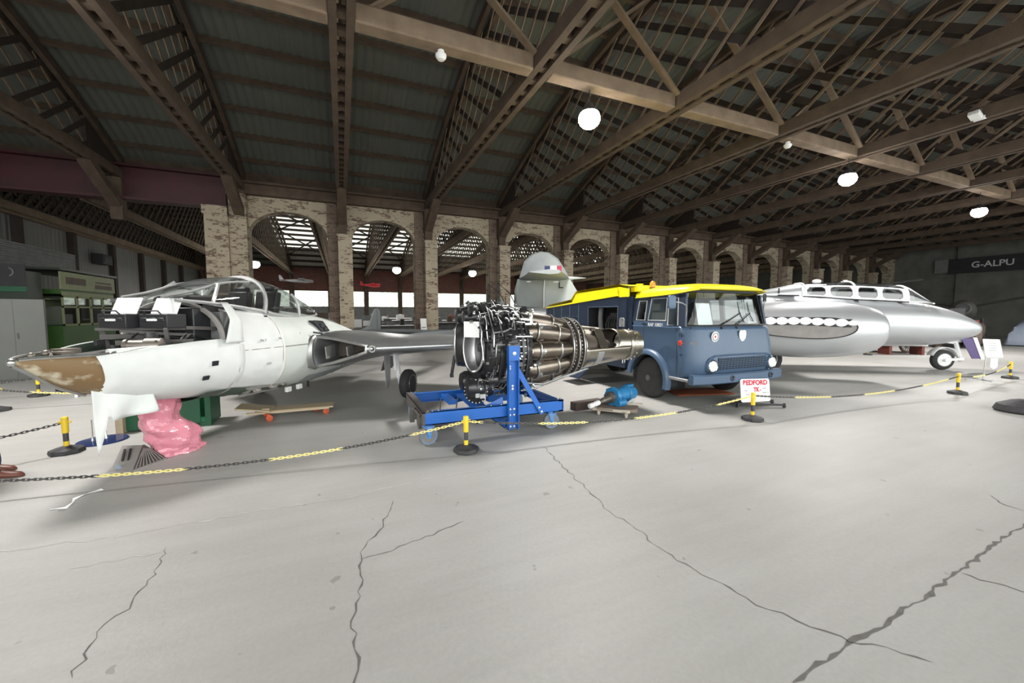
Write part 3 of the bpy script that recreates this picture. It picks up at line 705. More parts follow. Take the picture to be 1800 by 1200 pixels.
# pressure bulkhead, hoop and the big black radar box before it
b = B(); b.prism([p for p in sup(40, .70, 1.74, 1.22, 1.3, 2.3, x=.33)], (.02, 0, 0)); obj('bulkhead', b, 'museum_grey', jet, ang=40)
b = B(); b.tube([V((.12, .73 * cos(radians(a)) * .94, 1.32 + .47 * sin(radians(a)) ** .9)) for a in range(2, 179, 8)], .032, 6); b.tube([V((.32, .74 * cos(radians(a)), 1.32 + .48 * sin(radians(a)))) for a in range(2, 179, 8)], .018, 6); obj('nose_hoop', b, 'plate_grey', jet)
def arch_skin(a0, a1, m, nm):
    b = B(); b.grid(lambda u, v: V((lerp(.10, .36, u), .745 * cos(lerp(a0, a1, v)), 1.32 + .49 * sin(lerp(a0, a1, v)) ** .9)), 3, 16); return obj(nm, b, m, jet, solid=.01)
arch_skin(radians(3), radians(112), 'primer', 'top_skin')
b = B(); b.box((.15, -.05, 1.50), (.30, .74, .44)); b.box((.0, .18, 1.64), (.1, .2, .1)); o = obj('radar_unit', b, 'black_paint', jet, bevel=.012)
b = B(); b.lathe((.0, -.02, 1.67), (-1, -.12, 0), [(-.08, .05), (0, .085), (.05, .085), (.055, .06), (.03, .055)], 20); b.cyl((.02, .30, 1.69), (.02, .05, 1.69), .018); obj('scanner_motor', b, 'dull_metal', o)
b = B(); b.box((.26, -.45, 1.46), (.08, .30, .42)); b.box((.2, -.60, 1.46), (.03, .02, .42)); b.box((.2, -.38, 1.46), (.03, .02, .46)); obj('grey_panel', b, 'museum_grey', jet)
# torn strip of paper in front of the cut edge and the loose sheet hanging from the nose
b = B(); pts = lambda u, v: V((lerp(.34, .08 + .16 * v, u), -(.735 + .02 * (1 - v)) + .34 * max(0, v - .55) ** 1.2 * 1.4, lerp(1.30, 1.79, v)))
b.grid(pts, 4, 14); obj('torn_paper', b, 'paper', jet, ang=60, solid=.003)
b = B(); r = random.Random(4)
def hang(u, v):
    s = lerp(-.86, -.44, u); hw, _, zb, _, _ = interp(NOSE, s)
    low = lerp(.56, .60, u) if u > .14 else lerp(.24, .56, u / .14)
    if .14 <= u < .2: low = .62
    z = lerp(zb + .06, low, v)
    return V((s + .03 * v, -.16 - .2 * u + .03 * sin(9 * u + 3 * v) * v, z))
b.grid(hang, 28, 6); obj('hanging_sheet', b, 'paper', jet, ang=60, solid=.004)
b = B(); b.lathe((-.84, -.36, 1.27), (1, -.22, .02), [(0, .02), (0, .038), (.4, .038)], 16); b.box((-.55, -.42, 1.24), (.5, .02, .05)); obj('paper_roll', b, 'paper', jet)
# green belly with open nose-wheel bay
b = B()
def belly(u, v):
    s = lerp(.0, 1.42, u); a = lerp(radians(226 + 8 * u), radians(300), v); hw, zt, zb = interp(POD, s)
    return V((s, (hw + .014) * math.copysign(abs(cos(a)) ** .889, cos(a)), 1.12 - (1.12 - zb + .014) * abs(sin(a)) ** .889))
b.grid(belly, 12, 12)
obj('belly_panel', b, 'chromate', jet, ang=60)
b = B()
for s in (.72, .98, 1.2): b.beam((s, -.52, .66), (s, -.34, .53), .03, .05); b.tube([V((s, -.5, .63)), V((s + .05, -.54, .60)), V((s + .13, -.5, .60))], .02, 6)
b.beam((.6, -.53, .655), (1.34, -.52, .61), .03, .03); b.beam((.6, -.40, .55), (1.34, -.38, .53), .03, .03); b.ball((1.1, -.5, .60), .06, 1.4, .6, .7); b.ball((.8, -.5, .6), .06, 1.2, .6, .7)
obj('bay_frame', b, 'plate_grey', jet)
for i, s in enumerate((1.5, 1.75)):
    b = B(); b.box((s, -.42, .475), (.1, .05, .08)); obj('bracket', b, 'white_plastic', jet, bevel=.008)
b = B(); b.box((2.05, -.36, .46), (.02, .03, .10)); obj('drain_pipe', b, 'dark_steel', jet)
wrap(1.72, 2.75, radians(180 + 42), radians(180 + 84), .008, 'fin_pale', 'grey_panel', 6, ns=8, na=10)
wrap(2.72, 2.95, radians(180 + 30), radians(180 + 66), .012, 'fin_pale', 'grey_panel', 7, ns=3, na=8)
# small dark square labels stuck to the paper
for s, z, h, tl in ((-.02, 1.075, .055, .0), (-.10, .915, .05, .2)):
    hw = interp(NOSE, s)[0]
    b = B(); yy = -(hw + .02) if z > 1 else -(hw - .015)
    b.box((s, yy, z), (.075, .012, h), MX.Rotation(.2 + tl, 3, 'X')); obj('dark_tab', b, 'table_navy', jet)
for s, z, t in ((.64, 1.30, 'No. 5'), (.92, 1.31, 'No'), (1.32, 1.36, 'I'), (.72, .98, 'E/17')):
    hw = interp(POD, s)[0] + .016
    lettering(t, .045, 'grey_ink', jet, basis((s, -hw, z), (1, 0, 0), (0, .05, 1)), 'stencil_mark')
# ventilation hole
b = B(); y = -.60
q = [V((1.78, y - .10, 1.54)), V((2.0, y - .10, 1.52)), V((2.14, y - .125, 1.36)), V((1.92, y - .15, 1.36))]
b.prism(q, (0, .10, .0)); obj('access_hatch', b, 'black_paint', jet, ang=0)
b = B(); b.tube(q, .012, 6, closed=True); b.box((1.95, y - .13, 1.46), (.1, .03, .06)); b.box((2.02, y - .14, 1.40), (.08, .03, .05)); obj('hatch_frame', b, 'dark_steel', jet)
# cockpit: floor tub, frames and glazing
def can(s):   # canopy outline: half width at sill, sill z, top z
    return interp([(-.22, .44, 1.80, 1.84), (.1, .49, 1.78, 1.93), (.5, .52, 1.74, 2.09), (.85, .53, 1.69, 2.155), (1.25, .52, 1.62, 2.165), (1.7, .47, 1.60, 2.08), (2.1, .38, 1.61, 1.93), (2.5, .24, 1.63, 1.77), (2.75, .06, 1.65, 1.68)], s)
def canring(s, g=0., n=20):
    hw, z0, zt = can(s); return [V((s, (hw + g) * cos(pi * j / n), z0 + (zt + g - z0) * sin(pi * j / n) ** .8)) for j in range(n + 1)]
b = B(); b.rings([canring(lerp(1.0, 2.75, i / 18)) for i in range(19)], closed=False); obj('canopy', b, 'canopy_glass', jet, ang=60)
b = B(); b.rings([canring(lerp(-.22, 1.0, i / 10)) for i in range(11)], closed=False); obj('windscreen', b, 'canopy_glass', jet, ang=60)
b = B()
def strip(pts, r_=.018): b.tube(pts, r_, 6)
hoop = [V((p.x - .12 + (p.z - 1.6) * .30, p.y, p.z)) for p in canring(1.06, .006)]
strip(hoop, .028)
for sg in (0, -1):
    strip([canring(lerp(-.22, .95, i / 12), .004)[sg] for i in range(13)], .022)
    strip([canring(lerp(1.0, 1.74, i / 8), .004)[sg] for i in range(9)], .026)
    strip([canring(lerp(1.74, 2.7, i / 8), .004)[sg] for i in range(9)], .016)
strip([canring(lerp(-.22, .95, i / 12), .004)[6] for i in range(13)], .016); strip([canring(lerp(-.22, .95, i / 12), .004)[14] for i in range(13)], .016)
strip([canring(lerp(.18, .42, i / 6), .004)[int(20 - 6 * i / 6)] if i in (0, 6) else canring(.18, .004)[20].lerp(canring(.46, .004)[14], i / 6) + V((0, -.02, .03)) for i in range(7)], .022)
strip([canring(.18, .004)[0].lerp(canring(.46, .004)[6], i / 6) + V((0, .02, .03)) for i in range(7)], .022)
strip([V((p.x + .02, p.y, p.z)) for p in canring(1.74, .006)[15:]], .020); strip([V((p.x + .02, p.y, p.z)) for p in canring(1.74, .006)[:6]], .020)
obj('canopy_frame', b, 'silver_dull', jet)
b = B(); b.box((.93, -.56, 1.60), (.05, .03, .05)); obj('canopy_latch', b, 'black_paint', jet)
b = B(); b.rings([[V((s, y * .92, z - .02)) for _, y, z in [(p.x, p.y, p.z) for p in canring(s)][0:1]] + [V((s, .3, 1.35)), V((s, -.3, 1.35))] + [V((s, -can(s)[0] * .92, can(s)[1] - .02))] for s in (.1, .6, 1.2, 1.8, 2.4)], closed=False); obj('cockpit_tub', b, 'soot', jet)
for y in (-.24, .24):
    b = B(); b.box((1.35, y, 1.72), (.12, .34, .52), MX.Rotation(.2, 3, 'Y')); b.box((1.18, y, 1.52), (.36, .34, .1)); b.box((1.42, y, 1.98), (.09, .22, .14)); obj('ejection_seat', b, 'black_paint', jet, bevel=.02)
b = B(); b.box((.55, 0, 1.80), (.12, .86, .18)); obj('instrument_coaming', b, 'soot', jet, bevel=.03); b = B(); b.box((2.0, 0, 1.66), (.5, .5, .16)); obj('rear_deck', b, 'soot', jet, bevel=.03)
# air intakes and wing: aerofoil sections along the span
SEC = [(.45, 1.16, 4.0, .58, 1.03), (.72, 1.30, 3.85, .60, 1.04), (1.0, 1.52, 3.52, .53, 1.05), (1.3, 1.76, 3.24, .42, 1.065), (1.6, 1.96, 2.98, .345, 1.08), (2.0, 2.12, 2.75, .31, 1.09), (2.6, 2.35, 2.5, .275, 1.11), (3.0, 2.49, 2.3, .25, 1.12)]
def foil(t, x0=0., n=22, side=1):
    le, ch, th, zc = interp(SEC, t)
    up, lo = [], []
    for i in range(n + 1):
        x = x0 + (1 - x0) * (i / n) ** 1.8
        h = th * 10 * (.2969 * sqrt(x) - .126 * x - .3516 * x * x + .2843 * x ** 3 - .1015 * x ** 4)
        up.append(V((le + x * ch, -side * t, zc + h * .52))); lo.append(V((le + x * ch, -side * t, zc - h * .48)))
    return up, lo
MOUTH = [(.60, .035), (.68, .075), (.80, .10), (1.0, .085), (1.2, .055), (1.38, .028), (1.5, .010)]
def wing(side, tmax, name):
    b = B(); ts = [1.5, 1.56, 1.7, 2.0, 2.3, 2.6, 2.8, 2.95]; ts = [t for t in ts if t <= tmax]
    rr = []
    for t in ts: u, l = foil(t, side=side); rr.append(list(reversed(u)) + l[1:])
    b.rings(rr, closed=True)
    ui = [foil(t, x0, side=side) for t, x0 in MOUTH]
    b.rings([u for u, l in ui], closed=False); b.rings([l for u, l in ui], closed=False)
    return obj(name, b, 'aluminium', jet, ang=50)
wing(1, 2.95, 'wing'); wing(-1, 2.0, 'wing')
for side in (1, -1):
    ui = [foil(t, x0, side=side) for t, x0 in MOUTH]
    loop = [u[0] for u, l in ui] + [l[0] for u, l in reversed(ui)]
    b = B(); b.tube(loop, .030, 8, closed=True); lip = obj('intake_lip', b, 'bare_metal', jet)
    c = sum(loop, V()) / len(loop)
    b = B(); b.rings([loop, [p.lerp(c, .1) + V((.22, 0, 0)) for p in loop], [p.lerp(c, .3) + V((.6, side * .1, 0)) for p in loop]], cap0=False); obj('intake_duct', b, 'burnt', jet)
    for k, tt in ((0, 1.02), (1, 1.26)):
        b = B(); u, l = foil(tt, .03, side=side); b.beam(l[0] + V((.08, 0, .03)), u[0] + V((.06, 0, -.03)), .24, .014, up=(0, 1, 0))
        obj('intake_vane', b, 'bare_metal', jet)
    # rounded inner cheek that closes the mouth against the side of the pod
    def cheek(p, q):
        zc_, sg_ = 1.045, -side
        return V((1.67 - .13 * sin(pi * q) + .55 * p ** 1.5 + .06 * p, sg_ * (.79 - .02 * sin(pi * q) + .10 * p), zc_ + (.245 - .03 * p) * cos(pi * q)))
    b = B(); b.grid(cheek, 8, 14); obj('intake_cheek', b, 'aluminium', jet, ang=60)
    b = B(); b.tube([cheek(0, q / 14) for q in range(15)], [.03 + .028 * sin(pi * q / 14) for q in range(15)], 8); obj('intake_lip', b, 'bare_metal', jet)
    b = B(); u, l = foil(1.60, 0, side=side); b.torus(u[0] + V((-.01, 0, 0)), (1, 0, 0), .05, .016, 18, 6); b.mi = 1; b.lathe(u[0] + V((.0, 0, 0)), (1, 0, 0), [(0, .045), (.06, .04)], 14); obj('cooling_hole', b, ['bare_metal', 'soot'], jet)
b = B(); b.tube([V((1.85, -.78, 1.32)), V((1.75, -.86, 1.335)), V((1.62, -.80, 1.36))], .014, 6); obj('pitot_fitting', b, 'dark_steel', jet)
# dorsal fairing behind the canopy
b = B(); b.rings([[V((s, .20 * (1 - (s - 2.5) / 3.4) * cos(pi * j / 8) , interp(POD, s)[1] - .03 + (.12 * (1 - abs(s - 3.3) / 1.5) if abs(s - 3.3) < 1.5 else 0) * sin(pi * j / 8))) for j in range(9)] for s in [2.5 + .25 * i for i in range(10)]], closed=False); obj('dorsal_fairing', b, 'fin_grey', jet, ang=60)
# tail booms, fins and tailplane
for t, sg in ((1.4, 1), (-1.4, -1)):
    b = B(); b.rings([sup(16, w_, 1.06 + h_, 1.06 - h_, e=2.2, x=s, cy=-t) for s, w_, h_ in ((3.6, .10, .12), (4.2, .15, .17), (5.4, .13, .15), (6.8, .10, .12), (7.7, .07, .10), (8.1, .03, .07))]); bm_ = obj('tail_boom', b, 'boom_grey', jet, ang=50)
    b = B(); o2 = .035
    prof = [(6.75, 1.14), (7.35, 1.28), (7.62, 1.70), (7.74, 1.80), (7.92, 1.82), (8.06, 1.74), (8.1, 1.4), (8.06, 1.0), (7.6, 1.02)]
    b.prism([V((x, -t - o2 / 2, z)) for x, z in prof], (0, o2, 0)); f = obj('fin', b, 'fin_grey', jet, ang=0, bevel=.01)
    b = B(); b.box((7.84, -t - .022, 1.42), (.012, .006, .72)); obj('rudder_gap', b, 'boom_grey', f)
b = B(); b.rings([[V((7.25 + .85 * x, y, 1.10 + h)) for x, h in ((0, 0), (.1, .045), (.4, .06), (1, .004), (1, -.004), (.4, -.06), (.1, -.045))] for y in (-1.36, 1.36)]); obj('tailplane', b, 'boom_grey', jet, ang=50)
# undercarriage
def wheel_at(parent, c, ax, R, wdt, rim='wheel_white', hubn=10, tyre='rubber'):
    c = V(c); ax = V(ax).normalized(); h = wdt / 2
    b = B(); b.lathe(c - ax * h, ax, [(0, R * .60), (.0, R * .72), (h * .18, R * .88), (h * .45, R * .97), (h, R), (h * 1.55, R * .97), (h * 1.82, R * .88), (2 * h, R * .72), (2 * h, R * .60)], 36); ty = obj('tyre', b, tyre, parent)
    b = B(); b.lathe(c - ax * h * 1.02, ax, [(h * .5, .01), (h * .4, R * .18), (h * .5, R * .24), (h * .45, R * .45), (h * .05, R * .56), (0, R * .62), (h * .2, R * .64), (h * 1.84, R * .64), (2.04 * h, R * .62), (2 * h, R * .56), (1.6 * h, R * .45), (1.55 * h, R * .24), (1.64 * h, R * .18), (1.55 * h, .01)], 30); rm = obj('wheel_hub', b, rim, parent)
    x, y = B.frame(ax); b = B()
    for k in range(hubn):
        a = 2 * pi * k / hubn; d = x * cos(a) + y * sin(a)
        for s in (-1, 1): b.beam(c + ax * s * h * .62 + d * R * .24, c + ax * s * h * .92 + d * R * .54, R * .07, R * .05, up=ax)
    obj('spoke_ribs', b, rim, rm)
    return ty
for t in (1.62, -1.62):
    wheel_at(jet, (3.28, -t, .285), (0, 1, 0), .285, .19, 'bare_metal', 12)
    sg = 1 if t > 0 else -1
    b = B(); b.cyl((3.2, -t + sg * .16, .42), (3.1, -t + sg * .16, .95), .045); b.cyl((3.28, -t + sg * .16, .285), (3.2, -t + sg * .16, .45), .04); b.cyl((3.28, -t + sg * .18, .285), (3.28, -t, .285), .03); b.cyl((2.98, -t + sg * .12, .6), (2.9, -t + sg * .1, .95), .028); b.box((3.1, -t + sg * .16, .9), (.2, .16, .08)); b.torus((3.2, -t + sg * .16, .46), (0, 0, 1), .05, .015, 14, 6); obj('oleo_leg', b, 'wheel_white', jet)
    b = B(); b.prism([V((2.86, -t + sg * .28, .95)), V((3.12, -t + sg * .28, .95)), V((3.14, -t + sg * .30, .30)), V((2.98, -t + sg * .30, .22))], (0, sg * .012, 0)); obj('gear_door', b, 'silver_dull', jet, ang=0)
    b = B(); b.prism([V((3.3, -t + sg * .42, .97)), V((3.95, -t + sg * .42, .97)), V((3.9, -t + sg * .62, .50)), V((3.4, -t + sg * .62, .50))], (0, sg * .012, 0)); obj('gear_door', b, 'fin_grey', jet, ang=0)
# nose leg wrapped in pink film: bulge for the leg at the top, knee, and a big ball round the wheel, skirt on the floor
b = B(); path = [(-.04, .0, .78, .14), (-.06, .0, .66, .155), (-.10, -.02, .55, .165), (-.14, -.05, .42, .185), (-.07, -.08, .31, .225), (-.01, -.09, .20, .245), (.0, -.09, .09, .225), (.0, -.09, .004, .225)]
rr = []; r = random.Random(21)
M = 40
for i in range(36):
    u = i / 35 * (len(path) - 1); k = min(int(u), len(path) - 2); f_ = u - k
    x, y, z, R = [lerp(path[k][q], path[k + 1][q], f_ * f_ * (3 - 2 * f_)) for q in range(4)]
    row = []
    for j in range(M):
        a = 2 * pi * j / M
        fold = .012 * sin(4 * a + 17 * z) + .009 * sin(7 * a - 23 * z) + .008 * sin(2 * a + 41 * z) + r.uniform(-.0035, .0035)
        if z < .05: fold += .05 * max(0, sin(2 * a + 2.2)) + .02 * sin(9 * a)
        el = 1.06
        row.append(V((x + (R + fold) * cos(a) * el, y + (R + fold) * sin(a), z + .008 * sin(7 * a + 20 * z) * (z > .03))))
    rr.append(row)
b.rings(rr); obj('wrapped_nose_wheel', b, 'pink_film', jet, ang=12)
# ------------------------------------------------------------------ blue wheeled stand
st = thing('engine_stand', 'bright blue steel engine stand on four casters', 'stand', (1.93, 5.6, 0))
def channel(p0, p1, w, h, side, name, m='stand_blue', t=.012):
    """C-section beam: web plus two flanges pointing towards side"""
    p0, p1, s = V(p0), V(p1), V(side).normalized(); d = (p1 - p0).normalized(); u = s.cross(d).normalized()
    b = B(); b.beam(p0 + s * t / 2, p1 + s * t / 2, t, h, up=u)
    for k in (-1, 1): b.beam(p0 + u * k * (h / 2 - t / 2) + s * w / 2, p1 + u * k * (h / 2 - t / 2) + s * w / 2, w, t, up=u)
    return obj(name, b, m, st, ang=30)
def bolts(parent, pts, ax, r=.013, m='bare_metal'):
    for p in pts:
        b = B(); b.lathe(p, ax, [(0, r * 1.5), (.004, r * 1.5), (.005, r), (.016, r), (.018, r * .7)], 6); obj('bolt', b, m, parent)
fb = channel((-1.0, -.65, .325), (1.01, -.65, .315), .07, .17, (0, 1, 0), 'front_beam')
rb = channel((-1.0, .73, .325), (1.01, .73, .315), .07, .15, (0, -1, 0), 'rear_beam')
b = B(); b.mm((-1.03, -.66, .25), (-1.0, .74, .41)); b.mm((-1.03, -.66, .395), (-.93, .74, .41)); b.mm((-1.03, -.6, .16), (-1.015, -.3, .26)); b.lathe((-1.03, -.42, .25), (-1, 0, 0), [(0, .11), (.015, .11), (.03, .05)], 20); b.mm((-1.09, -.30, .24), (-1.02, -.22, .36)); b.box((-1.10, -.26, .30), (.06, .05, .20)); b.cyl((-1.06, -.55, .36), (-1.06, -.1, .36), .018)
obj('end_plate', b, 'plate_dark', st)
channel((1.0, -.65, .315), (1.0, .73, .315), .07, .15, (-1, 0, 0), 'end_beam')
for y, sg in ((-.67, -1), (.75, 1)):
    x0 = .185
    b = B(); b.mm((x0 - .075, y - .006, .07), (x0 + .075, y + .006, 1.21)); b.mm((x0 - .075, y, .07), (x0 - .063, y - sg * -.075, 1.21)); b.mm((x0 + .063, y, .07), (x0 + .075, y - sg * -.075, 1.21)); b.mm((x0 - .078, y - sg * -.078, 1.02), (x0 + .078, y + sg * .066, 1.22))
    up = obj('upright', b, 'stand_blue', st, ang=30)
    bolts(up, [(x0 - dx, y + sg * .006, z) for dx, z in ((-.03, .26), (.035, .26), (-.03, .34), (.035, .34), (-.005, .62), (-.005, .66), (.03, .10), (-.03, .10))] + [(x0 - .04, y + sg * .006, .93), (x0 - .04, y + sg * .006, .90)], (0, sg, 0))
    b = B(); b.lathe((x0, y + sg * .064, 1.115), (0, sg, 0), [(0, .04), (.008, .04), (.01, .026), (.02, .026), (.022, .01)], 18); obj('trunnion_cap', b, 'bare_metal', up)
    b = B(); b.beam((x0 + .07, y, .90), (x0 + .46, y + sg * .02, .24), .012, .07, up=(1, 0, .5)); b.beam((x0 + .07, y - sg * .03, .90), (x0 + .46, y - sg * .02, .24), .06, .01, up=(1, 0, .5)); br = obj('brace', b, 'stand_blue', st, ang=30)
    bolts(br, [(x0 + .40, y + sg * .03, .33), (x0 + .44, y + sg * .03, .27)], (0, sg, 0))
    b = B(); b.prism([V((x0 - .09, y - sg * .08, .24)), V((x0 - .55, y - sg * .3, .24)), V((x0 - .09, y - sg * .12, .50))], (0, -sg * .012, 0)); obj('gusset', b, 'stand_blue', st, ang=0)
b = B(); b.mm((.10, -.6, .07), (.27, .7, .082)); b.mm((.10, -.6, .07), (.112, .7, .22)); b.prism([V((-.35, .30, .41)), V((.10, .30, .41)), V((.10, .30, .08)), V((-.05, .30, .12))], (0, .012, 0)); b.prism([V((-.25, .62, .41)), V((.12, .62, .41)), V((.12, .62, .1))], (0, .012, 0)); b.mm((-.5, .1, .30), (-.38, .66, .36)); b.mm((.25, .45, .2), (.6, .6, .36)); obj('cross_member', b, 'stand_blue', st, ang=30)
for p0, p1 in (((-.62, .1, .41), (-.66, .1, .05)), ((-.35, .15, .41), (-.42, .1, .1)), ((.0, .2, .3), (.12, .25, .1)), ((.05, .3, .44), (.02, .3, .2))): b = B(); b.cyl(p0, p1, .009, n=6); obj('tie_rod', b, 'plate_dark', st)
bolts(fb, [(x, -.62, .408) for x in (-.96, -.9, -.82, .93, .97)] + [(x, -.62, .405) for x in (-.1, .05)], (0, 0, 1), .011); bolts(rb, [(x, .70, .40) for x in (-.95, -.9, .85)], (0, 0, 1), .011)
for x, y, R, yaw in ((-.97, -.69, .122, .25), (.80, -.66, .115, -.15), (-.95, .72, .12, 1.2), (.9, .72, .12, .6)):
    cb = bpy.data.objects.new('caster', None); COL.objects.link(cb); cb.parent = st; cb.location = (x, y, 0); cb.rotation_euler = (0, 0, yaw)
    b = B(); b.lathe((0, -.028, R), (0, 1, 0), [(0, R * .84), (.004, R * .97), (.014, R), (.042, R), (.052, R * .97), (.056, R * .84)], 36); obj('tyre', b, 'rubber_grey', cb)
    b = B(); b.lathe((0, -.030, R), (0, 1, 0), [(.006, .01), (0, .02), (0, .035), (.008, .05), (.006, R * .72), (0, R * .8), (0, R * .85), (.06, R * .85), (.06, R * .8), (.054, R * .7), (.06, .02), (.054, .01)], 30); obj('wheel_disc', b, 'caster_blue', cb)
    b = B()
    for s in (-1, 1): b.prism([V((-.045, s * .04, R * 1.9)), V((.035, s * .04, R * 1.9)), V((.018, s * .04, R * .86)), V((-.018, s * .04, R * .86))], (0, s * .006, 0))
    b.mm((-.06, -.05, R * 1.88), (.06, .05, R * 1.88 + .014)); b.cyl((-.01, 0, R * 1.9), (-.01, 0, .245), .035); b.cyl((0, -.055, R), (0, .055, R), .012); obj('fork', b, 'caster_blue', cb)

# ------------------------------------------------------------------ jet engine (x = 0 at the intake end, axis along +x at z = 1.10)
en = thing('jet_engine', 'sectioned jet engine with black front and brownish exhaust cone on blue stand', 'engine', (1.58, 5.70, 0))
ZC = 1.10
O = V((0, 0, ZC))
def LX(b, prof, n=48, **k): return b.lathe(O, (1, 0, 0), prof, n, **k)
b = B(); LX(b, [(.18, .20), (.20, .40), (.24, .50), (.34, .58), (.52, .63), (.72, .64), (.74, .66), (.80, .66), (.82, .62), (.96, .56), (1.02, .40)]); obj('compressor_casing', b, 'engine_black', en)
b = B(); LX(b, [(.735, .655), (.735, .685), (.765, .685), (.765, .655)], cap0=False, cap1=False); LX(b, [(.83, .60), (.83, .65), (.85, .65), (.85, .60)], cap0=False, cap1=False); obj('casing_flange', b, 'engine_grey', en)
def ring_of(name, n, x, R, m, parent, rad=.011, ln=.10, axial=True):
    b = B(); b.lathe((0, 0, 0), (1, 0, 0) if axial else (0, 0, 1), [(0, rad), (ln, rad), (ln + .004, rad * .6)], 6); first = obj(name, b, m, parent)
    for k in range(n):
        o = first if k == 0 else first.copy()
        if k: COL.objects.link(o); o.parent = parent
        a = 2 * pi * k / n; o.location = (x, R * sin(a), ZC + R * cos(a)); o.rotation_euler = (-a, 0, 0)
ring_of('flange_bolt', 48, .70, .668, 'bare_metal', en)
b = B(); LX(b, [(.95, .42), (1.1, .36), (1.7, .30), (1.75, .36)], 32); obj('centre_casing', b, 'burnt', en)
# combustion cans tapering to the turbine ring
NC = 10
for k in range(NC):
    a = 2 * pi * (k + .5) / NC; d = V((0, sin(a), cos(a)))
    p0 = O + V((.90, 0, 0)) + d * .49; p1 = O + V((1.76, 0, 0)) + d * .355; ax = (p1 - p0); Ln = ax.length
    b = B(); b.lathe(p0, ax, [(0, .04), (.01, .09), (.05, .125), (.13, .142), (.14, .158), (.17, .158), (.18, .146), (.40, .148), (.52, .136), (.53, .148), (.56, .146), (.57, .130), (.70, .112), (.80, .095), (Ln, .088)], 22); c = obj('combustion_can', b, 'combustor', en)
    for f_, R_ in ((.155, .156), (.545, .148)):
        b = B(); b.torus(p0 + ax * (f_ / Ln), ax, R_, .012, 22, 6); obj('clamp_ring', b, 'bare_metal', c)
    q = p0 + ax * (.22 / Ln) + d * .14; b = B(); b.lathe(q, d, [(0, .036), (.02, .036), (.025, .022), (.05, .022), (.055, .010)], 8); obj('igniter_boss', b, 'bare_metal', c)
    a2 = 2 * pi * (k + 1) / NC; d2 = V((0, sin(a2), cos(a2)))
    b = B(); e = O + V((1.14, 0, 0)) + d2 * .47; t_ = V((0, cos(a2), -sin(a2))); b.lathe(e - t_ * .07, t_, [(0, .04), (.055, .04), (.056, .052), (.085, .052), (.086, .04), (.14, .04)], 12); obj('interconnector', b, 'burnt', c)
    if k % 2 == 0:
        b = B(); b.box((0, 0, 0), (.15, .055, .02)); oo = obj('access_slot', b, 'soot', c, loc=p0 + ax * (.33 / Ln) + d * .142); oo.rotation_mode = 'QUATERNION'; oo.rotation_quaternion = MX((ax.normalized(), ax.normalized().cross(d).normalized() * -1, d)).transposed().to_quaternion()
b = B(); LX(b, [(1.70, .30), (1.70, .455), (1.73, .465), (1.735, .44), (1.80, .44), (1.80, .47), (1.83, .475), (1.835, .43), (1.90, .425), (1.90, .46), (1.93, .46), (1.935, .41), (1.99, .40)], cap0=False, cap1=False); obj('turbine_ring', b, 'burnt', en)
for xx, R in ((1.715, .47), (1.815, .483), (1.915, .468)):
    b = B(); b.torus(O + V((xx, 0, 0)), (1, 0, 0), R, .011, 64, 6); obj('ring_bead', b, 'bare_metal', en)
for xx, R in ((1.75, .45), (1.86, .448)): ring_of('turbine_bolt', 48, xx, R, 'bare_metal', en, .011, .024, False)
# exhaust cone with a window cut in its upper front quarter
def Rj(x): return interp([(1.99, .395), (2.25, .345), (2.6, .300), (2.95, .262), (3.02, .258)], x)[0]
NA = 72
def jet_skin(x0, x1, a0, a1, b, nx=8, off=0.):
    b.grid(lambda u, v: (lambda x, a: O + V((x, (Rj(x) + off) * sin(a), (Rj(x) + off) * cos(a))))(lerp(x0, x1, u), lerp(a0, a1, v)), nx, max(4, int(NA * abs(a1 - a0) / (2 * pi))))
# angle a: 0 = up, -90deg = towards the camera side (-y)
A0, A1 = radians(-93), radians(18)
b = B(); jet_skin(1.98, 2.02, A0, A1, b, 2); jet_skin(1.98, 2.72, A1, A0 + 2 * pi, b, 8)
b.grid(lambda u, v: (lambda a: (lambda x: O + V((x, Rj(x) * sin(a), Rj(x) * cos(a))))(lerp(2.68 + .06 * sin(pi * min(1, max(0, (a - A0) / (A1 - A0)))) ** .8, 3.02, u)))(lerp(A0, A1, v)), 6, 24); jet_skin(2.72, 3.02, A1, A0 + 2 * pi, b, 4)
b.merge(); obj('exhaust_cone', b, 'jetpipe', en, ang=50, solid=.010)
b = B(); jet_skin(1.99, 2.95, A1 + .05, A0 + 2 * pi - .05, b, 8, -.03); obj('cone_lining', b, 'burnt', en, ang=50)
b = B(); LX(b, [(1.98, .26), (2.1, .25), (2.5, .15), (2.85, .03)], 32); obj('inner_cone', b, 'burnt', en)
b = B(); b.prism([O + V((2.02, -.02, .12)), O + V((2.48, -.02, .08)), O + V((2.48, -.02, .31)), O + V((2.02, -.02, .36))], (0, .012, 0)); b.prism([O + V((2.36, -.25, -.02)), O + V((2.52, -.25, -.02)), O + V((2.52, -.05, .28)), O + V((2.36, -.05, .30))], (0, .012, 0)); obj('inner_strut', b, 'jetpipe', en)
b = B(); LX(b, [(2.26, Rj(2.26) + .004), (2.27, Rj(2.26) + .012), (2.38, Rj(2.38) + .012), (2.39, Rj(2.38) + .004)], cap0=False, cap1=False, a0=pi - .2, a1=2 * pi - .2); b.mi = 0; obj('heat_band', b, 'silver_dull', en)
b = B(); LX(b, [(3.0, .262), (3.02, .275), (3.05, .275), (3.06, .262), (3.09, .258), (3.10, .268), (3.16, .266), (3.17, .252), (3.24, .244), (3.27, .246), (3.275, .232), (3.2, .225), (3.0, .235)], cap0=False, cap1=False); obj('jet_nozzle', b, 'jetpipe', en)
ring_of('nozzle_bolt', 18, 3.13, .262, 'bare_metal', en, .012, .014, False)
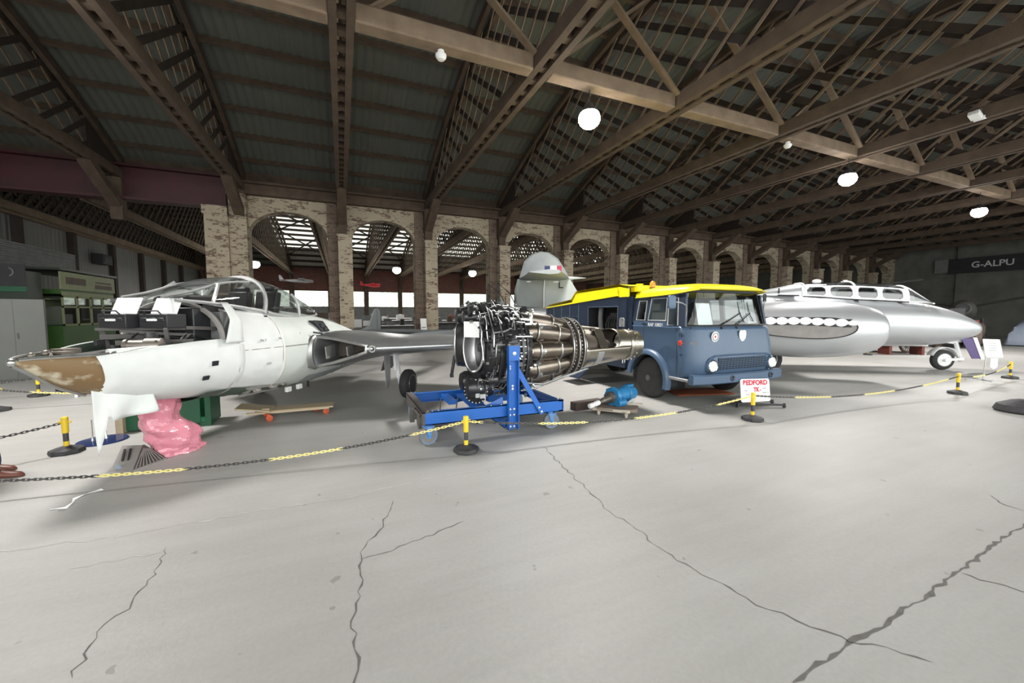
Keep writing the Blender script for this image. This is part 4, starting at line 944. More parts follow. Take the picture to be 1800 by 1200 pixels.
for xx, yy in ((2.90, -.14), (2.98, -.10)): b = B(); b.cyl((xx, yy, ZC - .25), (xx, yy, ZC - .31), .010, n=6); obj('drain_stub', b, 'bare_metal', en)
# long pipes running back over the cans
def pipe(pts, r_, m, name='pipe', n=8): b = B(); b.tube(pts, r_, n); return obj(name, b, m, en)
pipe([(.98, -.12, 1.66), (1.25, -.16, 1.63), (1.7, -.2, 1.50), (1.98, -.22, 1.42), (2.2, -.20, 1.40)], .018, 'combustor'); pipe([(2.18, -.2, 1.395), (2.26, -.2, 1.39)], .032, 'combustor', 'pipe_end')
pipe([(.9, -.42, .62), (1.2, -.40, .58), (1.6, -.33, .66), (1.8, -.30, .70), (2.05, -.28, .75)], .017, 'bare_metal'); pipe([(.85, -.36, .50), (1.1, -.36, .52), (1.55, -.34, .64), (1.9, -.30, .71), (2.1, -.27, .755)], .012, 'bare_metal')
b = B(); b.beam((.62, -.45, 1.58), (.98, -.44, 1.56), .03, .03); b.beam((.98, -.44, 1.50), (.98, -.40, 1.66), .05, .03); b.beam((.64, -.46, 1.50), (.98, -.46, 1.50), .014, .03); obj('top_bracket', b, 'bare_metal', en)
# twin intakes with oval silver mouths
for sy in (-1, 1):
    c = V((.14, sy * .36, ZC + .06)); ax = V((-.80, sy * .60, 0)).normalized(); sx = V((-ax.y, ax.x, 0)) * (1 if sy < 0 else -1)
    def oval(k, sc, dz=0.):
        return [c + ax * k + sx * (.165 * sc * cos(2 * pi * j / 32)) + V((0, 0, .315 * sc * sin(2 * pi * j / 32) + dz)) for j in range(32)]
    b = B(); b.rings([oval(-.40, 1.05), oval(-.2, 1.12), oval(-.02, 1.10), oval(.03, 1.06)], cap1=False); h = obj('intake_elbow', b, 'engine_black', en, ang=60)
    b = B(); b.tube(oval(.035, 1.05), .016, 8, closed=True); obj('mouth_rim', b, 'bare_metal', h)
    b = B(); b.rings([oval(.03, 1.03), oval(-.03, .98), oval(-.10, .80), oval(-.14, .5), oval(-.15, .02)], cap0=False); obj('mouth_cover', b, 'mirror_metal', h, ang=60)
    if sy < 0:
        q = basis(c + ax * .085 + V((0, 0, .27)), sx * -1, (0, 0, 1)); b = B(); b.hexa([q @ V(p) for p in ((-.13, -.11, 0), (.13, -.11, 0), (.13, .11, 0), (-.13, .11, 0), (-.13, -.11, .004), (.13, -.11, .004), (.13, .11, .004), (-.13, .11, .004))]); n_ = obj('paper_notice', b, 'white_card', h, ang=0)
        for k, wd in ((.03, .06), (.0, .05), (-.02, .055)): 
            b = B(); b.hexa([q @ V(p) for p in ((-wd, k - .004, .005), (wd, k - .004, .005), (wd, k + .004, .005), (-wd, k + .004, .005), (-wd, k - .004, .006), (wd, k - .004, .006), (wd, k + .004, .006), (-wd, k + .004, .006))]); obj('printed_line', b, 'grey_ink', n_, ang=0)
# auxiliaries: black gear cases and a thicket of pipes, unions and brackets
r = random.Random(77)
def unit(name, c, d, m='engine_black', ax=(1, 0, 0)):
    b = B(); c = V(c)
    b.lathe(c - V(ax) * d[0] / 2, ax, [(0, d[1] * .5), (.01, d[1] * .8), (d[0] * .15, d[1]), (d[0] * .45, d[1]), (d[0] * .5, d[1] * 1.12), (d[0] * .55, d[1] * 1.12), (d[0] * .6, d[1] * .9), (d[0] * .95, d[1] * .85), (d[0], d[1] * .4)], 20)
    for k in range(10):
        a = 2 * pi * k / 10; x, y = B.frame(ax); b.lathe(c - V(ax) * .004 + (x * cos(a) + y * sin(a)) * d[1] * 1.04, ax, [(0, .009), (.03, .009), (.034, .004)], 6)
    return obj(name, b, m, en)
unit('generator', (.22, -.18, 1.60), (.42, .115)); unit('fuel_pump', (.30, -.34, 1.50), (.30, .085)); unit('oil_pump', (.20, .16, 1.62), (.4, .12)); unit('starter', (.20, -.36, .60), (.40, .15)); unit('oil_filter', (.42, -.48, .72), (.30, .08), 'engine_grey'); unit('accessory_drive', (.30, .1, .62), (.5, .16)); unit('governor', (.56, -.48, .92), (.20, .07), ax=(0, 1, 0)); unit('gear_case', (.55, -.28, 1.66), (.34, .10))
b = B(); b.lathe((.16, -.36, .56), (-.55, -.8, 0), [(0, .17), (.02, .18), (.05, .18), (.06, .15)], 24); obj('starter_flange', b, 'engine_black', en)
b = B(); c = V((.15, -.40, .56)); x, y = B.frame((-.55, -.8, 0))
for k in range(20):
    a = 2 * pi * k / 20; b.ball(c + V((-.55, -.8, 0)).normalized() * .05 + (x * cos(a) + y * sin(a)) * .165, .012, n=6, m=4)
b.box((.13, -.47, .53), (.06, .05, .10)); b.box((.20, -.50, .50), (.08, .04, .06)); b.ball((.10, -.46, .58), .035, n=8, m=5); b.ball((.18, -.5, .6), .03, n=8, m=5); obj('starter_studs', b, 'bare_metal', en)
def greeble(b, k, xr, ar, Rr, sz):
    for _ in range(k):
        x = r.uniform(*xr); a = radians(r.uniform(*ar)); R = r.uniform(*Rr); p = O + V((x, R * sin(a), R * cos(a))); q = MX.Rotation(a, 3, 'X') @ MX.Rotation(r.choice((0, .3, .8, 1.57)), 3, 'Z')
        if r.random() < .55: b.box(p, (r.uniform(*sz), r.uniform(*sz), r.uniform(*sz)), q)
        else: b.lathe(p, q @ V((r.choice((0, 1)), r.choice((0, 1)), .3)), [(0, .012), (.006, .025), (.03, .025), (.04, .016), (.06, .016), (.07, .008)], 8)
for n_, xr, ar, Rr, sz in ((44, (.08, .95), (-150, 40), (.58, .72), (.03, .11)), (34, (.05, .8), (-50, 40), (.46, .70), (.04, .12)), (20, (.1, .75), (-175, -120), (.45, .66), (.04, .11))):
    for _ in range(n_): b = B(); greeble(b, 1, xr, ar, Rr, sz); obj('accessory', b, 'engine_black', en)
for n_, xr, ar, Rr, sz in ((50, (.1, 1.0), (-160, 40), (.64, .72), (.012, .05)), (24, (.05, .8), (-50, 40), (.6, .72), (.012, .045)), (22, (.1, .8), (-175, -125), (.55, .68), (.012, .05))):
    for _ in range(n_): b = B(); greeble(b, 1, xr, ar, Rr, sz); obj('pipe_union', b, 'bare_metal', en)
def pipes(k, xr, ar, R0, m, rr_=(.006, .013)):
    for _ in range(k):
        b = B(); x = r.uniform(*xr); a = radians(r.uniform(*ar)); R = R0 + r.uniform(-.03, .05); pts = []
        dirx = r.random() < .5
        for q in range(5):
            pts.append(O + V((x, R * sin(a), R * cos(a))))
            if dirx: x += r.uniform(.04, .12)
            else: a += radians(r.uniform(7, 16))
            if r.random() < .4: dirx = not dirx
            R = R0 + r.uniform(-.03, .05)
        b.tube(pts, r.uniform(*rr_), 6); obj('pipe', b, m, en, ang=60)
pipes(34, (.08, .65), (-160, 20), .68, 'engine_black', (.008, .017)); pipes(26, (.1, .65), (-160, 20), .70, 'bare_metal', (.005, .011)); pipes(14, (.05, .5), (-55, 35), .66, 'bare_metal', (.006, .012)); pipes(10, (.06, .6), (-175, -120), .64, 'bare_metal', (.006, .012))
pipe([(.33, -.55, 1.38), (.5, -.56, 1.40), (.62, -.54, 1.44), (.68, -.48, 1.54), (.70, -.42, 1.62)], .013, 'silver_dull'); pipe([(.30, -.2, 1.72), (.45, -.22, 1.76), (.75, -.3, 1.70), (1.0, -.34, 1.62)], .016, 'bare_metal'); pipe([(.2, -.1, 1.74), (.34, -.12, 1.80), (.40, -.1, 1.72)], .014, 'engine_black'); pipe([(.5, .1, 1.74), (.9, .0, 1.72), (1.2, -.08, 1.64), (1.6, -.1, 1.55)], .022, 'engine_black')
b = B(); b.box((.56, -.57, 1.22), (.26, .05, .22), MX.Rotation(-.2, 3, 'X')); b.box((.44, -.54, 1.30), (.2, .05, .14), MX.Rotation(-.3, 3, 'X')); obj('smooth_cover', b, 'engine_black', en, bevel=.02)
b = B(); b.lathe((.60, -.66, 1.115), (0, 1, 0), [(0, .035), (.12, .05)], 16); b.lathe((.60, .72, 1.115), (0, -1, 0), [(0, .035), (.12, .05)], 16); obj('trunnion', b, 'engine_grey', en)
b = B(); b.beam((.02, .3, 1.0), (-.02, .34, .70), .03, .04); b.box((-.02, .34, .68), (.05, .05, .05)); obj('side_lever', b, 'engine_grey', en)
# ------------------------------------------------------------------ blue generator truck (local: x = right, y = back, front at y = 0)
tk = thing('truck', 'blue forward-control lorry with bright yellow cab roof and body lid', 'truck', (6.58, 4.98, 0))
HW = 1.08
FR = [(.50, .03, 1.05), (.62, .0, 1.07), (.75, -.03, 1.08), (1.0, -.01, 1.085), (1.25, .03, 1.08), (1.42, .07, 1.065)]   # z, front y, half width
def plan(z, n=28, tab=FR, rc=.24, ylen=.34):
    y0, hw = interp(tab, z); pts = [V((-hw, y0 + ylen, z))]
    for k in range(n + 1):
        t = -1 + 2 * k / n
        # superellipse-like front with soft corners
        x = hw * math.copysign(1 - (1 - abs(t)) ** 1.35, t); q = abs(x) / hw
        y = y0 + .035 * q ** 2 + (rc - .035) * max(0, (q - .80) / .20) ** 2.2
        pts.append(V((x, y, z)))
    pts.append(V((hw, y0 + ylen, z))); return pts
b = B(); b.rings([plan(lerp(.50, 1.42, i / 14)) for i in range(15)], closed=False); obj('cab_front', b, 'truck_blue', tk, ang=50, solid=.03)
for sg in (-1, 1):
    xs = sg * HW
    arch = [V((xs, 1.06 + .50 * cos(radians(a)), .40 + .50 * sin(radians(a)))) for a in range(170, 14, -8)]
    poly = [V((xs, .28, .46)), V((xs, .28, 1.30)), V((xs, .34, 1.42)), V((xs, .60, 1.42)), V((xs, .66, 1.50)), V((xs, 1.52, 1.50)), V((xs, 1.56, 1.1)), V((xs, 1.56, .60))] + list(reversed(arch))
    b = B(); b.prism(poly, (-sg * .04, 0, 0)); side = obj('cab_side', b, 'truck_blue', tk, ang=20)
    b = B(); b.tube([V((xs + sg * .012, y, 1.40)) for y in (.30, .6, 1.0, 1.54)], .010, 6); obj('waist_moulding', b, 'truck_blue', side)
    b = B(); b.tube([V((xs + sg * .002, .36, 1.38)), V((xs + sg * .002, .36, .52))], .006, 5); b.tube([V((xs + sg * .002, 1.22, 1.46)), V((xs + sg * .002, 1.22, 1.0))], .006, 5); obj('door_gap', b, 'truck_navy', side)
    # wing over the wheel
    rr = []
    for a in range(196, 2, -8):
        c, s = cos(radians(a)), sin(radians(a)); R = .50
        rr.append([V((xs - sg * .02, 1.06 + (R + .07) * c, .40 + (R + .07) * s)), V((xs + sg * .05, 1.06 + (R + .065) * c, .40 + (R + .065) * s)), V((xs + sg * .09, 1.06 + (R + .03) * c, .40 + (R + .03) * s)), V((xs + sg * .095, 1.06 + (R - .02) * c, .40 + (R - .02) * s)), V((xs + sg * .07, 1.06 + (R - .04) * c, .40 + (R - .04) * s)), V((xs - sg * .02, 1.06 + (R - .01) * c, .40 + (R - .01) * s))])
    b = B(); b.rings(rr); obj('mudguard', b, 'truck_blue', tk, ang=50)
    b = B(); b.rings([[V((xs - sg * .05, 1.06 + .5 * cos(radians(a)), .40 + .5 * sin(radians(a)))), V((xs - sg * .45, 1.06 + .5 * cos(radians(a)), .40 + .5 * sin(radians(a))))] for a in range(200, -20, -10)], closed=False); obj('wheel_well', b, 'truck_black', tk, solid=.01)
# roof
RF = [(0.14, .84, 2.135, 2.085), (.24, .94, 2.175, 2.06), (.45, .985, 2.205, 2.03), (.9, 1.0, 2.215, 2.005), (1.3, 1.0, 2.20, 1.99), (1.55, .99, 2.17, 1.985)]
def roofring(y):
    hw, zt, zb = interp(RF, y); return [V((hw * (1 - .0 * k), y, zb)) if False else V((hw * math.copysign(abs(cos(pi * k / 20)) ** .55, cos(pi * k / 20)), y, zb + (zt - zb) * sin(pi * k / 20) ** .75)) for k in range(21)]
b = B(); b.rings([roofring(lerp(.14, 1.58, i / 14)) for i in range(15)], closed=True); obj('cab_roof', b, 'truck_yellow', tk, ang=50)
b = B(); b.tube([roofring(lerp(.10, 1.56, i / 10))[0] + V((.015, 0, -.01)) for i in range(11)], .014, 6); b.tube([roofring(lerp(.10, 1.56, i / 10))[-1] + V((-.015, 0, -.01)) for i in range(11)], .014, 6); obj('rain_gutter', b, 'truck_yellow', tk)
# glazing: windscreen curves round to the front pillars
WS = [(1.42, .075, 1.03), (1.7, .13, .985), (2.06, .20, .925), (2.1, .205, .915)]
def wsp(z, n=24):
    y0, hw = interp(WS, z); out = []
    for k in range(n + 1):
        t = -1 + 2 * k / n; x = hw * t; out.append(V((x, y0 + .03 * t * t + .13 * max(0, (abs(t) - .72) / .28) ** 2, z)))
    return out
b = B(); b.rings([wsp(lerp(1.43, 2.04, i / 6)) for i in range(7)], closed=False); obj('windscreen', b, 'cab_glass', tk, ang=60)
b = B()
top = wsp(2.045); bot = wsp(1.425)
b.tube(bot, .026, 8); b.tube(top, .026, 8); b.tube([bot[0], wsp(1.7)[0], top[0]], .028, 8); b.tube([bot[-1], wsp(1.7)[-1], top[-1]], .028, 8); obj('windscreen_rubber', b, 'truck_black', tk, ang=60)
b = B(); 
b.rings([[p + V((0, .012, 0)) for p in wsp(z)] for z in (2.04, 2.07, 2.10)], closed=False); b.rings([[V((p.x, p.y + .005, z)) for p in wsp(1.43)] for z in (1.38, 1.43)], closed=False); obj('windscreen_header', b, 'truck_navy', tk, ang=60, solid=.02)
for sg in (-1, 1):
    def SX(z): return sg * lerp(1.075, .985, (z - 1.42) / .58)
    def pillar(y0, y1, z0=1.42, z1=2.0, lean=0., w_=.05):
        b.hexa([V((SX(z) - sg * q, y + (lean if z > 1.6 else 0), z)) for z in (z0, z1) for q, y in ((0, y0), (w_, y0), (w_, y1), (0, y1))])
    b = B(); pillar(.20, .36, lean=.08); pillar(1.10, 1.20, 1.48); pillar(1.46, 1.58, 1.48); b.hexa([V((SX(z) - sg * q, y, z)) for z in (1.94, 2.01) for q, y in ((0, .26), (.05, .26), (.05, 1.58), (0, 1.58))]); obj('cab_pillars', b, 'truck_navy', tk, ang=30)
    b = B(); b.tube([V((SX(1.52) + sg * .004, .66, 1.52)), V((SX(1.94) + sg * .004, .70, 1.94)), V((SX(1.94) + sg * .004, 1.1, 1.94)), V((SX(1.52) + sg * .004, 1.12, 1.52))], .012, 6, closed=True); b.tube([V((SX(1.44) + sg * .004, .36, 1.44)), V((SX(1.93) + sg * .004, .43, 1.93)), V((SX(1.94) + sg * .004, .66, 1.94)), V((SX(1.44) + sg * .004, .60, 1.44))], .012, 6, closed=True); b.tube([V((SX(1.52) + sg * .004, 1.21, 1.52)), V((SX(1.90) + sg * .004, 1.22, 1.90)), V((SX(1.90) + sg * .004, 1.44, 1.90)), V((SX(1.52) + sg * .004, 1.46, 1.52))], .011, 6, closed=True); obj('window_frame', b, 'silver_dull', tk)
    b = B(); b.f([b.v(V((SX(z) - sg * .02, y, z))) for z, y in ((1.5, .30), (1.96, .38), (1.96, 1.5), (1.5, 1.5))]); obj('side_glass', b, 'cab_glass', tk, ang=0)
# back wall of the cab with a rear window, interior
b = B(); y = 1.55
for q in ((-1.05, .5, 1.05, 1.42), (-1.0, 1.9, 1.0, 2.0), (-1.03, 1.42, -.62, 1.9), (.62, 1.42, 1.03, 1.9), (-.12, 1.42, .0, 1.9)): b.mm((q[0], y, q[1]), (q[2], y + .03, q[3]))
obj('cab_back', b, 'truck_navy', tk, ang=0)
b = B(); b.mm((-1.04, .2, .50), (1.04, 1.54, .56)); b.mm((-.36, .15, .56), (.36, 1.5, 1.20)); obj('cab_floor', b, 'truck_black', tk, ang=0)
b = B(); b.grid(lambda u, v: V((lerp(-1.0, 1.0, u), lerp(.14, .36, v), 1.40 - .04 * v)), 8, 2); obj('dashboard', b, 'truck_black', tk, solid=.03)
for x in (-.66, .66):
    b = B(); b.box((x, 1.05, 1.05), (.5, .5, .14)); b.box((x, 1.34, 1.38), (.5, .13, .62), MX.Rotation(-.12, 3, 'X')); b.box((x, 1.4, 1.78), (.28, .1, .18)); obj('seat', b, 'museum_grey' if x < 0 else 'truck_black', tk, bevel=.03)
b = B(); b.torus((.62, .55, 1.38), (0, -.55, .83), .21, .014, 28, 6); b.cyl((.62, .55, 1.38), (.62, .30, 1.20), .025); obj('steering_wheel', b, 'ink', tk)
q = basis((-.52, .30, 1.64), (1, 0, 0), (-.28, .12, 1)); b = B(); b.hexa([q @ V(p) for p in ((-.15, -.20, 0), (.21, -.20, 0), (.15, .20, 0), (-.19, .20, 0), (-.15, -.20, .004), (.21, -.20, .004), (.15, .20, .004), (-.19, .20, .004))]); obj('paper_sign', b, 'white_card', tk, ang=0)
for x0, x1 in ((-.36, .18), (.02, .44)):
    b = B(); p = wsp(1.45); y = .07; b.tube([V((x0, .055, 1.40)), V((x0 + .02, .05, 1.45)), V((x1, .10, 1.66))], .009, 6); b.tube([V((x1 + .08, .085, 1.50)), V((x1, .115, 1.66)), V((x1 - .01, .165, 1.86))], .007, 6); b.cyl((x0, .07, 1.385), (x0, .03, 1.40), .022); obj('wiper', b, 'truck_black', tk)
# mirrors
for sg in (-1, 1):
    x = sg * 1.02
    b = B(); b.tube([V((x, .24, 1.56)), V((x - .02, .20, 1.70)), V((x - .12, .12, 1.79)), V((x - .3, .05, 1.83)), V((x - .54, .02, 1.85))] if sg < 0 else [V((x, .24, 1.72)), V((x + .06, .28, 1.82)), V((x + .13, .32, 1.92))], .010, 6); m_ = obj('mirror_arm', b, 'silver_dull', tk)
    c = V((x - .56, .01, 1.84)) if sg < 0 else V((x + .14, .33, 1.96)); b = B(); b.rings([[c + V(((.085 if sg < 0 else .04) * math.copysign(abs(cos(t)) ** .5, cos(t)) * s_, d_, (.115 if sg < 0 else .08) * math.copysign(abs(sin(t)) ** .5, sin(t)) * s_)) for t in [2 * pi * j / 24 for j in range(24)]] for d_, s_ in ((-.025, .75), (-.018, .95), (0, 1), (.012, .97), (.014, .9))]); obj('mirror_head', b, 'truck_blue' if sg < 0 else 'truck_black', m_)
# front furniture
def fy(x, z):
    y0, hw = interp(FR, z); q = abs(x) / hw; return y0 + .035 * q ** 2 + (.205) * max(0, (q - .8) / .2) ** 2.2 - .016
b = B()
for i in range(7):
    z = .655 + i * .034; b.tube([V((x, fy(x, z) - .018, z)) for x in [lerp(-.50, .74, k / 14) for k in range(15)]], .007, 6)
for k in range(17):
    x = lerp(-.50, .74, k / 16); b.tube([V((x, fy(x, .66) - .014, .65)), V((x, fy(x, .86) - .014, .865))], .006, 6)
obj('grille', b, 'truck_blue', tk)
b = B(); b.grid(lambda u, v: V((lerp(-.52, .76, u), fy(lerp(-.52, .76, u), lerp(.645, .87, v)) - .003, lerp(.645, .87, v))), 14, 3); obj('grille_recess', b, 'truck_black', tk)
b = B(); b.tube([V((x, fy(x, z) - .012, z)) for x, z in [(-.78, .80), (-.72, .86), (-.58, .905), (-.3, .915), (.3, .915), (.74, .905), (.86, .88), (.93, .80)]], .018, 6); obj('grille_surround', b, 'truck_blue', tk)
for x in (-.68, .88):
    y = fy(x, .735) - .01
    b = B(); b.lathe((x, y + .05, .735), (0, -1, 0), [(0, .13), (.06, .125), (.085, .105), (.085, .09)], 28, cap0=False); hl = obj('headlight', b, 'truck_blue', tk)
    b = B(); b.torus((x, y - .035, .735), (0, 1, 0), .10, .010, 28, 6); obj('chrome_ring', b, 'chrome', hl)
    b = B(); b.lathe((x, y + .0, .735), (0, -1, 0), [(.0, .09), (.036, .095), (.055, .07), (.065, .03)], 24); obj('lens', b, 'white_plastic', hl)
b = B(); b.rings([[V((x, -.14 + .08 * (abs(x) / 1.14) ** 4 + yy, z)) for yy, z in ((0, .43), (-.02, .45), (-.02, .58), (0, .605), (.08, .605), (.08, .43))] for x in [lerp(-1.14, 1.14, k / 20) for k in range(21)]]); bp_ = obj('bumper', b, 'truck_blue', tk, ang=30)
for x in (-.30, .72):
    b = B(); b.lathe((x, -.158, .52), (0, -1, 0), [(0, .055), (.006, .055), (.008, .04), (.002, .035)], 18); b.box((x + .03, -.165, .535), (.04, .02, .03)); obj('bumper_socket', b, 'truck_navy', bp_)
b = B(); b.mm((-1.12, .06, .46), (-.98, .62, .51)); obj('step', b, 'silver_dull', tk, bevel=.01)
# badges, lamps
y = fy(-.56, 1.245) - .014
b = B(); b.lathe((-.56, y, 1.245), (0, -1, -.05), [(0, .092), (.006, .092), (.008, .086)], 32); bd = obj('round_badge', b, 'white_plastic', tk)
b = B(); b.torus((-.56, y - .010, 1.245), (0, 1, .05), .066, .005, 32, 6); obj('badge_ring', b, 'ink', bd)
b = B(); b.lathe((-.56, y - .008, 1.245), (0, -1, -.05), [(0, .02), (.005, .018)], 16); obj('badge_centre', b, 'sign_red', bd)
y = fy(.13, 1.25) - .006
b = B(); b.prism([V((.13 + dx, y, 1.25 + dz)) for dx, dz in ((-.08, .09), (-.03, .105), (.0, .092), (.03, .105), (.08, .09), (.092, .02), (.075, -.05), (.03, -.095), (0, -.105), (-.03, -.095), (-.075, -.05), (-.092, .02))], (0, -.014, 0)); sh = obj('shield_badge', b, 'white_plastic', tk, bevel=.004)
b = B(); b.prism([V((.125 + dx, y - .0145, 1.25 + dz)) for dx, dz in ((-.01, .06), (.02, .05), (.035, -.02), (.01, -.06), (-.015, -.02))], (0, -.002, 0)); obj('badge_emblem', b, 'tape', sh, ang=0)
for sg in (-1, 1):
    xs = sg * 1.075
    b = B(); b.ball((xs + sg * .02, .27, 1.13), .05, .6, 1, 1); il = obj('indicator_lamp', b, 'lens_red' if sg < 0 else 'lens_orange', tk)
    b = B(); b.lathe((xs - sg * .02, .27, 1.13), (sg, 0, 0), [(0, .06), (.03, .058), (.04, .05)], 20); obj('lamp_base', b, 'truck_navy', il)
    for z in (1.27, .93):
        b = B(); b.torus((xs + sg * .012, .27, z), (sg, 0, 0), .035, .010, 18, 6); b.box((xs + sg * .02, .24, z), (.03, .05, .02)); obj('lashing_ring', b, 'truck_navy', tk)
b = B(); b.box((-.985, fy(-.985, 1.13) - .0, 1.13), (.12, .012, .05), MX.Rotation(-.9, 3, 'Z')); obj('plate', b, 'fin_grey', tk)
b = B(); b.beam((-1.10, 1.24, 1.455), (-1.10, 1.12, 1.44), .015, .03); obj('door_handle', b, 'chrome', tk)
lettering('RAF 10826', .088, 'white_plastic', tk, basis((-1.0865, .90, 1.435), (0, -1, 0), (0, 0, 1)), depth=.001, bold=.002, sx=1.)
lettering('RAF 10826', .075, 'white_plastic', tk, basis((1.0865, .90, 1.435), (0, 1, 0), (0, 0, 1)), depth=.001, bold=.002, sx=1.)
b = B(); b.lathe((-.66, 1.46, 2.15), (0, 0, 1), [(0, .055), (.04, .055)], 20); bc = obj('beacon', b, 'truck_black', tk)
b = B(); b.lathe((-.66, 1.46, 2.19), (0, 0, 1), [(0, .055), (.06, .06), (.10, .05), (.13, .02)], 20); obj('beacon_lens', b, 'lens_orange', bc)
b = B(); b.box((-.86, 1.62, 2.20), (.09, .09, .10)); b.box((-.86, 1.62, 2.26), (.11, .11, .012)); obj('yellow_lamp_box', b, 'truck_yellow', tk, bevel=.005)
b = B(); b.ball((-.98, 1.8, 2.19), .028); b.cyl((-.98, 1.8, 2.08), (-.98, 1.8, 2.18), .012); obj('marker_lamp', b, 'white_plastic', tk)
# wheels
for sg in (-1, 1):
    for y, twin in ((1.06, 0), (4.35, 1)):
        cx = sg * (.97 if not twin else .93)
        for kk in range(2 if twin else 1):
            c = V((cx - sg * kk * .27, y, .40)); ax = V((sg, 0, 0))
            b = B(); h = .115; R = .40; b.lathe(c - ax * h, ax, [(0, .24), (0, .30), (.02, .36), (.05, .39), (.09, .40), (.14, .40), (.18, .39), (.21, .36), (.23, .30), (.225, .24)], 44); ty = obj('tyre', b, 'rubber', tk)
            b = B()
            for g_ in (.075, .105, .135, .155): b.torus(c - ax * h + ax * g_, ax, .399, .004, 44, 5)
            obj('tread_groove', b, 'truck_black', ty)
            b = B(); b.lathe(c, ax, [(-.10, .245), (.06, .245), (.095, .25), (.10, .24), (.07, .22), (.055, .21), (.05, .12), (.065, .10), (.095, .09), (.10, .06), (.13, .055), (.135, .02)], 36); hb = obj('wheel_rim', b, 'rim_grey', tk)
            b = B(); x_, y_ = B.frame(ax)
            for k in range(8): a = 2 * pi * k / 8; b.lathe(c + ax * .05 + (x_ * cos(a) + y_ * sin(a)) * .135, ax, [(0, .020), (.02, .020), (.035, .011)], 6)
            obj('wheel_nuts', b, 'plate_grey', hb)
b = B(); b.mm((-.5, .4, .42), (-.38, 5.2, .58)); b.mm((.38, .4, .42), (.5, 5.2, .58)); b.mm((-.9, 1.02, .36), (.9, 1.1, .44)); b.mm((-.85, 4.3, .34), (.85, 4.4, .46)); obj('chassis', b, 'truck_black', tk, ang=0)
# rear body with an open equipment bay, sloping yellow lid
SB = -1.07
b = B(); y0, y1 = 1.74, 5.28
def bodyz(y): return lerp(2.03, 1.80, (y - y0) / (y1 - y0))
b.hexa([V((1.07, y0, .50)), V((1.10, y0, .50)), V((1.10, y1, .50)), V((1.07, y1, .50)), V((1.07, y0, 2.03)), V((1.10, y0, 2.03)), V((1.10, y1, 1.80)), V((1.07, y1, 1.80))])
for a0, a1, z0, z1 in ((y0, 2.0, .50, 9), (2.0, 3.12, .50, 1.18), (2.0, 3.12, 1.80, 9), (3.12, y1, .62, 9)):
    b.hexa([V((SB - .03, a0, z0)), V((SB, a0, z0)), V((SB, a1, z0)), V((SB - .03, a1, z0))] + [V((SB - .03, a0, min(z1, bodyz(a0)))), V((SB, a0, min(z1, bodyz(a0)))), V((SB, a1, min(z1, bodyz(a1)))), V((SB - .03, a1, min(z1, bodyz(a1))))])
b.mm((-1.07, y1, .6), (1.07, y1 + .03, 1.8)); b.mm((-1.07, y0 - .02, .5), (1.07, y0 + .01, 2.03)); b.mm((-1.05, y0, .5), (1.05, y1, .54)); obj('body', b, 'truck_navy', tk, ang=0)
b = B(); b.mm((SB + .5, 2.0, .6), (SB + .52, 3.12, 1.8)); b.mm((SB, 1.98, 1.14), (SB + .5, 3.14, 1.18)); b.mm((SB, 1.98, 1.18), (SB + .5, 2.0, 1.8)); b.mm((SB, 3.12, 1.18), (SB + .5, 3.14, 1.8)); obj('bay_lining', b, 'truck_black', tk, ang=0)
b = B(); b.tube([V((SB + .2, 2.92, 1.80)), V((SB + .16, 2.9, 1.55)), V((SB + .12, 2.82, 1.32)), V((SB + .1, 2.66, 1.16))], .055, 12); obj('air_hose', b, 'museum_grey', tk)
b = B(); r = random.Random(5)
for k in range(9): b.box((SB + r.uniform(.2, .45), r.uniform(2.1, 2.75), r.uniform(1.24, 1.7)), (.12, r.uniform(.08, .25), r.uniform(.05, .16)))
for k in range(6): b.tube([V((SB + .15, 2.1 + .1 * k, 1.2)), V((SB + .12, 2.14 + .1 * k, 1.4)), V((SB + .2, 2.2 + .08 * k, 1.6))], .012, 6)
obj('machinery', b, 'soot', tk)
b = B(); b.tube([V((SB - .035, 2.0, 1.18)), V((SB - .035, 2.0, 1.8)), V((SB - .035, 3.12, 1.8)), V((SB - .035, 3.12, 1.18))], .018, 4, closed=True); obj('bay_frame', b, 'truck_navy', tk)
for y, z in ((1.86, 1.47), (2.44, .70)):
    b = B(); q = [V((SB - .035, y + dy, z + dz)) for dy, dz in ((-.075, -.09), (.075, -.09), (.075, .05), (.05, .085), (-.05, .085), (-.075, .05))]; b.tube(q, .012, 6, closed=True); b.prism(q, (.004, 0, 0)); b.box((SB - .05, y, z - .01), (.03, .05, .08)); obj('recessed_latch', b, 'silver_dull', tk)
b = B()
for k in range(5): b.tube([V((SB - .033, 3.55 + .42 * k, .66)), V((SB - .033, 3.55 + .42 * k, bodyz(3.55 + .42 * k) - .03))], .006, 4)
for k in range(5): b.box((SB - .034, 3.62 + .2 * k, 1.58), (.01, .12, .012))
obj('panel_seam', b, 'truck_blue', tk)
